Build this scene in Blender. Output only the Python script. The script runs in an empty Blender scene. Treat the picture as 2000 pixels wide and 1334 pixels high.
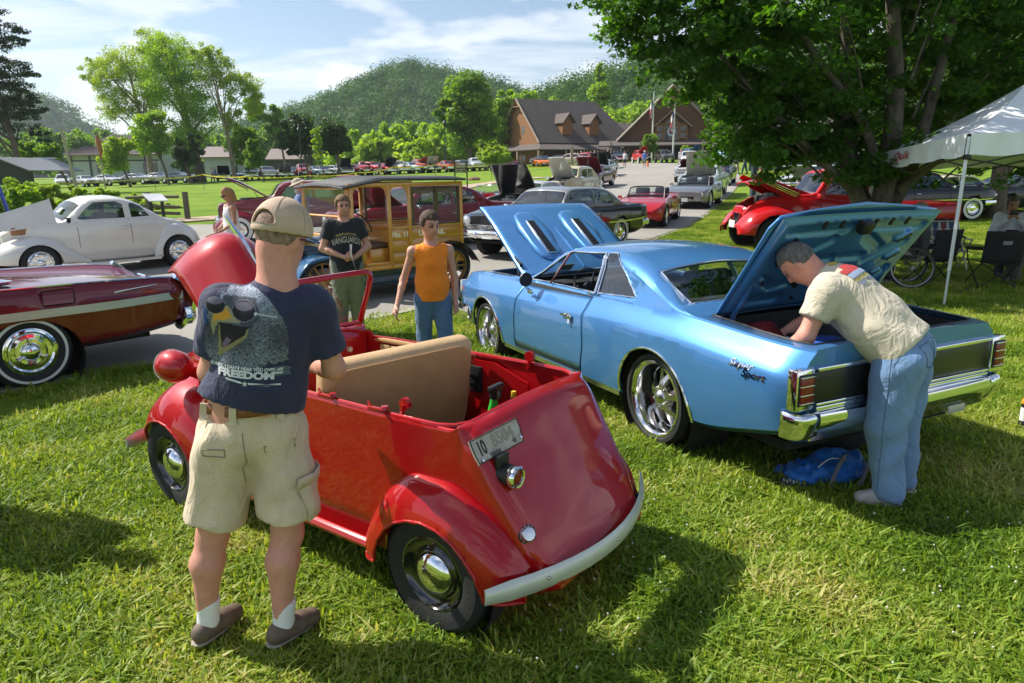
import bpy,bmesh,math,random
import numpy as np
from mathutils import Vector,Matrix
from mathutils.bvhtree import BVHTree
from mathutils.geometry import tessellate_polygon
import openvdb
R=math.radians
SC=bpy.context.scene
COL=SC.collection
rng=np.random.default_rng(7)
random.seed(7)

# ---------------------------------------------------------------- camera
CF,CH_,CP,CRL=1370.0,1.9,R(13.6),-0.012
cam=bpy.data.cameras.new('camera');camo=bpy.data.objects.new('camera',cam);COL.objects.link(camo)
cam.sensor_width=36;cam.lens=36*CF/2000;cam.clip_start=.05;cam.clip_end=6000
camo.location=(0,0,CH_)
camo.rotation_mode='XYZ'
camo.matrix_world=Matrix.Translation((0,0,CH_)) @ Matrix.Rotation(math.pi/2-CP,4,'X') @ Matrix.Rotation(CRL,4,'Z')
SC.camera=camo

# ---------------------------------------------------------------- world
SUN_AZ=math.atan2(.36,-.93)          # direction towards the sun in the xy plane
SUN_EL=R(46)
w=bpy.data.worlds.new('World');SC.world=w;w.use_nodes=True
nt=w.node_tree;nt.nodes.clear();L=nt.links.new
def N(t,**k):
 n=nt.nodes.new(t)
 for a,b in k.items():setattr(n,a,b)
 return n
out=N('ShaderNodeOutputWorld');bg=N('ShaderNodeBackground');sky=N('ShaderNodeTexSky')
sky.sky_type='NISHITA';sky.sun_disc=False;sky.sun_elevation=SUN_EL
sky.sun_rotation=math.pi/2-SUN_AZ;sky.air_density=1.0;sky.dust_density=.7;sky.ozone_density=1.6
bg.inputs['Strength'].default_value=.092
tc=N('ShaderNodeTexCoord');sep=N('ShaderNodeSeparateXYZ');L(tc.outputs['Generated'],sep.inputs[0])
def M(op,a,b=None,c=None):
 n=N('ShaderNodeMath',operation=op)
 for i,v in enumerate((a,b,c)):
  if v is None:continue
  if isinstance(v,(int,float)):n.inputs[i].default_value=v
  else:L(v,n.inputs[i])
 return n.outputs[0]
def ramp(src,stops):
 n=N('ShaderNodeValToRGB');L(src,n.inputs[0])
 e=n.color_ramp.elements
 while len(e)<len(stops):e.new(.5)
 for i,(p,v) in enumerate(stops):
  e[i].position=p;e[i].color=(v,v,v,1) if isinstance(v,(int,float)) else (*v,1)
 return n.outputs[0]
# high wispy cloud: plane projection of the view direction
zc=M('MAXIMUM',sep.outputs['Z'],.03)
u=M('DIVIDE',sep.outputs['X'],M('ADD',zc,.12));v=M('DIVIDE',sep.outputs['Y'],M('ADD',zc,.12))
cmb=N('ShaderNodeCombineXYZ');L(M('MULTIPLY_ADD',u,.5,.35),cmb.inputs[0]);L(M('MULTIPLY_ADD',v,1.5,.2),cmb.inputs[1])
n1=N('ShaderNodeTexNoise');n1.inputs['Scale'].default_value=1.15;n1.inputs['Detail'].default_value=7;n1.inputs['Roughness'].default_value=.56;n1.inputs['Distortion'].default_value=.5
L(cmb.outputs[0],n1.inputs['Vector'])
wisp=ramp(n1.outputs['Fac'],[(.47,0),(.66,.9)])
# low cumulus banks
mp=N('ShaderNodeMapping');mp.inputs['Scale'].default_value=(3.2,3.2,9.0);mp.inputs['Location'].default_value=(.9,.35,.2);L(tc.outputs['Generated'],mp.inputs[0])
n2=N('ShaderNodeTexNoise');n2.inputs['Scale'].default_value=1.6;n2.inputs['Detail'].default_value=8;n2.inputs['Roughness'].default_value=.52
L(mp.outputs[0],n2.inputs['Vector'])
cum=ramp(n2.outputs['Fac'],[(.47,0),(.56,.95)])
band=ramp(sep.outputs['Z'],[(0,1),(.12,1),(.32,.0)])
cum=M('MULTIPLY',cum,band)
hz=ramp(sep.outputs['Z'],[(0,.25),(.16,.03),(.5,0)])
cl=M('MAXIMUM',M('MAXIMUM',wisp,cum),hz)
mix=N('ShaderNodeMixRGB');L(cl,mix.inputs[0]);L(sky.outputs[0],mix.inputs[1]);mix.inputs[2].default_value=(8.0,8.3,8.8,1)
L(mix.outputs[0],bg.inputs['Color']);L(bg.outputs[0],out.inputs[0])

# ---------------------------------------------------------------- sun
sl=bpy.data.lights.new('sun','SUN');sl.energy=5.0;sl.angle=R(.55);sl.color=(1,.955,.87)
so=bpy.data.objects.new('sun',sl);COL.objects.link(so)
sdir=Vector((math.cos(SUN_AZ)*math.cos(SUN_EL),math.sin(SUN_AZ)*math.cos(SUN_EL),math.sin(SUN_EL)))
so.rotation_euler=sdir.to_track_quat('Z','Y').to_euler();so.location=(0,0,30)

# ---------------------------------------------------------------- exposure
vs=SC.view_settings;SC.display_settings.display_device='sRGB'
vs.view_transform='Standard';vs.look='None';vs.exposure=0.6;vs.gamma=1;vs.use_curve_mapping=False
SC.render.engine='CYCLES'
cy=SC.cycles;cy.use_denoising=True
try:cy.denoiser='OPENIMAGEDENOISE';cy.denoising_input_passes='RGB_ALBEDO_NORMAL'
except Exception:pass
cy.use_adaptive_sampling=True;cy.adaptive_threshold=.015
cy.max_bounces=8;cy.diffuse_bounces=3;cy.glossy_bounces=4;cy.transmission_bounces=6;cy.transparent_max_bounces=12
cy.caustics_reflective=False;cy.caustics_refractive=False;cy.sample_clamp_indirect=6
# ================================================================ materials
MATS={}
def mat(name,col=(.5,.5,.5),rough=.5,metal=0,coat=0,noise=0,scale=20,bump=0,bscale=None,spec=None,trans=0,emit=0,sheen=0,cname=None,col2=None,alpha=None,sub=0,detail=4,stretch=None,bdist=.01,dist=0):
 if name in MATS:return MATS[name]
 m=bpy.data.materials.new(name);m.use_nodes=True;t=m.node_tree;b=t.nodes['Principled BSDF']
 I=b.inputs
 I['Base Color'].default_value=(*col,1);I['Roughness'].default_value=rough;I['Metallic'].default_value=metal
 if coat:I['Coat Weight'].default_value=coat;I['Coat Roughness'].default_value=.03
 if spec is not None:I['Specular IOR Level'].default_value=spec
 if trans:I['Transmission Weight'].default_value=trans
 if emit:I['Emission Color'].default_value=(*col,1);I['Emission Strength'].default_value=emit
 if sheen:I['Sheen Weight'].default_value=sheen
 if sub:I['Subsurface Weight'].default_value=sub;I['Subsurface Radius'].default_value=(.012,.005,.003)
 if alpha is not None:I['Alpha'].default_value=alpha
 src=None
 if cname:
  a=t.nodes.new('ShaderNodeAttribute');a.attribute_name=cname;src=a.outputs['Color']
 if noise or bump or col2:
  tcn=t.nodes.new('ShaderNodeTexCoord');mpn=t.nodes.new('ShaderNodeMapping');t.links.new(tcn.outputs['Object'],mpn.inputs[0])
  if stretch:mpn.inputs['Scale'].default_value=stretch
 if noise or col2:
  n=t.nodes.new('ShaderNodeTexNoise');n.inputs['Scale'].default_value=scale;n.inputs['Detail'].default_value=detail;n.inputs['Roughness'].default_value=.6
  t.links.new(mpn.outputs[0],n.inputs['Vector'])
  x=t.nodes.new('ShaderNodeMixRGB')
  r=t.nodes.new('ShaderNodeMapRange');r.inputs[1].default_value=.3;r.inputs[2].default_value=.7
  t.links.new(n.outputs['Fac'],r.inputs[0]);t.links.new(r.outputs[0],x.inputs[0])
  if col2:x.inputs[1].default_value=(*col,1);x.inputs[2].default_value=(*col2,1)
  else:
   x.inputs[1].default_value=(*[c*(1-noise) for c in col],1);x.inputs[2].default_value=(*[min(1,c*(1+noise)) for c in col],1)
  if src:
   y=t.nodes.new('ShaderNodeMixRGB');y.blend_type='MULTIPLY';y.inputs[0].default_value=1
   t.links.new(src,y.inputs[1]);t.links.new(x.outputs[0],y.inputs[2]);src=y.outputs[0]
  else:src=x.outputs[0]
 if src:t.links.new(src,I['Base Color'])
 if bump:
  n=t.nodes.new('ShaderNodeTexNoise');n.inputs['Scale'].default_value=bscale or scale;n.inputs['Detail'].default_value=5;n.inputs['Distortion'].default_value=dist
  t.links.new(mpn.outputs[0],n.inputs['Vector'])
  bp=t.nodes.new('ShaderNodeBump');bp.inputs['Strength'].default_value=bump;bp.inputs['Distance'].default_value=bdist
  t.links.new(n.outputs['Fac'],bp.inputs['Height']);t.links.new(bp.outputs[0],I['Normal'])
 MATS[name]=m;return m
def paint(name,col,metallic=.0,rough=.35):
 return mat(name,col,rough,metallic,coat=1.0,noise=.03,scale=2.5,spec=.15)
def glassmat(name,col=(.75,.82,.8),fac=.2):
 if name in MATS:return MATS[name]
 m=bpy.data.materials.new(name);m.use_nodes=True;t=m.node_tree;t.nodes.clear()
 o=t.nodes.new('ShaderNodeOutputMaterial');tr=t.nodes.new('ShaderNodeBsdfTransparent');gl=t.nodes.new('ShaderNodeBsdfGlossy')
 tr.inputs[0].default_value=(*col,1);gl.inputs['Roughness'].default_value=.02;gl.inputs[0].default_value=(1,1,1,1)
 fr=t.nodes.new('ShaderNodeLayerWeight');pw=t.nodes.new('ShaderNodeMath');pw.operation='POWER';pw.inputs[1].default_value=4;t.links.new(fr.outputs['Facing'],pw.inputs[0])
 ad=t.nodes.new('ShaderNodeMath');ad.operation='MULTIPLY_ADD';ad.inputs[1].default_value=.85;ad.inputs[2].default_value=.05+fac*.1;ad.use_clamp=True
 t.links.new(pw.outputs[0],ad.inputs[0]);mx=t.nodes.new('ShaderNodeMixShader')
 t.links.new(ad.outputs[0],mx.inputs[0]);t.links.new(tr.outputs[0],mx.inputs[1]);t.links.new(gl.outputs[0],mx.inputs[2]);t.links.new(mx.outputs[0],o.inputs[0])
 MATS[name]=m;return m
def leafmat(name,col,col2,scale=.5,tr=.45):
 if name in MATS:return MATS[name]
 m=bpy.data.materials.new(name);m.use_nodes=True;t=m.node_tree;b=t.nodes['Principled BSDF'];o=t.nodes['Material Output']
 tcn=t.nodes.new('ShaderNodeTexCoord');n=t.nodes.new('ShaderNodeTexNoise');n.inputs['Scale'].default_value=scale;n.inputs['Detail'].default_value=6;n.inputs['Roughness'].default_value=.7
 t.links.new(tcn.outputs['Object'],n.inputs['Vector'])
 r=t.nodes.new('ShaderNodeMapRange');r.inputs[1].default_value=.35;r.inputs[2].default_value=.65;t.links.new(n.outputs['Fac'],r.inputs[0])
 x=t.nodes.new('ShaderNodeMixRGB');t.links.new(r.outputs[0],x.inputs[0]);x.inputs[1].default_value=(*col,1);x.inputs[2].default_value=(*col2,1)
 t.links.new(x.outputs[0],b.inputs['Base Color']);b.inputs['Roughness'].default_value=.55;b.inputs['Specular IOR Level'].default_value=.35 if tr>.15 else .05
 d=t.nodes.new('ShaderNodeBsdfTranslucent');g=t.nodes.new('ShaderNodeMixRGB');g.blend_type='MULTIPLY';g.inputs[0].default_value=1
 t.links.new(x.outputs[0],g.inputs[1]);g.inputs[2].default_value=(2.4,2.5,.7,1)
 t.links.new(g.outputs[0],d.inputs[0]);mx=t.nodes.new('ShaderNodeMixShader');mx.inputs[0].default_value=tr
 t.links.new(b.outputs[0],mx.inputs[1]);t.links.new(d.outputs[0],mx.inputs[2]);t.links.new(mx.outputs[0],o.inputs[0])
 MATS[name]=m;return m

CHROME=mat('chrome',(.82,.83,.85),.06,1.0)
CHROME2=mat('dull_chrome',(.62,.63,.65),.22,1.0,bump=.05,bscale=60)
RUBBER=mat('tyre_rubber',(.018,.018,.018),.75,noise=.2,scale=30,bump=.3,bscale=80)
BLACK=mat('black_trim',(.012,.012,.013),.45)
DARKIN=mat('dark_interior',(.02,.02,.022),.8,noise=.3,scale=9)
UNDER=mat('underbody',(.012,.011,.01),.9)
GLASS=glassmat('car_glass')
GLASSD=glassmat('tinted_glass',(.35,.42,.42),.5)
SEAM=mat('panel_gap',(.004,.004,.004),.9)
WHITEP=mat('white_sheet',(.75,.75,.72),.6)
LAMPR=mat('tail_lamp_red',(.20,.004,.010),.25,coat=.25)
LAMPC=mat('head_lamp_glass',(.75,.78,.8),.08,metal=.6,coat=1)
GREYM=mat('grey_steel',(.22,.22,.23),.35,.9)
ENGINE=mat('engine_metal',(.12,.12,.12),.35,.7,noise=.6,scale=12)

# ================================================================ objects
def link(o,parent=None):
 COL.objects.link(o)
 if parent:o.parent=parent
 return o
def thing(name,label,cat,loc=(0,0,0),rz=0,group=None,rx=0,ry=0,s=1):
 o=bpy.data.objects.new(name,None);o.empty_display_size=.1;link(o)
 o.location=loc;o.rotation_euler=(rx,ry,rz);o.scale=(s,s,s)
 o['label']=label;o['category']=cat
 if group:o['group']=group
 return o
def tag(o,label=None,cat=None,group=None,kind=None):
 if label:o['label']=label
 if cat:o['category']=cat
 if group:o['group']=group
 if kind:o['kind']=kind
 return o
def smooth(me,ang=35):
 if ang is None:return me
 if ang>=180:
  me.polygons.foreach_set('use_smooth',np.ones(len(me.polygons),bool));return me
 bm=bmesh.new();bm.from_mesh(me);a=R(ang)
 for f in bm.faces:f.smooth=True
 for e in bm.edges:
  if len(e.link_faces)==2 and e.calc_face_angle(0)>a:e.smooth=False
 bm.to_mesh(me);bm.free();return me
def obj(name,bm,m,parent=None,ang=35,free=True,wn=False):
 me=bpy.data.meshes.new(name);bm.to_mesh(me)
 if free:bm.free()
 smooth(me,ang)
 for x in (m if isinstance(m,(list,tuple)) else [m]):me.materials.append(x)
 o=bpy.data.objects.new(name,me);return link(o,parent)
def objpy(name,v,f,m,parent=None,ang=35,attr=None,mi=None):
 me=bpy.data.meshes.new(name);me.from_pydata([tuple(p) for p in v],[],[tuple(int(i) for i in q) for q in f]);me.update()
 smooth(me,ang)
 for x in (m if isinstance(m,(list,tuple)) else [m]):me.materials.append(x)
 if attr is not None:
  a=me.color_attributes.new('col','FLOAT_COLOR','POINT');a.data.foreach_set('color',np.asarray(attr,np.float32).ravel())
 o=bpy.data.objects.new(name,me);return link(o,parent)
def fastmesh(name,V,F,m,parent=None,sm=False,attr=None):
 """V (n,3) array, F (k,c) int array, all faces with c corners"""
 V=np.ascontiguousarray(V,np.float32);F=np.ascontiguousarray(F,np.int32);c=F.shape[1]
 me=bpy.data.meshes.new(name);me.vertices.add(len(V));me.vertices.foreach_set('co',V.ravel())
 me.loops.add(F.size);me.loops.foreach_set('vertex_index',F.ravel());me.polygons.add(len(F))
 me.polygons.foreach_set('loop_start',np.arange(0,F.size,c,dtype=np.int32))
 if sm:me.polygons.foreach_set('use_smooth',np.ones(len(F),bool))
 me.update(calc_edges=True);me.validate()
 for x in (m if isinstance(m,(list,tuple)) else [m]):me.materials.append(x)
 if attr is not None:
  a=me.color_attributes.new('col','FLOAT_COLOR','POINT');a.data.foreach_set('color',np.asarray(attr,np.float32).ravel())
 o=bpy.data.objects.new(name,me);return link(o,parent)
def inst(o,parent=None,loc=None,rot=None,scale=None,name=None):
 c=o.copy();COL.objects.link(c)
 if parent is not None:c.parent=parent
 if loc is not None:c.location=loc
 if rot is not None:c.rotation_euler=rot
 if scale is not None:c.scale=scale
 return c
def copy_tree(o,parent=None):
 c=o.copy();COL.objects.link(c);c.parent=parent
 for ch in list(o.children):copy_tree(ch,c)
 return c
# ---- bmesh adders
def box(bm,c,s,rot=None,bev=0):
 m=Matrix.Translation(c) @ (rot if rot else Matrix()) @ Matrix.Diagonal((*s,1))
 r=bmesh.ops.create_cube(bm,size=1,matrix=m)
 if bev:
  es=list({e for v in r['verts'] for e in v.link_edges})
  bmesh.ops.bevel(bm,geom=es,offset=bev,segments=2,affect='EDGES',profile=.5)
 return bm
def boxo(name,c,s,m,parent=None,bev=0,rot=None):
 bm=bmesh.new();box(bm,c,s,rot,bev);return obj(name,bm,m,parent)
def frames(P):
 P=[Vector(p) for p in P];T=[]
 for i in range(len(P)):
  a=P[max(0,i-1)];b=P[min(len(P)-1,i+1)];d=(b-a);T.append(d.normalized() if d.length>1e-9 else Vector((0,0,1)))
 up=Vector((0,0,1)) if abs(T[0].z)<.9 else Vector((1,0,0));n=(up-T[0]*up.dot(T[0])).normalized();out=[]
 for p,t in zip(P,T):
  n=n-t*n.dot(t)
  n=n.normalized() if n.length>1e-6 else t.orthogonal().normalized()
  out.append((p,t,n,t.cross(n)))
 return out
def sweep(bm,P,prof,closed_prof=True,cap=True,scale=None):
 """prof: list of (a,b) in the frame (n, bt)"""
 fr=frames(P);rings=[]
 for i,(p,t,n,b) in enumerate(fr):
  s=scale[i] if scale is not None else 1
  rings.append([bm.verts.new(p+n*(a*s)+b*(c*s)) for a,c in prof])
 k=len(prof)
 for i in range(len(rings)-1):
  for j in range(k if closed_prof else k-1):
   bm.faces.new((rings[i][j],rings[i][(j+1) % k],rings[i+1][(j+1) % k],rings[i+1][j]))
 if cap and closed_prof and k>2:
  bm.faces.new(rings[0][::-1]);bm.faces.new(rings[-1])
 return bm
def circ(r,n=8):return [(r*math.cos(2*math.pi*i/n),r*math.sin(2*math.pi*i/n)) for i in range(n)]
def tube(bm,P,r,n=8,radii=None,cap=True):
 return sweep(bm,P,circ(1,n),cap=cap,scale=radii if radii is not None else [r]*len(P))
def tubeo(name,P,r,m,parent=None,n=8,radii=None):
 bm=bmesh.new();tube(bm,P,r,n,radii);return obj(name,bm,m,parent,50)
def lathe(bm,prof,n=32,M_=None):
 """prof list of (r, h) around local Z"""
 M_=M_ or Matrix();rings=[]
 for r,h in prof:
  if r<1e-5:rings.append([bm.verts.new(M_ @ Vector((0,0,h)))])
  else:rings.append([bm.verts.new(M_ @ Vector((r*math.cos(2*math.pi*i/n),r*math.sin(2*math.pi*i/n),h))) for i in range(n)])
 for a,b in zip(rings,rings[1:]):
  for j in range(n):
   q=[a[j % len(a)],a[(j+1) % len(a)],b[(j+1) % len(b)],b[j % len(b)]]
   q2=[]
   for v in q:
    if v not in q2:q2.append(v)
   if len(q2)>=3:
    try:bm.faces.new(q2)
    except ValueError:pass
 return bm
def prism(bm,pts,thick,M_=None):
 """polygon pts (2D) in local xy, extruded along local z by thick"""
 M_=M_ or Matrix()
 a=[bm.verts.new(M_ @ Vector((x,y,0))) for x,y in pts];b=[bm.verts.new(M_ @ Vector((x,y,thick))) for x,y in pts]
 n=len(pts);bm.faces.new(a[::-1]);bm.faces.new(b)
 for i in range(n):bm.faces.new((a[i],a[(i+1) % n],b[(i+1) % n],b[i]))
 return bm
AX=lambda x,y,z,o=(0,0,0):Matrix(((x[0],y[0],z[0],o[0]),(x[1],y[1],z[1],o[1]),(x[2],y[2],z[2],o[2]),(0,0,0,1)))
YM=AX((1,0,0),(0,0,1),(0,-1,0))       # local xy plane -> world xz, extrude towards -y
def ell(rx,ry,n=24,cx=0,cy=0):return [(cx+rx*math.cos(2*math.pi*i/n),cy+ry*math.sin(2*math.pi*i/n)) for i in range(n)]
def rrect(w,h,r,n=5,cx=0,cy=0):
 P=[]
 for sx,sy,a0 in ((1,1,0),(-1,1,90),(-1,-1,180),(1,-1,270)):
  for i in range(n+1):
   a=R(a0+90*i/n);P.append((cx+sx*(w/2-r)+r*math.cos(a),cy+sy*(h/2-r)+r*math.sin(a)))
 return P
# ---- curves
def C(*pts):
 X=np.array([p[0] for p in pts],float);Y=np.array([p[1] for p in pts],float)
 if len(X)<3:return lambda x:np.interp(x,X,Y)
 h=np.diff(X);d=np.diff(Y)/h;m=np.zeros(len(X));m[0]=d[0];m[-1]=d[-1]
 for i in range(1,len(X)-1):
  if d[i-1]*d[i]>0:
   w1,w2=2*h[i]+h[i-1],h[i]+2*h[i-1];m[i]=(w1+w2)/(w1/d[i-1]+w2/d[i])
 def fn(x):
  x=min(max(x,X[0]),X[-1]);i=min(int(np.searchsorted(X,x,'right'))-1,len(X)-2)
  t=(x-X[i])/h[i];t2,t3=t*t,t*t*t
  return (2*t3-3*t2+1)*Y[i]+(t3-2*t2+t)*h[i]*m[i]+(-2*t3+3*t2)*Y[i+1]+(t3-t2)*h[i]*m[i+1]
 return fn
def crom(P,n=6):
 P=[np.array(p,float) for p in P];o=[]
 for i in range(len(P)-1):
  a,b,c,d=P[max(i-1,0)],P[i],P[i+1],P[min(i+2,len(P)-1)]
  for k in range(n):
   t=k/n;o.append(.5*((2*b)+(c-a)*t+(2*a-5*b+4*c-d)*t*t+(-a+3*b-3*c+d)*t ** 3))
 o.append(P[-1]);return o
# ================================================================ shells with cut regions
def shell(xs,sec,cap=True):
 """loft of mirrored half sections; sec(x) -> [(y,z)..] from bottom outer to top centre (y=0)"""
 bm=bmesh.new();rings=[]
 for x in xs:
  s=sec(x);pts=[(y,z) for y,z in s]+[(-y,z) for y,z in s[-2::-1]]
  rings.append([bm.verts.new((x,y,z)) for y,z in pts])
 k=len(rings[0])
 for a,b in zip(rings,rings[1:]):
  for j in range(k-1):bm.faces.new((a[j],a[j+1],b[j+1],b[j]))
 if cap:bm.faces.new(rings[0][::-1]);bm.faces.new(rings[-1])
 bmesh.ops.remove_doubles(bm,verts=bm.verts,dist=.0004)
 bmesh.ops.recalc_face_normals(bm,faces=bm.faces)
 return bm
def cut(bm,poly,axes,filt,tagi):
 """cut the convex polygon (in plane axes, e.g. 'xz') out of the faces passing filt; inside faces get material_index tagi"""
 ia,ib='xyz'.index(axes[0]),'xyz'.index(axes[1]);P=[(float(a),float(b)) for a,b in poly]
 area=sum(P[i][0]*P[(i+1) % len(P)][1]-P[(i+1) % len(P)][0]*P[i][1] for i in range(len(P)))
 if area<0:P=P[::-1]
 lo=(min(p[0] for p in P),min(p[1] for p in P));hi=(max(p[0] for p in P),max(p[1] for p in P))
 def cand():
  r=[]
  for f in bm.faces:
   c=f.calc_center_median()
   if not filt(c,f.normal):continue
   A=[v.co[ia] for v in f.verts];B=[v.co[ib] for v in f.verts]
   if max(A)<lo[0] or min(A)>hi[0] or max(B)<lo[1] or min(B)>hi[1]:continue
   r.append(f)
  return r
 for i in range(len(P)):
  a,b=P[i],P[(i+1) % len(P)];dx,dy=b[0]-a[0],b[1]-a[1]
  if abs(dx)+abs(dy)<1e-7:continue
  n=[0,0,0];n[ia]=dy;n[ib]=-dx;co=[0,0,0];co[ia]=a[0];co[ib]=a[1]
  fs=cand();g=set(fs)
  for f in fs:g.update(f.edges);g.update(f.verts)
  bmesh.ops.bisect_plane(bm,geom=list(g),dist=1e-5,plane_co=co,plane_no=n)
 ins=[]
 for f in cand():
  c=f.calc_center_median();p=(c[ia],c[ib])
  if all((P[(i+1) % len(P)][0]-P[i][0])*(p[1]-P[i][1])-(P[(i+1) % len(P)][1]-P[i][1])*(p[0]-P[i][0])>=-1e-7 for i in range(len(P))):
   f.material_index=tagi;ins.append(f)
 return ins
def take(bm,tagi,shrink=0):
 b=bm.copy();bmesh.ops.delete(b,geom=[f for f in b.faces if f.material_index != tagi],context='FACES')
 for f in b.faces:f.material_index=0
 return b
def drop(bm,tags):
 bmesh.ops.delete(bm,geom=[f for f in bm.faces if f.material_index in tags],context='FACES')
 for f in bm.faces:f.material_index=0
def solid(o,t,off=-1):
 m=o.modifiers.new('solid','SOLIDIFY');m.thickness=t;m.offset=off;return o
def loops(bm):
 """boundary polylines of an open mesh"""
 E={e for e in bm.edges if e.is_boundary};out=[]
 while E:
  e=E.pop();a,b=e.verts;P=[a,b]
  while True:
   nx=[x for x in P[-1].link_edges if x in E]
   if not nx:break
   E.discard(nx[0]);P.append(nx[0].other_vert(P[-1]))
   if P[-1] is P[0]:break
  out.append([v.co.copy() for v in P])
 return out
def edging(name,bm,r,m,parent,n=6,keep=None):
 """bead round the boundary of a panel"""
 q=bmesh.new();got=False
 for P in loops(bm):
  if keep:P=[p for p in P if keep(p)]
  if len(P)<3:continue
  tube(q,P,r,n);got=True
 return obj(name,q,m,parent,60) if got else q.free()
# ================================================================ text
def text_geo(s,size=1,depth=0,bold=0,shear=0,align='CENTER'):
 cu=bpy.data.curves.new('t','FONT');cu.body=s;cu.size=size;cu.align_x=align;cu.align_y='CENTER'
 cu.extrude=depth;cu.offset=bold;cu.shear=shear;cu.resolution_u=3
 o=bpy.data.objects.new('t',cu);COL.objects.link(o);dg=bpy.context.evaluated_depsgraph_get()
 me=bpy.data.meshes.new_from_object(o.evaluated_get(dg));V=np.array([v.co[:] for v in me.vertices]).reshape(-1,3);F=[tuple(p.vertices) for p in me.polygons]
 bpy.data.objects.remove(o);bpy.data.curves.remove(cu);bpy.data.meshes.remove(me)
 return V,F
def texto(name,s,size,m,parent,M_,depth=.002,bold=0,shear=0,wide=1,tall=1,warp=None):
 V,F=text_geo(s,size,depth,bold,shear);V=V*[wide,tall,1]
 if warp:V=np.array([warp(v) for v in V])
 V=np.array([(M_ @ Vector(v))[:] for v in V]);return objpy(name,V,F,m,parent,None)
def decal(name,V,F,m,parent,M_,bvh,d=(0,0,-1),eps=.004,attr=None):
 """project flat geometry (local xy, placed by M_) along M_'s -z onto a surface"""
 o=[];dd=(M_.to_3x3() @ Vector(d)).normalized();ok=[]
 last=None
 for v in V:
  p=M_ @ Vector((v[0],v[1],0));h=bvh.ray_cast(p,dd)
  if h[0] is not None:q=h[0]-dd*(eps+(v[2] if len(v)>2 else 0));o.append(q[:]);ok.append(True)
  else:o.append((p+dd*.1)[:]);ok.append(False)
 F=[f for f in F if all(ok[i] for i in f)]
 if not F:return None
 return objpy(name,o,F,m,parent,180,attr=attr)
def grid2(w,h,nx,ny):
 V=[((i/nx-.5)*w,(j/ny-.5)*h,0) for j in range(ny+1) for i in range(nx+1)]
 F=[(j*(nx+1)+i,j*(nx+1)+i+1,(j+1)*(nx+1)+i+1,(j+1)*(nx+1)+i) for j in range(ny) for i in range(nx)]
 return V,F
# ================================================================ signed distance modelling
def sd_cone(P,a,b,ra,rb,sq=(1,1,1)):
 """rounded cone; sq squashes space about a"""
 a=np.array(a,np.float32);b=np.array(b,np.float32);q=np.array(sq,np.float32)
 if (q != 1).any():P=a+(P-a)/q;b=a+(b-a)/q
 ba=b-a;pa=P-a;h=np.clip((pa @ ba)/max(ba @ ba,1e-9),0,1)
 return (np.linalg.norm(pa-h[...,None]*ba,axis=-1)-(ra+(rb-ra)*h))*float(min(q.min(),1))
def sd_ell(P,c,r,rot=None):
 p=P-np.array(c,np.float32)
 if rot is not None:p=p @ np.array(rot,np.float32)
 r=np.array(r,np.float32);k0=np.linalg.norm(p/r,axis=-1);k1=np.linalg.norm(p/(r*r),axis=-1)
 return k0*(k0-1)/np.maximum(k1,1e-6)
def smin(a,b,k):
 h=np.clip(.5+.5*(b-a)/k,0,1);return b+(a-b)*h-k*h*(1-h)
def folds(P,amp,freq,seed=0,st=(1,1,1)):
 r=np.random.default_rng(seed);q=P*np.array(st,np.float32);o=0
 w=np.sin(q @ r.normal(0,freq*.4,3).astype(np.float32)+1.3)*.8
 for i in range(6):
  k=r.normal(0,freq,3).astype(np.float32);o=o+np.sin(q @ k+r.uniform(0,6)+w*1.7)*(1/(1+i*.35))
 return o*amp/2.5
def sdf_obj(name,lo,hi,h,fn,m,parent=None,attrfn=None):
 lo=np.array(lo,float);hi=np.array(hi,float);n=np.maximum(((hi-lo)/h).astype(int)+2,4)
 ax=[lo[i]+np.arange(n[i])*h for i in range(3)]
 G=np.stack(np.meshgrid(*ax,indexing='ij'),-1).astype(np.float32);D=np.asarray(fn(G),np.float32)
 D=np.clip(D,-3*h,3*h)
 g=openvdb.FloatGrid(3*h);g.copyFromArray(D);V,Q=g.convertToQuads(0.0) if hasattr(g,'convertToQuads') else None
 V=V*h+lo;Q=np.asarray(Q,np.int64)[:,::-1]
 a=V[Q[:,0]];b=V[Q[:,1]];c=V[Q[:,2]];vol=(np.cross(a,b)*c).sum()
 if vol<0:Q=Q[:,::-1]
 # one relaxation pass
 for _ in range(2):
  S=np.zeros_like(V);K=np.zeros(len(V))
  for i in range(4):
   np.add.at(S,Q[:,i],V[Q[:,(i+1) % 4]]);np.add.at(K,Q[:,i],1)
  V=V*.6+.4*S/np.maximum(K,1)[:,None]
 return fastmesh(name,V,Q,m,parent,True,attr=attrfn(V) if attrfn else None)
def bvh_of(o):
 dg=bpy.context.evaluated_depsgraph_get();me=o.data
 return BVHTree.FromPolygons([v.co.copy() for v in me.vertices],[tuple(p.vertices) for p in me.polygons])
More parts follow.
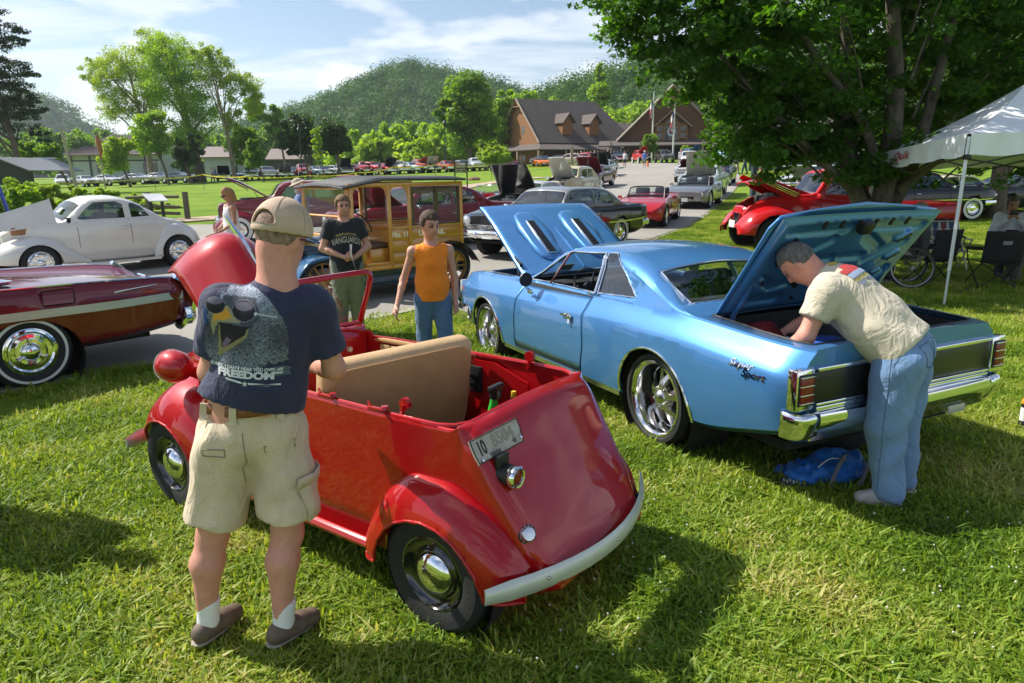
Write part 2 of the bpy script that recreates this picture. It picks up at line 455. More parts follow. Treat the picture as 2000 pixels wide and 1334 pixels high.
# ================================================================ rays through the photograph's pixels -> ground
def ss(a,b,x):t=np.clip((x-a)/(b-a),0,1);return t*t*(3-2*t)
def ter(x,y):
 y2=np.maximum(y,0)*1.0
 s=.030*np.maximum(y2-17,0);s=np.where(y2>17,s*ss(17,30,y2) ** .5,s);s=np.where(y2>112,.030*95+.3*np.tanh((y2-112)/40),s)
 return s+.028*np.clip(x,-60,60)*ss(20,80,y2)
def ray(px,py):
 X=(px-1000)*math.cos(CRL)+(py-667)*math.sin(CRL);Y=-(px-1000)*math.sin(CRL)+(py-667)*math.cos(CRL)
 d=(X/CF,1,-Y/CF);return Vector((d[0],d[1]*math.cos(CP)+d[2]*math.sin(CP),-d[1]*math.sin(CP)+d[2]*math.cos(CP)))
def gp(px,py):
 d=ray(px,py);t=1.0
 while t<400:
  if CH_+d.z*t<ter(d.x*t,d.y*t):break
  t*=1.01
 a,b=t/1.01,t
 for _ in range(20):
  m=(a+b)/2
  if CH_+d.z*m<ter(d.x*m,d.y*m):b=m
  else:a=m
 return Vector((d.x*a,d.y*a,float(ter(d.x*a,d.y*a))))
def at(px,Y,z=None):
 """world point of column px at depth Y; z on the terrain unless given as a pixel row"""
 d=ray(px,335);t=Y/d.y;x=d.x*t;return Vector((x,Y,float(ter(x,Y)) if z is None else z))
def zrow(px,py,Y):
 d=ray(px,py);return CH_+d.z*Y/d.y
# ================================================================ ground
def grassmat():
 m=bpy.data.materials.new('lawn');m.use_nodes=True;t=m.node_tree;b=t.nodes['Principled BSDF'];l=t.links.new
 tcn=t.nodes.new('ShaderNodeTexCoord')
 def nz(s,d=5,r=.6):
  n=t.nodes.new('ShaderNodeTexNoise');n.inputs['Scale'].default_value=s;n.inputs['Detail'].default_value=d;n.inputs['Roughness'].default_value=r;l(tcn.outputs['Object'],n.inputs['Vector']);return n.outputs['Fac']
 def rp(src,st):
  n=t.nodes.new('ShaderNodeValToRGB');l(src,n.inputs[0]);e=n.color_ramp.elements
  while len(e)<len(st):e.new(.5)
  for i,(p,c) in enumerate(st):e[i].position=p;e[i].color=(*c,1)
  return n.outputs[0]
 big=rp(nz(.35,4),[(.35,(.13,.22,.022)),(.5,(.18,.28,.028)),(.68,(.23,.30,.045))])
 fine=rp(nz(14,8,.75),[(.3,(.6,.65,.5)),(.55,(1,1,1)),(.75,(1.35,1.25,1.1))])
 x=t.nodes.new('ShaderNodeMixRGB');x.blend_type='MULTIPLY';x.inputs[0].default_value=1;l(big,x.inputs[1]);l(fine,x.inputs[2]);l(x.outputs[0],b.inputs['Base Color'])
 b.inputs['Roughness'].default_value=.9;b.inputs['Specular IOR Level'].default_value=.1
 bp=t.nodes.new('ShaderNodeBump');bp.inputs['Strength'].default_value=.8;bp.inputs['Distance'].default_value=.04;l(nz(30,6,.8),bp.inputs['Height']);l(bp.outputs[0],b.inputs['Normal'])
 return m
LAWN=grassmat()
gx=np.unique(np.concatenate([np.linspace(-900,-80,24),np.linspace(-80,80,120),np.linspace(80,900,24)]))
gy=np.unique(np.concatenate([np.linspace(-60,0,8),np.linspace(0,130,110),np.linspace(130,1500,30)]))
GX,GY=np.meshgrid(gx,gy,indexing='ij');V=np.stack([GX,GY,ter(GX,GY)],-1).reshape(-1,3)
i=np.arange(len(gx)-1)[:,None]*len(gy)+np.arange(len(gy)-1)[None];F=np.stack([i,i+len(gy),i+len(gy)+1,i+1],-1).reshape(-1,4)
g=fastmesh('ground',V,F,LAWN,None,True);g['kind']='structure'

def inpoly(P,x,y):
 P=np.asarray(P);r=np.zeros(x.shape,bool);j=len(P)-1
 for i in range(len(P)):
  c=((P[i,1]>y) != (P[j,1]>y)) & (x<(P[j,0]-P[i,0])*(y-P[i,1])/(P[j,1]-P[i,1]+1e-12)+P[i,0]);r ^= c;j=i
 return r
CURB=[gp(*p) for p in [(-700,912),(-300,828),(0,768),(370,700),(820,605),(1010,556),(1200,492),(1345,442),(1392,410),(1432,372),(1446,352),(1440,340)]]
TOPE=[gp(*p) for p in [(1420,327),(1330,320),(1230,318),(1150,321)]]
LEFT=[gp(*p) for p in [(1120,345),(1058,373),(1000,388),(905,424),(700,441),(390,441),(100,452),(-500,480),(-1200,560)]]
ROADP=[(p.x,p.y) for p in CURB+TOPE+LEFT]
def sheet(name,P,m,dz,dzf,step=(.8,1.2)):
 """polygon laid on the terrain: triangulated ring + interior samples through constrained triangulation"""
 from mathutils.geometry import delaunay_2d_cdt
 P=[Vector(p) for p in P];dense=[]
 for a,b in zip(P,P[1:]+P[:1]):
  k=max(1,int((b-a).length/2.0));dense+=[a.lerp(b,j/k) for j in range(k)]
 A=np.array([p[:] for p in dense]);lo,hi=A.min(0),A.max(0)
 xs=np.arange(lo[0],hi[0],2.2);ys=np.arange(lo[1],hi[1],2.2);X,Y=np.meshgrid(xs,ys);X=X.ravel();Y=Y.ravel()
 k=inpoly(A,X,Y);pts=dense+[Vector((x,y)) for x,y in zip(X[k],Y[k])]
 n=len(dense);v,e,f,*_=delaunay_2d_cdt(pts,[(i,(i+1) % n) for i in range(n)],[],1,1e-4)
 V=np.array([p[:] for p in v]);z=ter(V[:,0],V[:,1])+np.where(V[:,1]>16,dzf,dz)
 Fk=[]
 for t in f:
  c=V[list(t)].mean(0)
  if inpoly(A,np.array([c[0]]),np.array([c[1]]))[0]:Fk.append(tuple(t))
 o=objpy(name,np.c_[V,z],Fk,m,None,180);
 if o.data.polygons[0].normal.z<0:o.data.flip_normals()
 o['kind']='structure';return o
def asphalt():
 m=mat('asphalt',(.30,.28,.245),.85,noise=.14,scale=.35,bump=.5,bscale=160,detail=10,spec=.3);return m
sheet('road',ROADP,asphalt(),.012,.05)
def strip(name,P,w,h,m,kind='structure',z0=0,sub=1.5):
 Q=[]
 for a,b in zip(P,P[1:]):
  a=Vector(a[:2]);b=Vector(b[:2]);k=max(1,int((b-a).length/sub));Q+=[a.lerp(b,j/k) for j in range(k)]
 Q.append(Vector(P[-1][:2]));bm=bmesh.new();prev=None
 for i,p in enumerate(Q):
  d=(Q[min(i+1,len(Q)-1)]-Q[max(i-1,0)]).normalized();n=Vector((-d.y,d.x))*w/2;r=[]
  for s,hh in ((-1,-.15),(-1,h),(1,h),(1,-.15)):
   x,y=p.x+n.x*s,p.y+n.y*s;r.append(bm.verts.new((x,y,float(ter(x,y))+z0+hh)))
  if prev:
   for j in range(3):bm.faces.new((prev[j],prev[j+1],r[j+1],r[j]))
  prev=r
 bmesh.ops.recalc_face_normals(bm,faces=bm.faces);o=obj(name,bm,m,None,30);o['kind']=kind;return o
CONC=mat('concrete',(.36,.33,.28),.85,noise=.18,scale=3,bump=.3,bscale=40)
strip('kerb',CURB,.16,.035,CONC)
PATH=mat('path_paving',(.40,.30,.21),.9,noise=.12,scale=2,bump=.3,bscale=30)
strip('path',[gp(*p) for p in [(300,436),(371,431),(560,418),(720,402),(860,376),(930,362),(1000,352),(1062,347)]],1.5,.06,PATH,sub=1.2)
# worn soil and leaf litter under the maple
strip('leaf_litter',[(5.3,10.6),(6.2,10.9),(7.4,10.8)],1.1,.006,mat('soil',(.10,.07,.04),.95,noise=.5,scale=14,bump=.8,bscale=60))

# ---------------------------------------------------------------- grass blades
def bladepatch(name,n,r,hmin,hmax,seed,wd=.0045):
 q=np.random.default_rng(seed);V=[];F=[]
 rad=r*np.sqrt(q.random(n));a=q.random(n)*6.283;px,py=rad*np.cos(a),rad*np.sin(a)
 H=q.uniform(hmin,hmax,n)*(1+.5*(q.random(n)>.93));lean=np.abs(q.normal(.75,.5,n));la=q.random(n)*6.283;ta=la+q.normal(1.57,.5,n);W=wd*q.uniform(.6,1.5,n)
 for i in range(n):
  dx,dy=math.cos(la[i]),math.sin(la[i]);tx,ty=math.cos(ta[i])*W[i],math.sin(ta[i])*W[i];b=len(V)
  for k,(t,ww) in enumerate(((0,.8),(.45,1),(.8,.7))):
   o=lean[i]*H[i]*t*t;z=H[i]*t*(1-.28*lean[i]*t)
   V.append((px[i]+dx*o-tx*ww,py[i]+dy*o-ty*ww,z-.004));V.append((px[i]+dx*o+tx*ww,py[i]+dy*o+ty*ww,z-.004))
  o=lean[i]*H[i]*1.1;V.append((px[i]+dx*o,py[i]+dy*o,H[i]*(1-.3*lean[i])))
  F+=[(b,b+1,b+3,b+2),(b+2,b+3,b+5,b+4),(b+4,b+5,b+6)]
 me=bpy.data.meshes.new(name);me.from_pydata(V,[],F);me.materials.append(BLADE);return bpy.data.objects.new(name,me)
def blademat():
 m=bpy.data.materials.new('grass_blade');m.use_nodes=True;t=m.node_tree;b=t.nodes['Principled BSDF'];o=t.nodes['Material Output'];l=t.links.new
 oi=t.nodes.new('ShaderNodeObjectInfo');geo=t.nodes.new('ShaderNodeNewGeometry')
 n=t.nodes.new('ShaderNodeTexNoise');n.inputs['Scale'].default_value=1.1;n.inputs['Detail'].default_value=5;l(geo.outputs['Position'],n.inputs['Vector'])
 n2=t.nodes.new('ShaderNodeTexNoise');n2.inputs['Scale'].default_value=45;n2.inputs['Detail'].default_value=2;l(geo.outputs['Position'],n2.inputs['Vector'])
 s=t.nodes.new('ShaderNodeMath');s.operation='MULTIPLY_ADD';l(n2.outputs['Fac'],s.inputs[0]);s.inputs[1].default_value=.9;s2=t.nodes.new('ShaderNodeMath');s2.operation='MULTIPLY_ADD';l(oi.outputs['Random'],s2.inputs[0]);s2.inputs[1].default_value=.3;l(n.outputs['Fac'],s2.inputs[2]);s3=t.nodes.new('ShaderNodeMath');s3.operation='SUBTRACT';l(s2.outputs[0],s3.inputs[0]);s3.inputs[1].default_value=.12;l(s3.outputs[0],s.inputs[2])
 r=t.nodes.new('ShaderNodeValToRGB');l(s.outputs[0],r.inputs[0]);e=r.color_ramp.elements
 for _ in range(3):e.new(.5)
 for i,(p,c) in enumerate([(.62,(.075,.14,.014)),(.85,(.15,.255,.022)),(1.0,(.24,.345,.034)),(1.12,(.33,.40,.06)),(1.25,(.50,.47,.18))]):
  e[i].position=min(1,p/1.3);e[i].color=(*c,1)
 sc_=t.nodes.new('ShaderNodeMath');sc_.operation='DIVIDE';sc_.inputs[1].default_value=1.3;l(s.outputs[0],sc_.inputs[0]);l(sc_.outputs[0],r.inputs[0])
 l(r.outputs[0],b.inputs['Base Color']);b.inputs['Roughness'].default_value=.5;b.inputs['Specular IOR Level'].default_value=.3
 d=t.nodes.new('ShaderNodeBsdfTranslucent');gm=t.nodes.new('ShaderNodeMixRGB');gm.blend_type='MULTIPLY';gm.inputs[0].default_value=1;l(r.outputs[0],gm.inputs[1]);gm.inputs[2].default_value=(1.6,1.5,.6,1)
 l(gm.outputs[0],d.inputs[0]);mx=t.nodes.new('ShaderNodeMixShader');mx.inputs[0].default_value=.4
 l(b.outputs[0],mx.inputs[1]);l(d.outputs[0],mx.inputs[2]);l(mx.outputs[0],o.inputs[0]);return m
BLADE=blademat()
def scatter(name,pts,scl,srcs,kindlabel=None):
 """one object: instances of the tuft meshes on points, by geometry nodes"""
 me=bpy.data.meshes.new(name);n=len(pts);me.vertices.add(n);me.vertices.foreach_set('co',np.asarray(pts,np.float32).ravel())
 for k,v,ty in (('sc',scl,'FLOAT'),('ro',rng.random(n)*6.283,'FLOAT'),('ix',rng.integers(0,len(srcs),n),'INT')):
  a=me.attributes.new(k,ty,'POINT');a.data.foreach_set('value',np.asarray(v,np.float32 if ty=='FLOAT' else np.int32))
 o=link(bpy.data.objects.new(name,me));ng=bpy.data.node_groups.new(name,'GeometryNodeTree')
 ng.interface.new_socket('Geometry',in_out='INPUT',socket_type='NodeSocketGeometry');ng.interface.new_socket('Geometry',in_out='OUTPUT',socket_type='NodeSocketGeometry')
 A=ng.nodes.new;gi=A('NodeGroupInput');go=A('NodeGroupOutput');j=A('GeometryNodeJoinGeometry');l=ng.links.new
 def nat(k,ty='FLOAT'):
  q=A('GeometryNodeInputNamedAttribute');q.data_type=ty;q.inputs[0].default_value=k;return q.outputs['Attribute']
 cx=A('ShaderNodeCombineXYZ');l(nat('ro'),cx.inputs[2]);er=A('FunctionNodeEulerToRotation');l(cx.outputs[0],er.inputs[0])
 for k,s in enumerate(srcs):
  oi=A('GeometryNodeObjectInfo');oi.inputs[0].default_value=s;ip=A('GeometryNodeInstanceOnPoints');mp_=A('GeometryNodeMeshToPoints')
  cp=A('FunctionNodeCompare');cp.data_type='INT';cp.operation='EQUAL';l(nat('ix','INT'),cp.inputs[2]);cp.inputs[3].default_value=k
  l(gi.outputs[0],mp_.inputs[0]);l(cp.outputs[0],mp_.inputs['Selection']);l(mp_.outputs[0],ip.inputs['Points']);l(oi.outputs['Geometry'],ip.inputs['Instance'])
  l(er.outputs[0],ip.inputs['Rotation']);l(nat('sc'),ip.inputs['Scale']);l(ip.outputs[0],j.inputs[0])
 l(j.outputs[0],go.inputs[0]);md=o.modifiers.new('scatter','NODES');md.node_group=ng;o['kind']='stuff';return o
tufts=[bladepatch('grass_tuft',170,.16,.022,.058,s,.0048) for s in (1,2,3,4)]+[bladepatch('grass_tuft',45,.12,.045,.095,5,.005)]
def field(name,n,x0,x1,y0,y1,smin,smax,srcs):
 X=rng.uniform(x0,x1,n);Y=rng.uniform(y0,y1,n)
 vis=(np.abs(X)<(Y+.8)*.78+.4) & ~inpoly(ROADP,X,Y)
 for cx,cy in ((5.3,10.6),(6.2,10.9),(7.2,10.8)):vis &= (np.hypot(X-cx,Y-cy)>.5) | (rng.random(n)>.6)
 X,Y=X[vis],Y[vis];return scatter(name,np.c_[X,Y,ter(X,Y)],rng.uniform(smin,smax,len(X)),srcs)
field('grass',5200,-4,5,1.6,6,.75,1.25,tufts)
field('grass',9000,-8,12,6,13.5,.9,1.4,tufts)
field('grass',9000,3,25,13.5,34,1.0,1.6,tufts[:4])
# clover heads
V,F=[],[]
bm=bmesh.new()
for k in range(90):
 p=gp(rng.uniform(900,2000),rng.uniform(900,1334));bmesh.ops.create_icosphere(bm,subdivisions=1,radius=rng.uniform(.004,.007),matrix=Matrix.Translation((p.x,p.y,.05)))
o=obj('clover_flowers',bm,mat('clover',(.62,.58,.5),.8));o['kind']='stuff'

# ================================================================ foliage
def leaves(centers,radii,per,size,q,flat=.75,droop=0,out=0):
 """quads scattered in blobs; returns V,F"""
 n=len(centers)*per;c=np.repeat(centers,per,0);r=np.repeat(radii,per)[:,None]
 d=q.normal(size=(n,3));d /= np.linalg.norm(d,axis=1)[:,None];rad=q.random((n,1)) ** .45
 p=c+d*rad*r*np.array([1,1,flat]);p[:,2]-=droop*rad[:,0]*r[:,0]
 nrm=d*(.6+out)+q.normal(size=(n,3))*(.7-.5*out)+np.array([0,0,.5-.4*out]);nrm /= np.linalg.norm(nrm,axis=1)[:,None]
 t=np.cross(nrm,q.normal(size=(n,3)));t /= np.linalg.norm(t,axis=1)[:,None];b=np.cross(nrm,t)
 s=size*q.uniform(.6,1.3,(n,1));t*=s;b*=s*.55
 V=np.stack([p-t,p-b*.9+t*.1,p+t,p+b*.9+t*.1],1).reshape(-1,3);return V,np.arange(n*4).reshape(n,4)
def limbs(base,top,r0,crown,q,n=9,lean=(0,0)):
 bm=bmesh.new();b=Vector(base);t=Vector(top);P=[]
 for k in range(9):
  f=k/8;P.append(b.lerp(t,f)+Vector((math.sin(f*5+q.random()*.5)*.02,math.cos(f*4)*.02,0))*(t-b).length*f)
 P[0].z-=.3;tube(bm,P,1,8,[r0*(1.25 if k==0 else 1)*(1-.85*k/8) for k in range(9)])
 H=(t-b).length
 for c in crown[:n]:
  c=Vector(c);f=min(.9,max(.18,((c.z-b.z)/H)*q.uniform(.45,.75)));s=b.lerp(t,f)
  m=s.lerp(c,.5)+Vector((0,0,.08*(c-s).length));rr=r0*(1-.8*f)*.5
  tube(bm,[s,s.lerp(m,.55),m,m.lerp(c,.6),c],1,6,[rr,rr*.8,rr*.6,rr*.4,rr*.15])
 return bm
BARK=mat('bark',(.13,.10,.075),.95,noise=.35,scale=6,bump=.8,bscale=18,stretch=(1,1,.3))
BARKL=mat('bark_pale',(.24,.19,.13),.95,noise=.4,scale=7,bump=.8,bscale=20,stretch=(1,1,.3))
LEAF={
 'hill':leafmat('leaf_hill',(.028,.085,.014),(.10,.19,.022),.06,.1),
 'mid':leafmat('leaf_mid',(.07,.14,.016),(.16,.25,.03),.35),
 'light':leafmat('leaf_light',(.12,.21,.02),(.26,.36,.04),.35),
 'yellow':leafmat('leaf_yellow',(.15,.23,.022),(.32,.40,.05),.25),
 'dark':leafmat('leaf_dark',(.022,.055,.012),(.055,.10,.018),.4,.3),
 'pine':leafmat('leaf_pine',(.02,.045,.018),(.05,.075,.025),.5,.2),
 'willow':leafmat('leaf_willow',(.14,.20,.03),(.26,.32,.05),.3,.5)}
def tree(name,label,px,Y,base_row,blobs,kind,trunk=(0,0),tr=.2,per=120,nb=14,leaf=.22,seed=0,cat='tree',group=None,bark=BARK,drop=0,flat=.75,clump=.34,base=None):
 """blobs: [(px, row, rx_px, ry_px)] as seen in the photograph, at depth Y"""
 q=np.random.default_rng(seed+100);k=Y/CF;b=Vector(base) if base else at(px,Y);t=thing(name,label,cat,b,group=group);cs,rs=[],[]
 for bx,by,rx,ry in blobs:
  cx=ray(bx,by).x*Y;cz=zrow(bx,by,Y);RX,RZ=rx*k,ry*k;m=max(4,int(nb*(rx*ry)/(sum(w*h for _,_,w,h in blobs)/len(blobs))))
  d=q.normal(size=(m,3));d /= np.linalg.norm(d,axis=1)[:,None];rad=q.random((m,1)) ** .4*.8
  p=np.array([cx,Y,cz])+d*rad*np.array([RX,RX*.9,RZ]);cs.append(p);rs.append(np.full(m,min(RX,RZ)*clump)*q.uniform(.7,1.4,m))
 cs=np.concatenate(cs);rs=np.concatenate(rs);V,F=leaves(cs,rs,per,leaf,q,flat,drop);V-=np.array(b)
 fastmesh('crown',V,F,LEAF[kind],t)
 top=Vector((ray(blobs[0][0],blobs[0][1]).x*Y+trunk[0]*k,Y,zrow(blobs[0][0],blobs[0][1],Y)+blobs[0][3]*k*.5))-b
 sel=[Vector(c)-b for c in cs[q.permutation(len(cs))[:12]]]
 obj('trunk',limbs((0,0,0),top,tr,sel,q,12),bark,t,60);return t

# ---------------------------------------------------------------- hills with woods on them
def hill(name,sil,Y0,depth,woodkind,ncrown,crown,seed,per=75,leaf=.8,rowpad=16,green=(.03,.06,.015)):
 q=np.random.default_rng(seed);X=[ray(px,300).x*Y0 for px,r in sil];Z=[zrow(px,r+rowpad,Y0) for px,r in sil];fz=C(*zip(X,Z))
 xs=np.linspace(X[0],X[-1],60);ds=np.linspace(0,1,16);zs=np.array([fz(x) for x in xs])
 def hz(x,d):
  z1=np.interp(x,xs,zs);y=Y0-depth+d*depth;g0=ter(x,y)-1;return g0+(z1-g0)*ss(-.15,1.0,d) ** 1.1*np.where(d>1,np.maximum(0,1-(d-1)*1.2),1)
 ds=np.linspace(0,1.9,26);A,B=np.meshgrid(xs,ds,indexing='ij');V=np.stack([A,Y0-depth+B*depth,hz(A,B)],-1).reshape(-1,3);m=len(ds)
 i=np.arange(len(xs)-1)[:,None]*m+np.arange(m-1)[None];F=np.stack([i,i+m,i+m+1,i+1],-1).reshape(-1,4)
 g=fastmesh(name,V,F,mat('hill_floor',green,.95,noise=.4,scale=.05),None,True);g['kind']='structure'
 x=q.uniform(X[0],X[-1],ncrown);d=q.random(ncrown) ** .8*1.08;y=Y0-depth+d*depth;z=hz(x,d);s=crown*q.uniform(.6,1.35,ncrown)
 c=np.stack([x,y,z+s*.7],1);V,F=leaves(c,s,per,leaf,q,1.15,0,.9)
 w_=fastmesh('distant_woods',V,F,LEAF[woodkind],None);w_['kind']='stuff'
hill('hill',[(560,240),(600,228),(640,212),(700,186),(760,152),(820,130),(860,136),(900,146),(960,160),(1010,180),(1070,205),(1150,240)],520,240,'hill',1700,5.2,11)
hill('hill',[(-500,150),(-200,150),(0,170),(70,188),(112,180),(145,188),(182,207),(218,235),(262,262),(330,300)],700,260,'hill',1300,6.5,12,leaf=1.1)
hill('hill',[(960,240),(1030,200),(1080,178),(1150,152),(1200,132),(1240,115),(1300,104),(1420,92),(1700,85),(2100,90),(2600,110)],330,170,'hill',2300,4.6,13,leaf=.6)
# the pale wood right behind the hall and along the far side of the lawn
def wood(name,pts,kind,seed,per=90,leaf=.5,n=5):
 q=np.random.default_rng(seed);cs,rs=[],[]
 for px,top,Y,wpx in pts:
  k=Y/CF;x=ray(px,300).x*Y;zt=zrow(px,top,Y);zb=float(ter(x,Y));w_=wpx*k
  for j in range(n*3):
   f=q.random();rr=w_*(.30+.2*q.random());z=zb+(zt-zb)*(.15+.85*f)-rr*.8*f;sp=1-.55*f
   cs.append((x+q.normal()*w_*.28*sp,Y+q.normal()*w_*.3,z));rs.append(rr*(1.05-.4*f))
 V,F=leaves(np.array(cs),np.array(rs),per,leaf,q,.95);o=fastmesh(name,V,F,LEAF[kind],None);o['kind']='stuff'
q=np.random.default_rng(5)
wood('wood_behind_hall',[(px,178+22*q.random()-14*math.sin(px*.02)-max(0,px-1180)*.12,160+25*q.random(),46) for px in range(985,1420,24)],'light',21)
wood('wood_behind_hall',[(px,205+20*q.random(),150+10*q.random(),40) for px in range(1000,1420,38)],'yellow',22)
wood('wood_beyond_lawn',[(px,236+18*q.random()-28*ss(700,880,px),130+25*q.random(),44) for px in range(668,1010,24)],'light',23)
wood('wood_beyond_lawn',[(px,232+22*q.random(),170+25*q.random(),40) for px in range(50,700,26)],'mid',24,leaf=.6)
wood('wood_beyond_lawn',[(px,262+12*q.random(),118+10*q.random(),30) for px in range(700,990,22)],'yellow',25)

# ---------------------------------------------------------------- single trees
tree('pine_tree','tall dark pine at the far left edge rising out of the frame',42,62,350,[(40,60,70,70),(60,150,85,55),(30,225,95,60),(100,205,50,38),(0,130,70,70),(120,262,44,20),(30,-20,60,60),(90,70,40,30),(-20,250,60,40)],'pine',tr=.3,per=120,nb=48,leaf=.10,seed=1,clump=.26,flat=.4)
tree('locust_tree','tall loose feathery tree with the single pale trunk left of the twin trunked one',296,92,345,[(300,125,60,45),(245,140,50,35),(345,90,45,40),(270,200,50,40),(330,190,40,50)],'willow',tr=.42,per=110,nb=60,leaf=.115,seed=2,bark=BARKL,drop=.3,clump=.27)
tree('locust_tree','tallest loose tree with thick twin trunks in the middle of the left group',392,90,340,[(370,100,55,45),(400,150,60,60),(350,160,50,60),(420,220,50,50),(385,260,45,45)],'light',tr=.6,per=120,nb=64,leaf=.12,seed=3,drop=.3,clump=.30)
tree('locust_tree','thin forked tree with bare lower trunk right of the twin trunked one',458,88,335,[(450,130,45,40),(500,165,45,40),(440,100,35,25),(520,190,30,40),(480,230,25,25)],'willow',tr=.28,per=90,nb=44,leaf=.11,seed=4,bark=BARKL,drop=.3,clump=.27)
tree('round_tree','round pale green tree in front of the low building with the clerestory',252,82,345,[(252,305,34,36),(262,285,30,24)],'yellow',tr=.16,per=160,nb=24,leaf=.17,seed=5)
tree('round_tree','small spreading green tree between the two tall loose trees on the left',328,84,345,[(325,270,38,40),(330,232,30,26)],'light',tr=.18,per=170,nb=24,leaf=.18,seed=6)
tree('ivy_clad_tree','dark ivy covered stump of trunks under the tallest left tree',372,86,340,[(372,300,24,42),(404,290,18,40)],'dark',tr=.3,per=160,nb=16,leaf=.17,seed=7)
tree('bushy_tree','soft green bushy tree just right of the thin forked tree',492,90,332,[(488,290,28,36),(500,265,22,22)],'light',tr=.15,per=160,nb=20,leaf=.18,seed=8)
tree('conical_tree','small dense conical green tree on the left of the show field',514,80,330,[(514,306,22,24),(512,285,13,18)],'mid',tr=.12,per=180,nb=22,leaf=.14,seed=9)
tree('dense_tree','broad dark green tree left of the sapling behind the show cars',604,86,318,[(600,262,38,40),(590,285,30,24)],'dark',tr=.22,per=200,nb=26,leaf=.2,seed=10)
tree('dense_tree','broad dark green tree right of the sapling behind the show cars',664,86,316,[(662,265,38,38),(672,285,28,22)],'dark',tr=.22,per=200,nb=26,leaf=.2,seed=11)
tree('sapling','slender pale sapling standing before the two dark round trees',634,74,325,[(633,268,11,34),(634,300,10,16)],'yellow',tr=.06,per=70,nb=14,leaf=.15,seed=12)
tree('tall_tree','tall dense green tree left of the wooden hall',918,105,305,[(915,190,50,52),(905,250,44,50),(945,240,40,60),(880,215,26,40)],'mid',tr=.4,per=220,nb=26,leaf=.27,seed=13)
tree('tall_tree','soft green tree rising between the dense tree and the hall roof',985,120,305,[(990,205,26,34),(975,245,26,40)],'light',tr=.3,per=150,nb=22,leaf=.3,seed=14)
tree('poplar_tree','narrow tree whose top stands clear above the wood behind the hall',1162,150,300,[(1163,140,12,30),(1160,180,26,30)],'light',tr=.3,per=130,nb=18,leaf=.35,seed=15)
tree('shrub','wide round green shrub beside the blue canopy left of the hall',972,84,318,[(970,303,30,18),(955,308,22,13),(990,306,16,13)],'yellow',tr=.1,per=150,nb=24,leaf=.15,seed=16,cat='shrub')
tree('myrtle_tree','small reddish crape myrtle between the flagpoles of the hall',1259,95,312,[(1260,282,17,20),(1257,268,10,10)],'mid',tr=.1,per=90,nb=16,leaf=.15,seed=17)
tree('shrub','low yellow green shrub in front of the hall entrance right of the flagpole',1332,98,312,[(1332,292,16,8)],'yellow',tr=.05,per=90,nb=16,leaf=.13,seed=18,cat='shrub')
tree('bush','dark rounded tree behind the grey van lot on the far left',135,70,345,[(128,300,26,24),(90,292,22,20)],'mid',tr=.14,per=160,nb=22,leaf=.16,seed=19)
tree('tall_tree','dark conifer between the pale tree trunks and the sapling group',560,120,320,[(556,235,22,40),(520,215,20,40)],'mid',tr=.25,per=120,nb=20,leaf=.28,seed=20)
for k,(bl,px,Y,blobs,kd) in enumerate([
 ('loose weedy bed of tall stalks with pale seed heads behind the white coupe',150,34,[(110,376,70,24),(200,384,60,20),(60,370,50,26),(280,390,50,12),(150,396,80,14)],'yellow'),
 ('leafy green bush growing under the blue tractor canopy at the left edge',20,30,[(30,400,34,22),(10,412,30,18),(70,380,30,22)],'light'),
 ('low weeds growing under the split rail fence',320,33,[(320,405,44,8),(350,408,20,8)],'mid')]):
 tree('weed_bed',bl,px,Y,400,blobs,kd,tr=.02,per=200,nb=26,leaf=.075,seed=30+k,cat='plants')
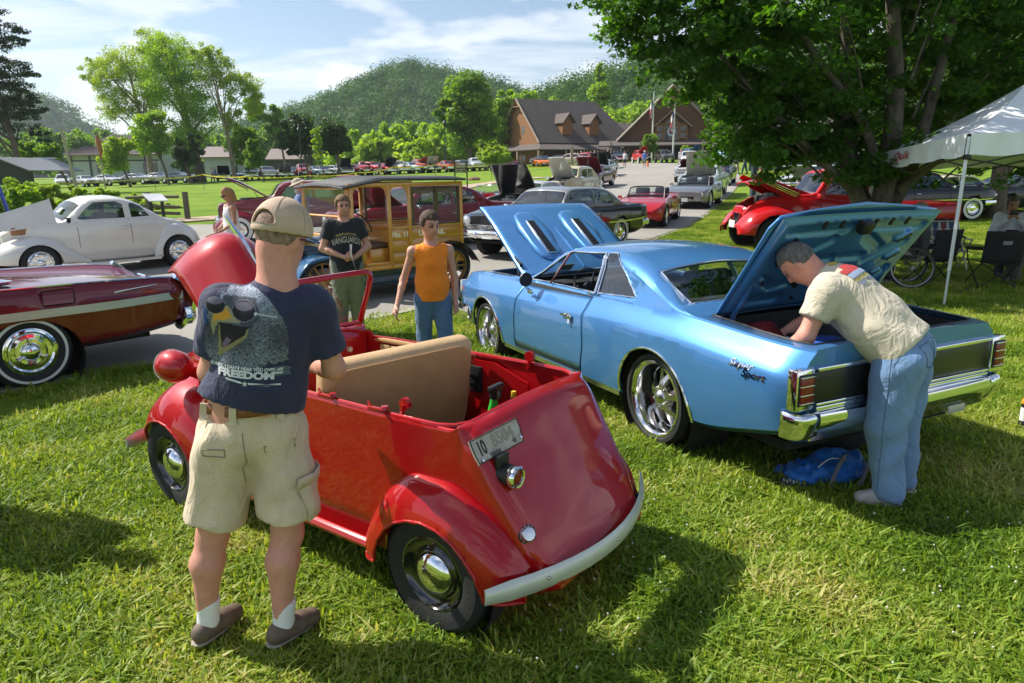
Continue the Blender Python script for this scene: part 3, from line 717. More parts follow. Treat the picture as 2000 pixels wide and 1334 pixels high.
# ================================================================ maple
def maple():
 q=np.random.default_rng(77);Y=12.6;b=Vector((6.35,12.3,0));t=thing('maple_tree','big maple with several mottled stems whose dark leafy crown fills the upper right','tree',b)
 blobs=[ # px,row,depth,rx,rz,ry metres
  (1320,40,11.5,1.0,.8),(1265,5,12,.7,.55),(1400,85,11.5,1.0,.85),(1420,60,11.5,1.6,1.2),(1480,180,12,.7,.9),(1500,280,12.2,.6,.5),(1500,150,12.5,1.5,1.1),
  (1530,230,12,1.1,.8),(1560,285,12.4,.55,.3),(1470,240,13,1.2,.9),(1600,60,12,1.8,1.2),(1620,200,13,1.6,1.2),(1680,265,12.5,1.0,.7),(1700,325,12,.45,.3),
  (1700,100,14,2,1.5),(1750,240,14,1.5,1.1),(1800,60,13,1.8,1.3),(1760,330,13.5,.9,.45),(1860,170,15,2,1.5),(1900,270,16,1.8,1.0),(1950,60,14,1.8,1.3),(2000,200,15,2,1.4),(2080,80,14,2,1.6),
  (1300,-60,12,1.5,1.1),(1480,-80,12,2,1.4),(1680,-100,12.5,2.4,1.6),(1900,-90,13,2.4,1.6),(1560,-260,12.5,2.6,1.6),(1800,-280,12.5,2.6,1.6),(2050,-150,13.5,2,1.6),(1700,0,15.5,2.4,1.8),(1500,60,15,1.8,1.4),(1850,0,17,2.5,2)]
 cs,rs=[],[]
 for px,row,yy,rx,rz in blobs:
  c=np.array([ray(px,row).x/ray(px,row).y*yy,yy,zrow(px,row,yy)]);m=int(11+15*rx*rz)
  d=q.normal(size=(m,3));d /= np.linalg.norm(d,axis=1)[:,None];cs.append(c+d*q.random((m,1)) ** .35*np.array([rx,rx,rz]));rs.append(q.uniform(.16,.34,m))
 cs=np.concatenate(cs);rs=np.concatenate(rs);per=84;n=len(cs)*per;c=np.repeat(cs,per,0);r=np.repeat(rs,per)[:,None]
 d=q.normal(size=(n,3));d /= np.linalg.norm(d,axis=1)[:,None];p=c+d*q.random((n,1)) ** .5*r*np.array([1.25,1.25,.55]);p[:,2]-=np.linalg.norm(p[:,:2]-c[:,:2],axis=1)*.35
 nr=q.normal(size=(n,3))*.55+np.array([0,0,.8])+d*.3;nr /= np.linalg.norm(nr,axis=1)[:,None];tt=np.cross(nr,q.normal(size=(n,3)));tt /= np.linalg.norm(tt,axis=1)[:,None];bt=np.cross(nr,tt)
 L_=np.array([(0,-.9),(.12,-.35),(.62,-.5),(.42,-.12),(.95,.25),(.42,.28),(0,1.0),(-.42,.28),(-.95,.25),(-.42,-.12),(-.62,-.5)])*[.9,1]
 s=q.uniform(.042,.075,(n,1,1));k=len(L_)
 V=p[:,None]+(tt[:,None]*L_[None,:,:1]+bt[:,None]*L_[None,:,1:])*s;fold=np.abs(L_[:,0])[None,:,None]*s*q.uniform(-.5,.15,(n,1,1));V=V+nr[:,None]*fold
 V=V.reshape(-1,3)-np.array(b)
 o=fastmesh('crown',V,np.arange(n*k).reshape(n,k),leafmat('leaf_maple',(.024,.066,.010),(.066,.15,.016),.9,.46),t);o['kind']='stuff'
 bm=bmesh.new();BR=lambda P,a,c:tube(bm,crom(P,5),1,9,[a+(c-a)*i/((len(P)-1)*5) for i in range((len(P)-1)*5+1)])
 BR([(0,0,-.3),(0,0,.5),(.05,.1,1.2)],.36,.27)
 BR([(0,0,.9),(.1,0,2),(.02,-.1,3.2),(-.25,-.2,4.6),(-.5,-.3,6.5)],.19,.07)
 BR([(0,0,.8),(-.5,0,1.7),(-.7,.1,3),(-.9,0,4.5),(-1.6,-.3,6.5)],.15,.05)
 BR([(.05,.05,.8),(.6,.2,1.9),(.9,.3,3.2),(1.3,.5,5)],.15,.05)
 BR([(0,.1,.9),(-.2,.8,2.2),(-.1,1.5,4),(.2,2,6)],.14,.05)
 BR([(-.1,0,1.2),(-1.0,-.2,1.9),(-2.0,-.4,2.7),(-3.3,-.6,3.9)],.09,.025)
 BR([(.1,0,1.4),(-.6,-.4,2.6),(-1.6,-.7,3.6),(-2.6,-1,4.8),(-3.6,-1.2,5.6)],.09,.02)
 BR([(.3,0,1.5),(1.2,-.3,2.4),(2.3,-.4,3.3),(3.5,-.3,4.2)],.09,.02)
 for k in range(46):
  c=cs[q.integers(0,len(cs))]-np.array(b);m=np.array([c[0]*.45,c[1]*.4,max(1.6,c[2]*.7)]);BR([m,(m+c)/2+[0,0,.12],c],.022,.007)
 obj('trunk',bm,mat('maple_bark',(.10,.083,.062),.95,noise=.55,scale=9,bump=.9,bscale=22,stretch=(1,1,.4)),t,60)
maple()

# ================================================================ the wooden hall
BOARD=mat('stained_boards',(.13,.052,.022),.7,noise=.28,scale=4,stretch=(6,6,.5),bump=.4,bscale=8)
BOARDW=mat('sunny_boards',(.24,.105,.038),.7,noise=.25,scale=4,stretch=(6,6,.5),bump=.4,bscale=8)  # same boards in a lighter colour, sunlight painted in
SHING=mat('brown_shingles',(.105,.085,.075),.9,noise=.22,scale=2.5,bump=.5,bscale=10)
FASC=mat('pale_fascia',(.28,.22,.17),.7,noise=.1,scale=3)
TIMB=mat('honey_timber',(.26,.13,.05),.6,noise=.2,scale=6)
DGL=mat('dark_window',(.02,.025,.03),.1,coat=1)
def poly(bm,pts):
 try:bm.faces.new([bm.verts.new(p) for p in pts])
 except ValueError:pass
def slab(name,pts,th,m,parent):
 """planar polygon in 3-D given thickness"""
 P=[Vector(p) for p in pts];n=(P[1]-P[0]).cross(P[2]-P[0]).normalized()*th;bm=bmesh.new();a=[bm.verts.new(p) for p in P];b=[bm.verts.new(p-n) for p in P]
 bm.faces.new(a);bm.faces.new(b[::-1]);k=len(P)
 for i in range(k):bm.faces.new((a[i],b[i],b[(i+1) % k],a[(i+1) % k]))
 bmesh.ops.recalc_face_normals(bm,faces=bm.faces);return obj(name,bm,m,parent)
def wallp(name,pts,m,parent,th=.2):return slab(name,pts,th,m,parent)
def hall():
 F0=at(1058,112);gz=F0.z;t=thing('timber_hall','long brown timber hall with dormers and a tall clock gable behind the show cars','building',F0,math.atan2(.515,.857))
 Z=lambda row,Y=115,px=1100:zrow(px,row,Y)-gz
 e,rg,W,L_=3.7,10.2,12.5,17.5
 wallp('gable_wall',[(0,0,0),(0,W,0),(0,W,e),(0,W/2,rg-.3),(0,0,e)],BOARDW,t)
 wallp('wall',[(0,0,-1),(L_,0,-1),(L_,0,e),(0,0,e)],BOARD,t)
 f=.7;roof=slab('roof',[(-f,-.5,e-.5),(L_+1.5,-.5,e-.5),(L_-2.4,W/2,rg),(-f,W/2,rg)],.25,SHING,t)
 slab('roof',[(-f,W+.5,e-.5),(-f,W/2,rg),(L_-2.4,W/2,rg),(L_+1.5,W+.5,e-.5)],.25,SHING,t)
 for s in (0,1):
  y0,y1=(-.5,W/2) if s==0 else (W+.5,W/2)
  bm=bmesh.new();tube(bm,[(-f-.1,y0,e-.55),(-f-.1,y1,rg-.02)],.17,4);obj('barge_board',bm,FASC,t)
 bm=bmesh.new();tube(bm,[(-f-.05,W/2-1,rg-1.3),(-f-.05,W/2+1,rg-1.3)],.09,4);tube(bm,[(-f-.05,W/2,rg-1.3),(-f-.05,W/2,rg)],.09,4);tube(bm,[(-f-.05,W/2-.8,rg-1.25),(-f-.05,W/2,rg-.5),(-f-.05,W/2+.8,rg-1.25)],.07,4);obj('gable_truss',bm,TIMB,t)
 w=boxo('window',(-.12,5.0,5.3),(.12,1.0,1.5),FASC,t);boxo('pane',(-.19,5.0,5.3),(.04,.8,1.3),DGL,w)
 # skirt roofs
 slab('porch_roof',[(-2.6,-3.0,e-1.55),(L_+2,-3.0,e-1.55),(L_+2,-.1,e-.55),(0,-.1,e-.55)],.14,SHING,t)
 slab('porch_roof',[(-2.6,-3.0,e-1.55),(0,-.1,e-.55),(0,W,e-.55),(-2.6,W+1,e-1.55)],.14,SHING,t)
 for x,y in [(-2.4,-2.8),(2.6,-2.8),(7.2,-2.8),(11.8,-2.8),(16.4,-2.8),(-2.4,3.2),(-2.4,8.5)]:
  p=boxo('post',(x,y,(e-1.7-1)/2),(.24,.24,e-.75),FASC,t)
  bm=bmesh.new();tube(bm,[(x,y,e-2.9),(x+.9,y,e-1.9)],.07,4);obj('brace',bm,FASC,p);COL  # sub part
 for x in (5.3,10.6):
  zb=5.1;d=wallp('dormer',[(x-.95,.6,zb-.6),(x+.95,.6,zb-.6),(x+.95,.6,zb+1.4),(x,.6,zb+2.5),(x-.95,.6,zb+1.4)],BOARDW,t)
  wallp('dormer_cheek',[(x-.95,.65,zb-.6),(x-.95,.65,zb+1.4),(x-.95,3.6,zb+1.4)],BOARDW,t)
  for s in (-1,1):slab('dormer_roof',[(x,.1,zb+2.65),(x,4.6,zb+2.65),(x+s*1.25,3.4,zb+1.15),(x+s*1.25,.1,zb+1.15)],.12,SHING,t)
  tubeo('dormer_brace',[(x-.8,.55,zb-.5),(x+.8,.55,zb+1.2)],.05,TIMB,t,4)
 # link roof between the two blocks
 x0=L_-2.2;slab('link_roof',[(x0,-.4,e-.45),(x0+10,-.4,e-.45),(x0+10,5.5,6.9),(x0-1.5,5.5,6.9)],.2,SHING,t)
 wallp('link_wall',[(x0,0,-1),(x0+9.5,0,-1),(x0+9.5,0,e),(x0,0,e)],BOARD,t)
hall()
def clock_gable():
 Y=108;b=at(1308,Y);gz=b.z;t=thing('entrance_hall','tall steep entrance gable with round white seal and timber window bay','building',b,R(-11));k=Y/CF
 z=lambda r:zrow(1308,r,Y)-gz;h=6.9;pk=z(170);ez=z(262)
 wallp('gable_wall',[(-h,0,-1),(h,0,-1),(h,0,ez),(0,0,pk),(-h,0,ez)],BOARD,t,.3)
 for s in (-1,1):
  slab('roof',[(0,-1.0,pk+.25),(0,14,pk+.25),(s*(h+1.0),14,ez-.75),(s*(h+1.0),-1.0,ez-.75)],.25,SHING,t)
  tubeo('barge_board',[(0,-1.1,pk+.18),(s*(h+1),-1.1,ez-.85)],.17,FASC,t,4)
  slab('bay_roof',[(0,-1.3,z(216)),(0,0,z(216)),(s*2.9,0,z(250)),(s*2.9,-1.3,z(250))],.14,FASC,t)
 bm=bmesh.new();zz=z(194)
 tube(bm,[(-1.6,-.9,zz),(1.6,-.9,zz)],.1,4);tube(bm,[(0,-.9,zz),(0,-.9,pk)],.1,4)
 for s in (-1,1):tube(bm,[(0,-.9,zz),(s*.75,-.9,z(184))],.07,4)
 obj('gable_truss',bm,TIMB,t)
 # timber window bay
 zb,zt=z(284),z(243);bm=bmesh.new()
 for x in (-2.2,-1.1,1.1,2.2):tube(bm,[(x,-.45,zb),(x,-.45,zt)],.16,4)
 for zz in (zb,zb+(zt-zb)*.3,zb+(zt-zb)*.66,zt):
  for a,c in ((-2.2,-1.1),(1.1,2.2)):tube(bm,[(a,-.45,zz),(c,-.45,zz)],.12,4)
 tube(bm,[(-2.2,-.45,zt),(2.2,-.45,zt)],.17,4);tube(bm,[(-1.2,-.45,zt),(0,-.45,z(226))],.12,4);tube(bm,[(1.2,-.45,zt),(0,-.45,z(226))],.12,4)
 bay=obj('window_bay',bm,TIMB,t)
 boxo('pane',(0,-.2,(zb+zt)/2),(4.3,.12,zt-zb-.1),DGL,bay)
 for s in (-1,1):
  for j in range(3):boxo('window',(s*1.65,-.3,zb+(zt-zb)*(.15+.33*j)),(.8,.06,.55),DGL,t)
 boxo('window',(0,-.28,zt+.45),(1.5,.08,.6),DGL,t)
 # seal: ring and mark on the dark pane
 S=AX((1,0,0),(0,0,1),(0,-1,0),(0,-.55,z(258)));bm=bmesh.new();lathe(bm,[(0,0),(.62,0),(.62,.06),(0,.06)],24,S);s=obj('seal',bm,mat('seal_white',(.62,.64,.66),.5),t)
 bm=bmesh.new();lathe(bm,[(.50,.065),(.53,.065),(.53,.08),(.50,.08)],24,S);lathe(bm,[(0,.065),(.36,.065),(.36,.08),(0,.08)],24,S);obj('ring',bm,mat('seal_blue',(.03,.06,.12),.5),s)
 bm=bmesh.new()
 for x,hh in ((-.16,.12),(0,.2),(.16,.14)):box(bm,S @ Vector((x,-.06+hh/2,.09)),(.1,.02,hh*1.4))
 obj('emblem',bm,mat('seal_white',(0,0,0)),s)
 boxo('entrance',(0,-.35,z(303)),(6.4,.5,2.0),mat('deep_shade',(.015,.013,.012),.9),t)  # solid dark block, the shade inside the entrance is put into its colour
 for s_,x0,x1 in ((0,-10.5,13.5),):slab('porch_roof',[(x0,-3.6,z(284)),(x1,-3.6,z(284)),(x1,-.1,z(273)),(x0,-.1,z(273))],.16,SHING,t)
 for x in (-8.6,-4.4,4.4,8.8,12.5):boxo('post',(x,-3.3,z(297)),(.22,.22,3.0),FASC,t)
 # right wing
 wallp('wing_wall',[(7.6,.4,-1),(26,.4,-1),(26,.4,z(272)),(7.6,.4,z(272))],BOARD,t)
 slab('wing_roof',[(7.2,-3.0,z(282)),(30,-3.0,z(282)),(30,5,z(235)),(9.4,5,z(235))],.2,SHING,t)
 for x in (17,21.5,26):boxo('post',(x,-2.7,z(297)),(.22,.22,3.0),TIMB,t)
clock_gable()
def pole(px,Y,top,label,flag):
 b=at(px,Y);t=thing('flagpole',label,'flagpole',b);H=zrow(px,top,Y)-b.z
 tubeo('pole',[(0,0,0),(0,0,H*.5),(0,0,H)],.1,mat('pale_pole',(.6,.58,.52),.5),t,8,[.13,.11,.07])
 bm=bmesh.new();bmesh.ops.create_icosphere(bm,subdivisions=1,radius=.14,matrix=Matrix.Translation((0,0,H+.1)));obj('finial',bm,CHROME2,t)
 # limp flag, gathered folds, striped by face
 nx,ny=7,16;V,F,mi=[],[],[]
 for j in range(ny+1):
  for i in range(nx+1):V.append((-.12-.3*i/nx*(1-.25*math.sin(j*.4))-.1*math.sin(i*2.2+j*.3),   .12*math.sin(i*2.1+j*.25),H-.9-j*.13-i*.07))
 m=[mat('flag_red',(.36,.05,.06),.7),mat('flag_white',(.6,.58,.58),.7),mat('flag_blue',(.03,.05,.2),.7)]
 for j in range(ny):
  for i in range(nx):F.append((j*(nx+1)+i,j*(nx+1)+i+1,(j+1)*(nx+1)+i+1,(j+1)*(nx+1)+i));mi.append(2 if j<5 and i<3 else i % 2)
 o=objpy('flag',V,F,m,t,180);o.data.polygons.foreach_set('material_index',mi);return t
pole(1272,98,181,'taller left flagpole of the pair with limp striped flag before the hall',0)
pole(1313,92,204,'shorter right flagpole of the pair rising in front of the round seal',1)
# ---------------------------------------------------------------- other buildings
def clerestory():
 Y=118;b=at(190,Y);gz=b.z;t=thing('clerestory_building','low white panelled building with two tiers of ribbed brown roof on the left','building',b,R(4));z=lambda r:zrow(190,r,Y)-gz;k=Y/CF
 wm=mat('grey_white_panel',(.42,.45,.47),.6,noise=.08,scale=2);rm=mat('ribbed_roof',(.19,.14,.13),.5,noise=.15,scale=3);fr=mat('dark_frame',(.03,.028,.03),.5)
 boxo('wall',(3,6,z(325)),(14,12,z(302)*2-2*z(325)),wm,t)
 for x in np.arange(-3.8,10,2.9):boxo('batten',(x,-.06,z(325)),(.22,.1,3.4),fr,t)
 boxo('batten',(3,-.06,z(314)),(14,.1,.2),fr,t)
 for x in (1.2,8.5):w=boxo('window',(x,-.1,z(328)),(2.2,.12,1.5),DGL,t)
 slab('roof',[(-5.2,-1.5,z(302)),(11.5,-1.5,z(302)),(10,5,z(284)),(-3,5,z(284))],.2,rm,t)
 boxo('clerestory_wall',(5.5,7,z(279)),(11.4,4,1.6),wm,t)
 for x in (0.2,3.4,6.6):boxo('clerestory_window',(x+.9,4.95,z(279)),(1.6,.12,1.1),DGL,t)
 slab('upper_roof',[(-1.4,4.2,z(272)),(12.4,4.2,z(272)),(11.8,8.5,z(259)),(-1,8.5,z(259))],.2,rm,t)
 bm=bmesh.new()
 for x in np.arange(-1.3,12.2,.55):tube(bm,[(x,4.2,z(272)+.05),(x*.97+.2,8.5,z(259)+.05)],.05,4)
 for x in np.arange(-5,11,.6):tube(bm,[(x,-1.5,z(302)+.05),(x*.85+.9,5,z(284)+.05)],.05,4)
 o=obj('roof_rib',bm,rm,t);o['kind']='stuff'
clerestory()
def shed(name,label,px,Y,w_,d,rows,wm,rm,rz=0):
 b=at(px,Y);t=thing(name,label,'building',b,rz);e,p=zrow(px,rows[0],Y)-b.z,zrow(px,rows[1],Y)-b.z
 wallp('wall',[(-w_/2,0,-1),(w_/2,0,-1),(w_/2,0,e),(-w_/2,0,e)],wm,t)
 wallp('gable_wall',[(w_/2,0,-1),(w_/2,d,-1),(w_/2,d,e),(w_/2,d/2,p),(w_/2,0,e)],wm,t)
 slab('roof',[(-w_/2-.5,-.8,e-.15),(w_/2+.5,-.8,e-.15),(w_/2+.5,d/2,p),(-w_/2-.5,d/2,p)],.2,rm,t)
 slab('roof',[(-w_/2-.5,d+.8,e-.15),(-w_/2-.5,d/2,p),(w_/2+.5,d/2,p),(w_/2+.5,d+.8,e-.15)],.2,rm,t);return t
BRR=mat('dusty_roof',(.22,.17,.155),.7,noise=.12,scale=3)
s_=shed('service_building','low building with dusty brown roof between the trees left of centre',562,135,6.5,6,(309,289),mat('dark_wall',(.05,.05,.05),.8),BRR)
s_=shed('service_building','pale low building glimpsed between the trunks of the tall trees',432,135,6,6,(305,285),mat('pale_wall',(.4,.42,.43),.7),BRR)
def barn():
 Y=52;b=at(-10,Y);t=thing('dark_barn','dark green barn with a white metal roof at the left edge','building',b,R(0));z=lambda r:zrow(30,r,Y)-b.z
 x=lambda px:(ray(px,300).x*Y-b.x)
 g=mat('dark_green_wall',(.025,.035,.03),.7,noise=.1)
 wallp('gable_wall',[(x(-120),0,-1),(x(88),0,-1),(x(88),0,z(331)),(x(36),0,z(308)),(x(-120),0,z(308))],g,t)
 slab('roof',[(x(-130),-.6,z(322)),(x(0),-.6,z(322)),(x(40),6,z(304)),(x(-130),6,z(304))],.1,mat('white_metal_roof',(.6,.62,.64),.4),t)
 slab('roof',[(x(34),-.5,z(306)),(x(95),-.5,z(333)),(x(95),6,z(333)),(x(34),6,z(306))],.08,mat('grey_roof',(.2,.21,.22),.5),t)
barn()
def wall_right():
 b=at(1560,60);t=thing('metal_building','pale metal building with dark base glimpsed through the maple leaves','building',b,R(-12))
 z=lambda r:zrow(1560,r,60)-b.z
 wallp('wall',[(-4,0,z(305)),(9,0,z(305)),(9,0,z(240)),(-4,0,z(240))],mat('pale_metal',(.55,.56,.5),.5),t)
 wallp('wall',[(-4,-.1,-1),(9,-.1,-1),(9,-.1,z(303)),(-4,-.1,z(303))],mat('teal_base',(.05,.09,.09),.6),t)
wall_right()
# utility pole, lamp posts
def lamp(px,Y,base,top,label,r=.09,head=True):
 b=at(px,Y);t=thing('lamp_post',label,'lamp post',b);H=zrow(px,top,Y)-b.z;m=mat('dark_green_metal',(.02,.035,.035),.4,.3)
 tubeo('pole',[(0,0,-.1),(0,0,.4),(0,0,.5),(0,0,H)],r,m,t,10,[r*1.7,r*1.6,r,r*.8])
 if head:
  bm=bmesh.new();lathe(bm,[(.05,0),(.16,.08),(.2,.45),(.22,.5),(.12,.65),(.03,.8),(0,.85)],12,Matrix.Translation((0,0,H)));obj('lantern',bm,m,t)
lamp(1473,24,402,150,'dark lamp post on the grass strip behind the red truck',.11)
lamp(1431,56,350,262,'slim dark lamp post at the kerb beside the small black hatchback',.08)
lamp(871,90,330,248,'slim lamp post in front of the tall dense tree',.07)
lamp(590,78,330,262,'slim dark lamp post before the left dark round tree',.07)
b=at(147,52);t=thing('utility_pole','leaning pale wooden pole between the pine and the clerestory building','pole',b)
tubeo('pole',[(0,0,-.3),(-.55,0,zrow(131,250,52)-b.z)],.1,mat('grey_wood',(.33,.30,.22),.9,noise=.2),t,8,[.13,.09])
b=at(202,55);t=thing('banner_post','slim wooden post with a rust coloured furled banner on the left','post',b)
tubeo('post',[(0,0,-.2),(-.1,0,zrow(194,262,55)-b.z)],.05,mat('grey_wood',(0,0,0)),t,6)
bm=bmesh.new();zt=zrow(194,265,55)-b.z;sweep(bm,[(-.1,-.05,zt),(-.02,-.08,zt-.5),(.05,-.05,zt-1.1),(0,-.08,zt-1.7)],circ(1,7),scale=[.08,.2,.16,.05]);obj('banner',bm,mat('rust_cloth',(.32,.12,.04),.8),t)
# ---------------------------------------------------------------- ribbon fence over the lawn
YEL=mat('yellow_tape',(.75,.62,.03),.5)
def ribbon():
 pts=[(0,362),(300,348),(395,341),(480,345),(600,343),(700,337),(770,326),(850,322),(960,322),(1010,325),(1120,322)]
 W=[at(px,60 if px<400 else 52 if px<860 else 62) for px,r in pts];P=[]
 t=thing('tape_fence','yellow tape strung on thin stakes across the lawn','fence',W[0])
 for (px,r),w_ in zip(pts,W):P.append(Vector((w_.x,w_.y,zrow(px,r,w_.y)))-W[0])
 bm=bmesh.new();Q=[]
 for a,c in zip(P,P[1:]):
  for j in range(8):f=j/8;Q.append(a.lerp(c,f)-Vector((0,0,4*f*(1-f)*.12)))
 Q.append(P[-1]);sweep(bm,Q,[(-.035,-.004),(.035,-.004),(.035,.004),(-.035,.004)]);obj('tape',bm,YEL,t)
 for w_,p in zip(W,P):
  g0=w_-W[0];tubeo('stake',[(p.x,p.y,g0.z-.1),(p.x,p.y,p.z+.05)],.018,BLACK,t,6)
ribbon()
# ---------------------------------------------------------------- split rail fence and information panel
WOODG=mat('weathered_wood',(.14,.12,.09),.9,noise=.4,scale=14,bump=.5,bscale=40)
def near(px,row,Y):return Vector((ray(px,row).x*Y,Y,zrow(px,row,Y)))
def rails():
 Y=27;b=at(320,Y);t=thing('split_rail_fence','short weathered split rail fence behind the white coupe','fence',b)
 for px in (282,356):p=at(px,Y)-b;boxo('post',(p.x,p.y,.5),(.17,.15,1.1),WOODG,t,.015)
 for r,r2 in ((386,384),(402,404),(416,417)):
  a=near(262,r,Y+.05)-b;c=near(362,r2,Y-.05)-b;tubeo('rail',[a,a.lerp(c,.5)+Vector((0,0,.02)),c],.06,WOODG,t,6)
rails()
def panel():
 Y=26.2;b=at(320,Y);t=thing('information_panel','tilted white information panel on two dark posts by the rail fence','sign',b)
 P=[near(293,380,Y)-b,near(330,380,Y+.35)-b,near(342,393,Y)-b,near(306,394,Y-.3)-b];slab('panel',P,.04,mat('panel_white',(.62,.63,.66),.4),t)
 bm=bmesh.new();c=(P[0]+P[1]+P[2]+P[3])/4
 for i in range(5):
  a=P[0].lerp(P[3],.2+.14*i);e_=P[1].lerp(P[2],.2+.14*i);tube(bm,[a.lerp(e_,.15)+Vector((0,0,.006)),a.lerp(e_,.8)+Vector((0,0,.006))],.008,4)
 obj('print',bm,mat('grey_ink',(.25,.25,.28),.6),t)
 for f in (.3,.75):p=P[0].lerp(P[2],f);boxo('leg',(p.x,p.y,p.z/2-.03),(.09,.09,p.z),BLACK,t)
panel()
def board():
 Y=44;b=at(900,Y);t=thing('notice_board','brown slatted notice board with pale lines on the lawn','sign',b);zt,zb=zrow(900,316,Y)-b.z,zrow(900,338,Y)-b.z
 for k in range(5):boxo('slat',(0,0,zb+(zt-zb)*(k+.5)/5),(.74,.05,(zt-zb)/5-.03),mat('olive_board',(.10,.095,.06),.8),t)
 for s in (-1,1):boxo('post',(s*.37,.06,zt/2),(.08,.08,zt+.06),BLACK,t)
 bm=bmesh.new()
 for k in range(5):box(bm,(-.02,-.03,zb+(zt-zb)*(k+.5)/5),(.5,.006,.03))
 obj('lettering',bm,mat('pale_ink',(.45,.43,.32),.7),t)
board()
b=gp(927,352);bm=bmesh.new();bmesh.ops.create_icosphere(bm,subdivisions=3,radius=.55)
for v in bm.verts:v.co=Vector((v.co.x,v.co.y*.8,v.co.z*.5))*(1+.12*math.sin(v.co.x*9+v.co.y*7))
o=obj('boulder',bm,mat('rust_stone',(.16,.09,.06),.9,noise=.4,scale=5,bump=.8),None,180);o.location=b;tag(o,'rust brown boulder lying on the lawn beside the notice board','boulder')
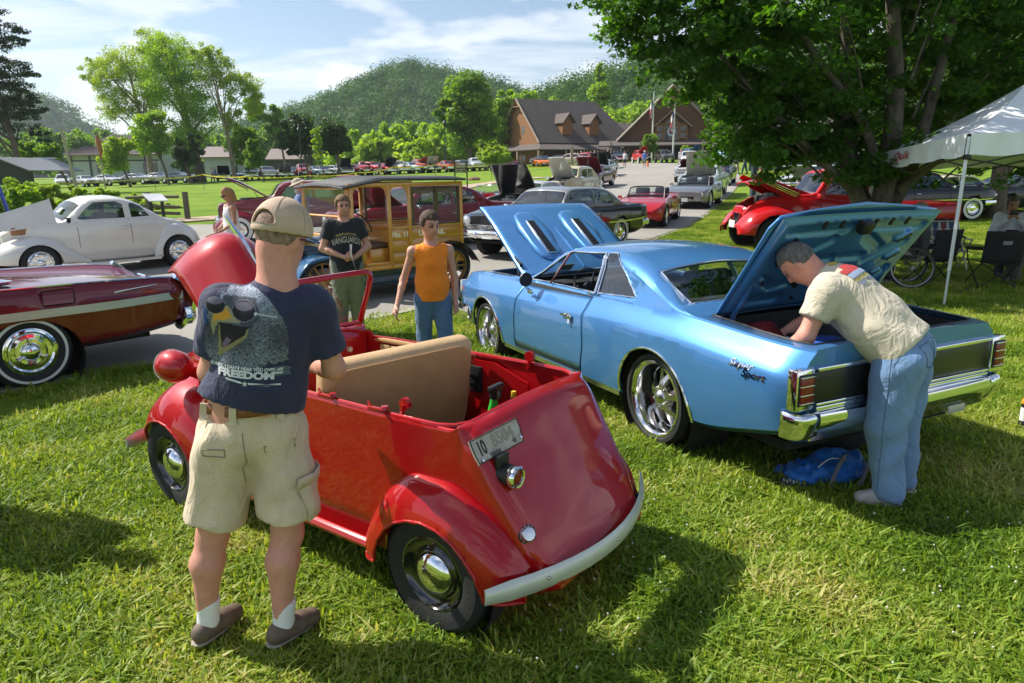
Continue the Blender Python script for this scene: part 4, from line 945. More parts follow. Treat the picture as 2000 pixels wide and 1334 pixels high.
# ================================================================ wheels
WY=AX((1,0,0),(0,0,1),(0,1,0))   # lathe axis z -> +y
WHEELS={}
def tyre_bm(R_,w_,rr,n=40,white=0,tread=True):
 bm=bmesh.new();h=w_/2;s=R_-rr
 lathe(bm,[(rr-.012,-h*.7),(rr+.004,-h*.82),(rr+s*.35,-h*.99),(rr+s*.72,-h*.98),(R_-.022,-h*.84),(R_-.006,-h*.66),(R_,-h*.4),(R_,h*.4),(R_-.006,h*.66),(R_-.022,h*.84),(rr+s*.72,h*.98),(rr+s*.35,h*.99),(rr+.004,h*.82),(rr-.012,h*.7)],n,WY)
 return bm
def wheel_parts(kind,R_,w_,rr):
 key=(kind,R_,w_,rr)
 if key in WHEELS:return WHEELS[key]
 P=[];h=w_/2;far=kind.startswith('far');n=20 if far else 44
 P.append(('tyre',tyre_bm(R_,w_,rr,n),RUBBER))
 if kind in ('cap','whitewall','slot','far','farwhite','farspoke','disc','farred'):
  if kind in ('whitewall','farwhite'):
   bm=bmesh.new();a,b=rr+(R_-rr)*(.44 if kind=='whitewall' else .3),rr+(R_-rr)*(.62 if kind=='whitewall' else .9);lathe(bm,[(a,h*1.0),(a,h*1.02),(b,h*1.01),(b,h*.97)],n,WY);P.append(('white_band',bm,mat('white_rubber',(.72,.72,.68),.6)))
  m={'cap':mat('black_enamel',(.008,.008,.008),.15,coat=1),'disc':GREYM,'farred':mat('red_enamel',(.3,.01,.01),.3,coat=1)}.get(kind,CHROME if kind != 'slot' else CHROME)
  bm=bmesh.new();lathe(bm,[(rr+.004,h*.82),(rr-.006,h*.86),(rr-.014,h*.62),(rr-.03,h*.45),(rr*.72,h*.38),(rr*.66,h*.52),(rr*.58,h*.50),(rr*.3,h*.50),(0,h*.50)],n,WY);P.append(('rim',bm,m))
  bm=bmesh.new()
  if kind=='cap':lathe(bm,[(rr*.60,h*.52),(rr*.585,h*.66),(rr*.52,h*.88),(rr*.38,h*1.10),(rr*.2,h*1.22),(0,h*1.26)],n,WY)
  elif kind=='whitewall':
   lathe(bm,[(rr*.98,h*.66),(rr*.96,h*.86),(rr*.88,h*.9),(rr*.80,h*.80),(rr*.76,h*.90),(rr*.62,h*.93),(rr*.56,h*.76),(rr*.40,h*.72),(rr*.36,h*.95),(rr*.26,h*1.12),(rr*.1,h*1.2),(0,h*1.21)],n,WY)
   for k in range(3):
    a=R(90+120*k);box(bm,(rr*.46*math.cos(a),h*1.0,rr*.46*math.sin(a)),(rr*.26,.03,rr*.07),Matrix.Rotation(-a,4,'Y'),.004)
  elif kind=='slot':
   lathe(bm,[(rr*.36,h*.5),(rr*.34,h*.9),(rr*.2,h*1.05),(0,h*1.08)],24,WY)
   for k in range(5):
    a=R(72*k);box(bm,(rr*.6*math.cos(a),h*.58,rr*.6*math.sin(a)),(rr*.55,.03,rr*.3),Matrix.Rotation(-a,4,'Y'),.01)
  elif kind in ('far','farwhite','farred','disc'):lathe(bm,[(rr*.5,h*.5),(rr*.45,h*.8),(0,h*.95)],n,WY)
  elif kind=='farspoke':
   for k in range(5):
    a=R(72*k);box(bm,(rr*.5*math.cos(a),h*.7,rr*.5*math.sin(a)),(rr*.95,.03,rr*.16),Matrix.Rotation(-a,4,'Y'))
  P.append(('hub_cap',bm,CHROME))
 elif kind=='spoke':     # deep lipped five double spoke alloy
  al=mat('brushed_alloy',(.55,.54,.52),.24,1.0,bump=.05,bscale=30);lipm=mat('polished_lip',(.75,.75,.76),.1,1.0)
  bm=bmesh.new();d=h*.86;lathe(bm,[(rr+.006,d),(rr+.008,d+.008),(rr-.006,d+.010),(rr-.018,d),(rr-.028,d-.02),(rr-.040,d-.13),(rr-.046,d-.135),(rr-.046,-h*.7)],56,WY);P.append(('rim_lip',bm,lipm))
  bm=bmesh.new();lathe(bm,[(.001,-h*.25),(rr-.05,-h*.25)],32,WY);P.append(('brake_disc',bm,mat('brake_shadow',(.03,.028,.025),.6,.4)))  # brake disc coloured nearly black to stand for shade behind the spokes
  bm=bmesh.new();y0=d-.115;y1=d-.05
  for k in range(5):
   for s in (-1,1):
    a0=R(90+72*k)+s*.07;a1=R(90+72*k)+s*.33;r1=rr-.042
    p=[Vector((.055*math.cos(a0),y1,.055*math.sin(a0))),Vector((r1*.5*math.cos(a0+s*.02),y1-.012,r1*.5*math.sin(a0+s*.02))),Vector((r1*math.cos(a1),y0,r1*math.sin(a1)))]
    q=crom(p,5);wds=[.030-.012*i/10 for i in range(len(q))];fr=[]
    for i,c in enumerate(q):
     t_=Vector(q[min(i+1,len(q)-1)])-Vector(q[max(i-1,0)]);n_=t_.cross(Vector((0,1,0))).normalized()*wds[i];c=Vector(c);fr.append([bm.verts.new(c+n_+Vector((0,-.035,0))),bm.verts.new(c+n_*.75),bm.verts.new(c-n_*.75),bm.verts.new(c-n_+Vector((0,-.035,0)))])
    for A,B in zip(fr,fr[1:]):
     for j in range(4):bm.faces.new((A[j],A[(j+1) % 4],B[(j+1) % 4],B[j]))
  lathe(bm,[(.095,y1-.05),(.09,y1-.012),(.06,y1-.004),(.055,y1+.006),(.04,y1+.025),(.015,y1+.032),(0,y1+.032)],28,WY)
  for k in range(5):
   a=R(126+72*k);M_=AX((1,0,0),(0,0,1),(0,1,0),(.072*math.cos(a),0,.072*math.sin(a)));lathe(bm,[(.011,y1-.02),(.011,y1+.004),(.006,y1+.008),(0,y1+.008)],8,M_)
  bmesh.ops.recalc_face_normals(bm,faces=bm.faces);P.append(('spokes',bm,al))
 elif kind=='wire':      # wooden artillery style spokes
  bm=bmesh.new();lathe(bm,[(rr+.004,h*.8),(rr-.01,h*.8),(rr-.02,h*.3),(rr-.02,-h*.6)],n,WY)
  for k in range(12):a=R(30*k);tube(bm,[(.03*math.cos(a),0,.03*math.sin(a)),((rr-.01)*math.cos(a),.0,(rr-.01)*math.sin(a))],.016,6)
  lathe(bm,[(.09,-h*.5),(.09,h*.7),(.05,h*1.0),(0,h*1.02)],16,WY);P.append(('rim',bm,mat('wood_spoke',(.30,.15,.04),.4,coat=.6)))
 r=[]
 for nm,bm,m in P:
  me=bpy.data.meshes.new(nm);bm.to_mesh(me);bm.free();smooth(me,40);me.materials.append(m);r.append((nm,me))
 WHEELS[key]=r;return r
def wheel(parent,x,y,kind,R_,w_,rr,steer=0,camber=0):
 o=bpy.data.objects.new('wheel',None);link(o,parent);o.empty_display_size=.1;o.location=(x,y,R_)
 o.rotation_euler=(0,0,steer+(0 if y>0 else math.pi))
 for nm,me in wheel_parts(kind,R_,w_,rr):link(bpy.data.objects.new(nm,me),o)
 return o
# ================================================================ generic car
def lin(a,b,n):return [a+(b-a)*i/(n-1) for i in range(n)]
def car(name,label,cat,loc,rz,S,col,group=None,metallic=0,hood=0,two=None,glass=None,rx=0,ry=0,s=1,trunk=0,hoodcol=None):
 """S: dict of control curves.  x forward from the rear axle, y left, z up"""
 t=thing(name,label,cat,loc,rz,group,rx,ry,s);x0,x1=S['x'];wb=S['wb'];wr=S['wr'];n=S.get('n',44)
 bot,wid,belt,top=(C(*S[k]) for k in ('bot','wid','belt','top'));lean=S.get('lean',.28);crown=C(*S['crown']) if 'crown' in S else (lambda x:.035)
 ins=S.get('ins',.10);bulge=S.get('bulge',0)
 def sec(x):
  w_,b_,B_,T_=wid(x),bot(x),belt(x),top(x);B_=max(B_,b_+.05);cr=crown(x);H=max(T_-cr,B_+.004)
  s_=[(w_*.90,b_),(w_*.96,b_+(B_-b_)*.08),(w_*.99,b_+(B_-b_)*.3),(w_,b_+(B_-b_)*.55),(w_*.99,b_+(B_-b_)*.78),(w_*.965,b_+(B_-b_)*.93),(w_*.93,B_)]
  wall=H-B_;ff=min(1,wall/.25);yb=w_*.93-ins*ff*.6-.01;yr=yb-lean*wall;r=min(.09,.42*wall)
  s_+=[(yb,B_+.003),((yb+yr)/2,(B_+H)/2+.002),(yr+r*lean,H-r),(yr-r*.3,H-r*.3+.001),(yr-r,H+cr*.12)]
  yy=yr-r
  for f in (.75,.5,.25,0):s_.append((yy*f,H+cr*(1-f*f*.88)))
  return s_
 xs=sorted(set(np.round(np.concatenate([lin(x0,x0+.12,4),lin(x0+.12,x1-.12,n),lin(x1-.12,x1,4)]),4)))
 bm=shell(xs,sec);Ra=wr+S.get('arch',.06)
 side=lambda c,nn:abs(nn.y)>.3 and c.z<belt(c.x)+.02
 for wx in (0,wb):
  if S.get('skirt') and wx==0:continue
  for sg in (1,-1):
   cut(bm,[(wx+Ra*math.cos(R(a)),wr*.95+Ra*math.sin(R(a))*S.get('archf',1)) for a in range(0,360,24)],'xz',lambda c,nn,sg=sg:side(c,nn) and c.y*sg>0,9)
 P=paint('paint_'+'_'.join('%02d' % int(c*99) for c in col)+('m' if metallic else ''),col,metallic);P2=paint('paint_'+'_'.join('%02d' % int(c*99) for c in two),two) if two else P
 cab='win' in S
 if cab:
  for poly_ in S['win']:
   for sg in (1,-1):cut(bm,poly_,'xz',lambda c,nn,sg=sg:abs(nn.y)>.45 and c.z>belt(c.x) and c.y*sg>0,1 if sg>0 else 2)
  for key,ti in (('ws',3),('bl',4)):
   if key not in S:continue
   xa,xb=S[key];g=.07
   def yr_(x):return max(.1,wid(x)*.93-ins*.6-.01-lean*max(0,(top(x)-crown(x))-belt(x))-.055)
   cut(bm,[(xa,yr_(xa)),(xa,-yr_(xa)),(xb,-yr_(xb)),(xb,yr_(xb))],'xy',lambda c,nn:nn.z>.15 and c.z>belt(c.x)+.02,ti)
 if hood:
  hx0,hx1,hw=S['hood'];cut(bm,[(hx0,hw),(hx1,hw*.93),(hx1,-hw*.93),(hx0,-hw)],'xy',lambda c,nn:nn.z>.4,5)
 if trunk:
  hx0,hx1,hw=S['trunk'];cut(bm,[(hx0,hw),(hx1,hw),(hx1,-hw),(hx0,-hw)],'xy',lambda c,nn:nn.z>.4,6)
 if two:   # separate roof colour: faces above the belt
  for f in bm.faces:
   if f.material_index==0 and f.calc_center_median().z>belt(f.calc_center_median().x)+.02 and x0+.9<f.calc_center_median().x<S.get('cowl',wb*.75):f.material_index=7
 G=glass or GLASSD
 for ti,nm in ((1,'side_window'),(2,'side_window'),(3,'windscreen'),(4,'rear_window')):
  q=take(bm,ti)
  if len(q.faces):
   for v in q.verts:v.co.y*=.992
   obj(nm,q,G,t,60)
  else:q.free()
 if hood:
  q=take(bm,5);hz=belt(hx0)+.04;M_=Matrix.Translation((hx0,0,hz)) @ Matrix.Rotation(-R(hood),4,'Y') @ Matrix.Translation((-hx0,0,-hz));q.transform(M_);h_=obj('hood',q,paint('paint_'+'_'.join('%02d' % int(c*99) for c in hoodcol),hoodcol) if hoodcol else P,t);solid(h_,.03)
  bm2=bmesh.new();rg_=np.random.default_rng(int(abs(loc[0]*10))+3);xm=(hx0+hx1)/2;zt=belt(xm)-.12
  box(bm2,(xm,0,zt-.2),(hx1-hx0-.1,hw*1.7,.1));box(bm2,(xm-.1,0,zt-.02),(.55,.5,.3),None,.03);lathe(bm2,[(.0,zt+.13),(.19,zt+.13),(.19,zt+.21),(0,zt+.22)],16,Matrix.Translation((xm-.05,0,0)))
  for k in range(6):box(bm2,(rg_.uniform(hx0+.1,hx1-.1),rg_.uniform(-hw,hw)*.8,zt+rg_.uniform(-.05,.08)),(rg_.uniform(.1,.25),rg_.uniform(.08,.2),.15),None,.01)
  obj('engine',bm2,ENGINE,t)
  tubeo('hood_prop',[(hx0+.15,hw*.8,zt),(hx0+.35,hw*.8,hz+.35*math.sin(R(hood)))],.01,GREYM,t,5)
 if two:q=take(bm,7);r_=obj('roof',q,P2,t);solid(r_,.02)
 drop(bm,(1,2,3,4,5,6,7,9));body=obj('body',bm,P,t,S.get('ang',38));solid(body,.02)
 # inside
 cx0,cx1=S.get('cab',(wb*.05,wb*.72));bz=belt((cx0+cx1)/2);wc=wid((cx0+cx1)/2)*.82;bm=bmesh.new()
 box(bm,((x0+x1)/2,0,bot(wb/2)+.06),(x1-x0-.4,wc*1.7,.06));box(bm,(cx1-.02,0,bz*.5+.18),(.06,wc*1.9,bz*.8));box(bm,(cx0-.05,0,bz*.5+.15),(.06,wc*1.9,bz*.7));obj('floor_pan',bm,UNDER,t)
 bm=bmesh.new()
 for sx in S.get('seats',(cx0+.35,cx1-.75)):
  box(bm,(sx+.2,0,bz*.45),(.5,wc*1.6,.2),None,.04);box(bm,(sx-.08,0,bz*.8),(.16,wc*1.55,bz*.65),Matrix.Rotation(R(-12),4,'Y'),.05)
 obj('seat',bm,S.get('seatm',DARKIN),t)
 bm=bmesh.new();box(bm,(cx1-.12,0,bz-.06),(.22,wc*1.9,.14),None,.03);obj('dashboard',bm,DARKIN,t)
 bm=bmesh.new();lathe(bm,[(.18,-.01),(.195,0),(.18,.01)],20,Matrix.Translation((cx1-.38,wc*.45,bz+.02)) @ Matrix.Rotation(R(-65),4,'Y'));obj('steering_wheel',bm,BLACK,t)
 wy=S.get('track',wid(0)-.12);ww=S.get('ww',.19)
 for wx in (0,wb):
  for sg in (1,-1):wheel(t,wx,sg*wy,S.get('wheel','far'),wr,ww,wr*S.get('rim',.62))
 for wx in (0,wb):
  for sg in (1,-1):bm=bmesh.new();lathe(bm,[(0,-.12),(Ra*.98,-.12),(Ra*1.0,.06)],20,Matrix.Translation((wx,sg*(wy-.02),wr)) @ (WY if sg>0 else WY @ Matrix.Rotation(math.pi,4,'X')));obj('wheel_well',bm,UNDER,t)
 # ends
 def zmid(x,f):return bot(x)+(belt(x)-bot(x))*f
 F_=S.get('front','round')
 for end,xe,sg in (('front',x1,1),('rear',x0,-1)):
  we=wid(xe-sg*.12);wz=zmid(xe,.22);bmn=S.get('bumper','chrome')
  if bmn:
   bm=bmesh.new();we2=wid(xe-sg*.3)
   P_=[(xe-sg*.42,we2+.02,wz),(xe-sg*.12,we2+.01,wz),(xe+sg*.07,we2*.8,wz),(xe+sg*.11,0,wz),(xe+sg*.07,-we2*.8,wz),(xe-sg*.12,-we2-.01,wz),(xe-sg*.42,-we2-.02,wz)]
   sweep(bm,crom(P_,4),[(.075,-.01),(.04,.03),(-.04,.03),(-.075,-.01),(0,-.03)]);obj(end+'_bumper',bm,CHROME if bmn=='chrome' else P,t)
  if end=='front':
   bm=bmesh.new();gw=we*S.get('grw',.62);gz0,gz1=zmid(xe,S.get('gz',(.35,.8))[0]),zmid(xe,S.get('gz',(.35,.8))[1])
   box(bm,(xe+.005,0,(gz0+gz1)/2),(.03,gw*2,gz1-gz0),None,.008);gr=obj('grille',bm,BLACK,t)
   bm=bmesh.new();k_=S.get('bars',5)
   for j in range(k_):
    if S.get('vbars'):box(bm,(xe+.028,(-1+2*(j+.5)/k_)*gw,(gz0+gz1)/2),(.02,.012,gz1-gz0))
    else:box(bm,(xe+.028,0,gz0+(gz1-gz0)*(j+.5)/k_),(.02,gw*1.98,.012))
   box(bm,(xe+.02,0,gz1+.01),(.04,gw*2.04,.025));box(bm,(xe+.02,0,gz0-.01),(.04,gw*2.04,.025));obj('bar',bm,CHROME,gr)
   hz_,hy=zmid(xe,S.get('hlz',.66)),we*S.get('hly',.82);hx=xe-S.get('hlx',.0)
   for s2 in (1,-1):
    for dy in ((0,-.19) if S.get('quad') else (0,)):
     bm=bmesh.new();r_=S.get('hlr',.085);M_=AX((0,1,0),(0,0,1),(1,0,0),(hx,s2*(hy+dy),hz_));lathe(bm,[(0,.02+r_*.35),(r_*.6,.02+r_*.25),(r_*.95,.03)],18,M_);hl=obj('headlight',bm,LAMPC,t)
     bm=bmesh.new();lathe(bm,[(r_*.95,-.06),(r_*1.22,-.05),(r_*1.22,.035),(r_*.95,.035)],18,M_);obj('ring',bm,CHROME,hl)
  else:
   for s2 in (1,-1):
    bm=bmesh.new();box(bm,(xe-.0,s2*we*.84,zmid(xe,.6)),(.05,.16,.12),None,.02);obj('tail_lamp',bm,LAMPR,t)
 bm=bmesh.new();box(bm,(x1+.125,0,zmid(x1,.2)),(.01,.3,.15));obj('number_plate',bm,WHITEP,t)
 for s2 in (1,-1):
  if S.get('mirror',1):
   bm=bmesh.new();xm=cx1+.02;box(bm,(xm,s2*(wid(xm)+.06),belt(xm)+.05),(.08,.14,.09),None,.02);tube(bm,[(xm,s2*wid(xm)*.9,belt(xm)-.01),(xm,s2*(wid(xm)+.05),belt(xm)+.03)],.012,5);obj('door_mirror',bm,CHROME if S.get('bumper','chrome')=='chrome' else P,t)
  for dx in S.get('door',(cx0+.35,cx1-.05)):
   bm=bmesh.new();tube(bm,[(dx,s2*(np.interp(f,(0,.3,.55,.8,1),(.94,.99,1,.99,.93))*wid(dx)+.002),bot(dx)+.06+(belt(dx)-bot(dx)-.06)*f) for f in (0,.2,.4,.6,.8,1)],.004,4);obj('door_seam',bm,SEAM,t)
  if S.get('trim'):
   bm=bmesh.new();f=S['trim'];q_=[]
   for x in lin(x0+.15,x1-.15,24):q_.append((x,s2*(wid(x)*np.interp(f,(0,.3,.55,.8,1),(.94,.99,1,.99,.93))+.006),zmid(x,f)))
   sweep(bm,q_,[(.014,-.004),(.014,.005),(-.014,.005),(-.014,-.004)]);obj('trim_strip',bm,CHROME,t)
  bm=bmesh.new();dx=S.get('door',(cx0+.35,))[0]+.12;box(bm,(dx,s2*(wid(dx)+.012),zmid(dx,.8)),(.14,.02,.022),None,.008);obj('door_handle',bm,CHROME,t)
 return t
# ---------------------------------------------------------------- styles
def sty(**k):return k
def mod(S,**k):d=dict(S);d.update(k);return d
MUSCLE=sty(x=(-1.15,3.6),wb=2.8,wr=.33,bot=[(-1.15,.42),(-.6,.28),(0,.24),(2.8,.22),(3.3,.26),(3.6,.38)],wid=[(-1.15,.80),(-.9,.89),(0,.92),(1.4,.90),(2.8,.92),(3.35,.88),(3.6,.80)],
 belt=[(-1.15,.84),(0,.92),(1,.88),(3,.84),(3.6,.76)],top=[(-1.15,.88),(-.75,.96),(-.2,1.02),(.55,1.30),(1.2,1.34),(1.6,1.31),(2.15,.98),(3,.92),(3.6,.80)],
 win=[[(.35,.98),(.55,1.2),(1.0,1.24),(1.0,.95)],[(1.05,.95),(1.05,1.24),(1.55,1.22),(2.0,.95)]],ws=(1.66,2.10),bl=(-.15,.45),hood=(2.2,3.5,.72),trunk=(-1.0,-.3,.65),cab=(-.1,2.0),door=(.75,2.0),rim=.6,quad=1,grw=.9,gz=(.3,.8),hly=.8,hlz=.55)
FIFTY=sty(x=(-1.35,3.75),wb=2.95,wr=.35,bot=[(-1.35,.42),(-.8,.30),(0,.27),(2.95,.27),(3.4,.3),(3.75,.42)],wid=[(-1.35,.84),(-1.0,.93),(0,.95),(1.4,.95),(3,.94),(3.5,.90),(3.75,.82)],
 belt=[(-1.35,.98),(-.5,.98),(.5,.98),(1.5,1.0),(3,1.0),(3.6,.95),(3.75,.88)],top=[(-1.35,1.0),(-.9,1.06),(-.35,1.10),(.05,1.40),(.6,1.54),(1.5,1.56),(1.85,1.5),(2.3,1.12),(3.2,1.08),(3.75,.92)],
 win=[[(.15,1.08),(.3,1.38),(.9,1.43),(.9,1.06)],[(.98,1.06),(.98,1.43),(1.75,1.40),(2.1,1.07)]],ws=(1.9,2.26),bl=(-.28,.1),hood=(2.35,3.65,.66),trunk=(-1.2,-.5,.6),cab=(0,2.1),door=(.9,2.1),wheel='farwhite',rim=.58,bars=6,grw=.72,gz=(.2,.62),hly=.83,hlz=.74,trim=.5,lean=.3)
FORTY=sty(x=(-1.2,3.3),wb=2.85,wr=.36,bot=[(-1.2,.5),(0,.34),(2.85,.34),(3.3,.5)],wid=[(-1.2,.5),(-.9,.68),(0,.76),(1.4,.78),(2.1,.7),(2.8,.48),(3.3,.32)],
 belt=[(-1.2,.7),(-.7,1.0),(0,1.08),(2,1.12),(3.2,1.06),(3.3,1.0)],top=[(-1.2,.75),(-.85,1.1),(-.3,1.45),(.3,1.62),(1.3,1.64),(1.65,1.58),(1.95,1.22),(2.8,1.2),(3.3,1.06)],
 win=[[(.1,1.16),(.2,1.46),(.75,1.5),(.75,1.14)],[(.85,1.14),(.85,1.5),(1.5,1.47),(1.75,1.16)]],ws=(1.68,1.92),bl=(-.7,-.25),hood=(2.0,3.2,.5),cab=(-.1,1.9),door=(.8,1.8),wheel='farwhite',rim=.56,vbars=1,bars=9,grw=.45,gz=(.1,.9),bumper='chrome',hlz=.5,hly=1.7,hlx=.35,hlr=.1,lean=.16,track=.72,arch=.02)
SPORT=sty(x=(-.85,3.15),wb=2.42,wr=.33,bot=[(-.85,.35),(-.4,.2),(0,.18),(2.42,.18),(2.9,.2),(3.15,.3)],wid=[(-.85,.70),(-.6,.84),(0,.91),(1.2,.85),(2.4,.90),(2.9,.80),(3.15,.55)],
 belt=[(-.85,.80),(0,.86),(.8,.80),(1.5,.78),(2.4,.76),(2.9,.64),(3.15,.50)],top=[(-.85,.82),(-.3,.90),(.3,.90),(.7,.88),(1.3,.86),(1.9,.84),(2.6,.74),(3.15,.54)],
 hood=(1.6,3.0,.6),cab=(.25,1.3),door=(.5,1.4),wheel='farspoke',rim=.74,bumper='',hlz=.75,hly=.86,hlx=.28,hlr=.1,grw=.3,gz=(.2,.5),bars=3,seats=(.45,),mirror=1)
SUV=sty(x=(-.8,3.35),wb=2.6,wr=.34,bot=[(-.8,.4),(0,.28),(2.6,.26),(3.35,.34)],wid=[(-.8,.78),(0,.88),(2.6,.89),(3.1,.82),(3.35,.66)],
 belt=[(-.8,.98),(0,1.0),(1.8,.95),(2.9,.9),(3.35,.76)],top=[(-.8,1.1),(-.7,1.38),(-.3,1.56),(.8,1.62),(1.6,1.55),(2.3,1.05),(2.9,.98),(3.35,.80)],
 win=[[(-.45,1.08),(-.4,1.42),(.65,1.48),(.65,1.05)],[(.75,1.05),(.75,1.48),(1.5,1.44),(2.0,1.02)]],ws=(1.68,2.25),bl=(-.76,-.6),hood=(2.3,3.2,.7),cab=(-.4,2.1),door=(.7,2.0),wheel='farspoke',rim=.68,bumper='',hlz=.72,hly=.78,hlx=.10,hlr=.1,grw=.5,gz=(.2,.6))
def topless(t,S,col,m=None,wscr=True):
 """open car: hide nothing, add screen frame and seats standing above the shoulder"""
 x=S['cab'][1];z=S['belt'][3][1] if len(S['belt'])>3 else .9;w_=.62;bm=bmesh.new()
 P=[(x+.25,w_,z),(x+.02,w_*.95,z+.22),(x-.15,w_*.85,z+.36),(x-.18,0,z+.39),(x-.15,-w_*.85,z+.36),(x+.02,-w_*.95,z+.22),(x+.25,-w_,z)]
 tube(bm,crom(P,4),.022,6);obj('windscreen_frame',bm,m or BLACK,t)
 V=[P[0],P[1],P[2],P[3],P[4],P[5],P[6],(x+.36,0,z)];objpy('windscreen',V,[(0,1,2,3,7),(7,3,4,5,6)],GLASS,t)
 bm=bmesh.new();xc=(S['cab'][0]+S['cab'][1])/2;box(bm,(xc-.05,0,z+.075),(S['cab'][1]-S['cab'][0]-.05,1.25,.04),None,.01);obj('cockpit',bm,DARKIN,t)
 for s_ in (-1,1):
  bm=bmesh.new();box(bm,(S['cab'][0]+.1,s_*.33,z+.16),(.16,.48,.3),Matrix.Rotation(R(-12),4,'Y'),.06);obj('headrest',bm,DARKIN,t)
# ---------------------------------------------------------------- separate fenders (pods)
def pod(name,xs,yin,yout,top,bot,m,parent,wx=None,wz=None,Ra=None,sg=1,n=30,ang=60,flip=False,th=.012,sharp=2.3,tail=0,edge=None):
 """fender: dome between yin and yout; functions of x"""
 X=lin(xs[0],xs[1],n);bm=bmesh.new();rings=[]
 for x in X:
  a,b,T_,B_=yin(x),yout(x),top(x),bot(x);r=[(a,T_*.97+B_*.03-.0)]
  hh=max(T_-B_,.02);k=9
  for i in range(k+1):
   th_=math.pi/2*i/k;cy_=max(0,math.sin(th_)) ** (2/sharp);cz_=max(0,math.cos(th_)) ** (2/sharp)
   r.append((a+(b-a)*(.12+.88*cy_),B_+hh*(.35+.65*cz_)))
  r+=[(b,B_+hh*.17),(b-(b-a)*.02,B_)]
  rings.append([bm.verts.new((x,sg*y,z)) for y,z in r])
 for A,B in zip(rings,rings[1:]):
  for j in range(len(A)-1):bm.faces.new((A[j],A[j+1],B[j+1],B[j]))
 bmesh.ops.remove_doubles(bm,verts=bm.verts,dist=.0005);bmesh.ops.recalc_face_normals(bm,faces=bm.faces)
 f0=max(bm.faces,key=lambda f:f.calc_center_median().z)
 if f0.normal.z<0:bmesh.ops.reverse_faces(bm,faces=bm.faces)
 if Ra:
  cut(bm,[(wx+Ra*math.cos(R(a)),wz+Ra*math.sin(R(a))) for a in range(0,360,15)],'xz',lambda c,nn:abs(nn.y)>.25 or c.z<wz,9);drop(bm,(9,))
 if edge:edging(name+'_bead',bm,edge,m,parent,6,keep=lambda p:abs(p.y)>abs(yin(p.x))+.06)
 o=obj(name,bm,m,parent,ang);solid(o,th);return o
BLUE=paint('blue_metallic_paint',(.068,.225,.50),.38,.34)
RED=paint('deep_red_paint',(.40,.003,.006),.15,.42)
def hinge(bm,p,ang):bm.transform(Matrix.Translation(p) @ Matrix.Rotation(ang,4,'Y') @ Matrix.Translation(-Vector(p)))
def hits(t_o,px,py):
 """first surface point of an object's mesh under a pixel (to seat badges on the panel they belong to)"""
 bpy.context.view_layer.update();inv=t_o.matrix_world.inverted();o=inv @ Vector((0,0,CH_));d=(inv.to_3x3() @ ray(px,py)).normalized()
 h=bvh_of(t_o).ray_cast(o,d);return h[0],h[1]
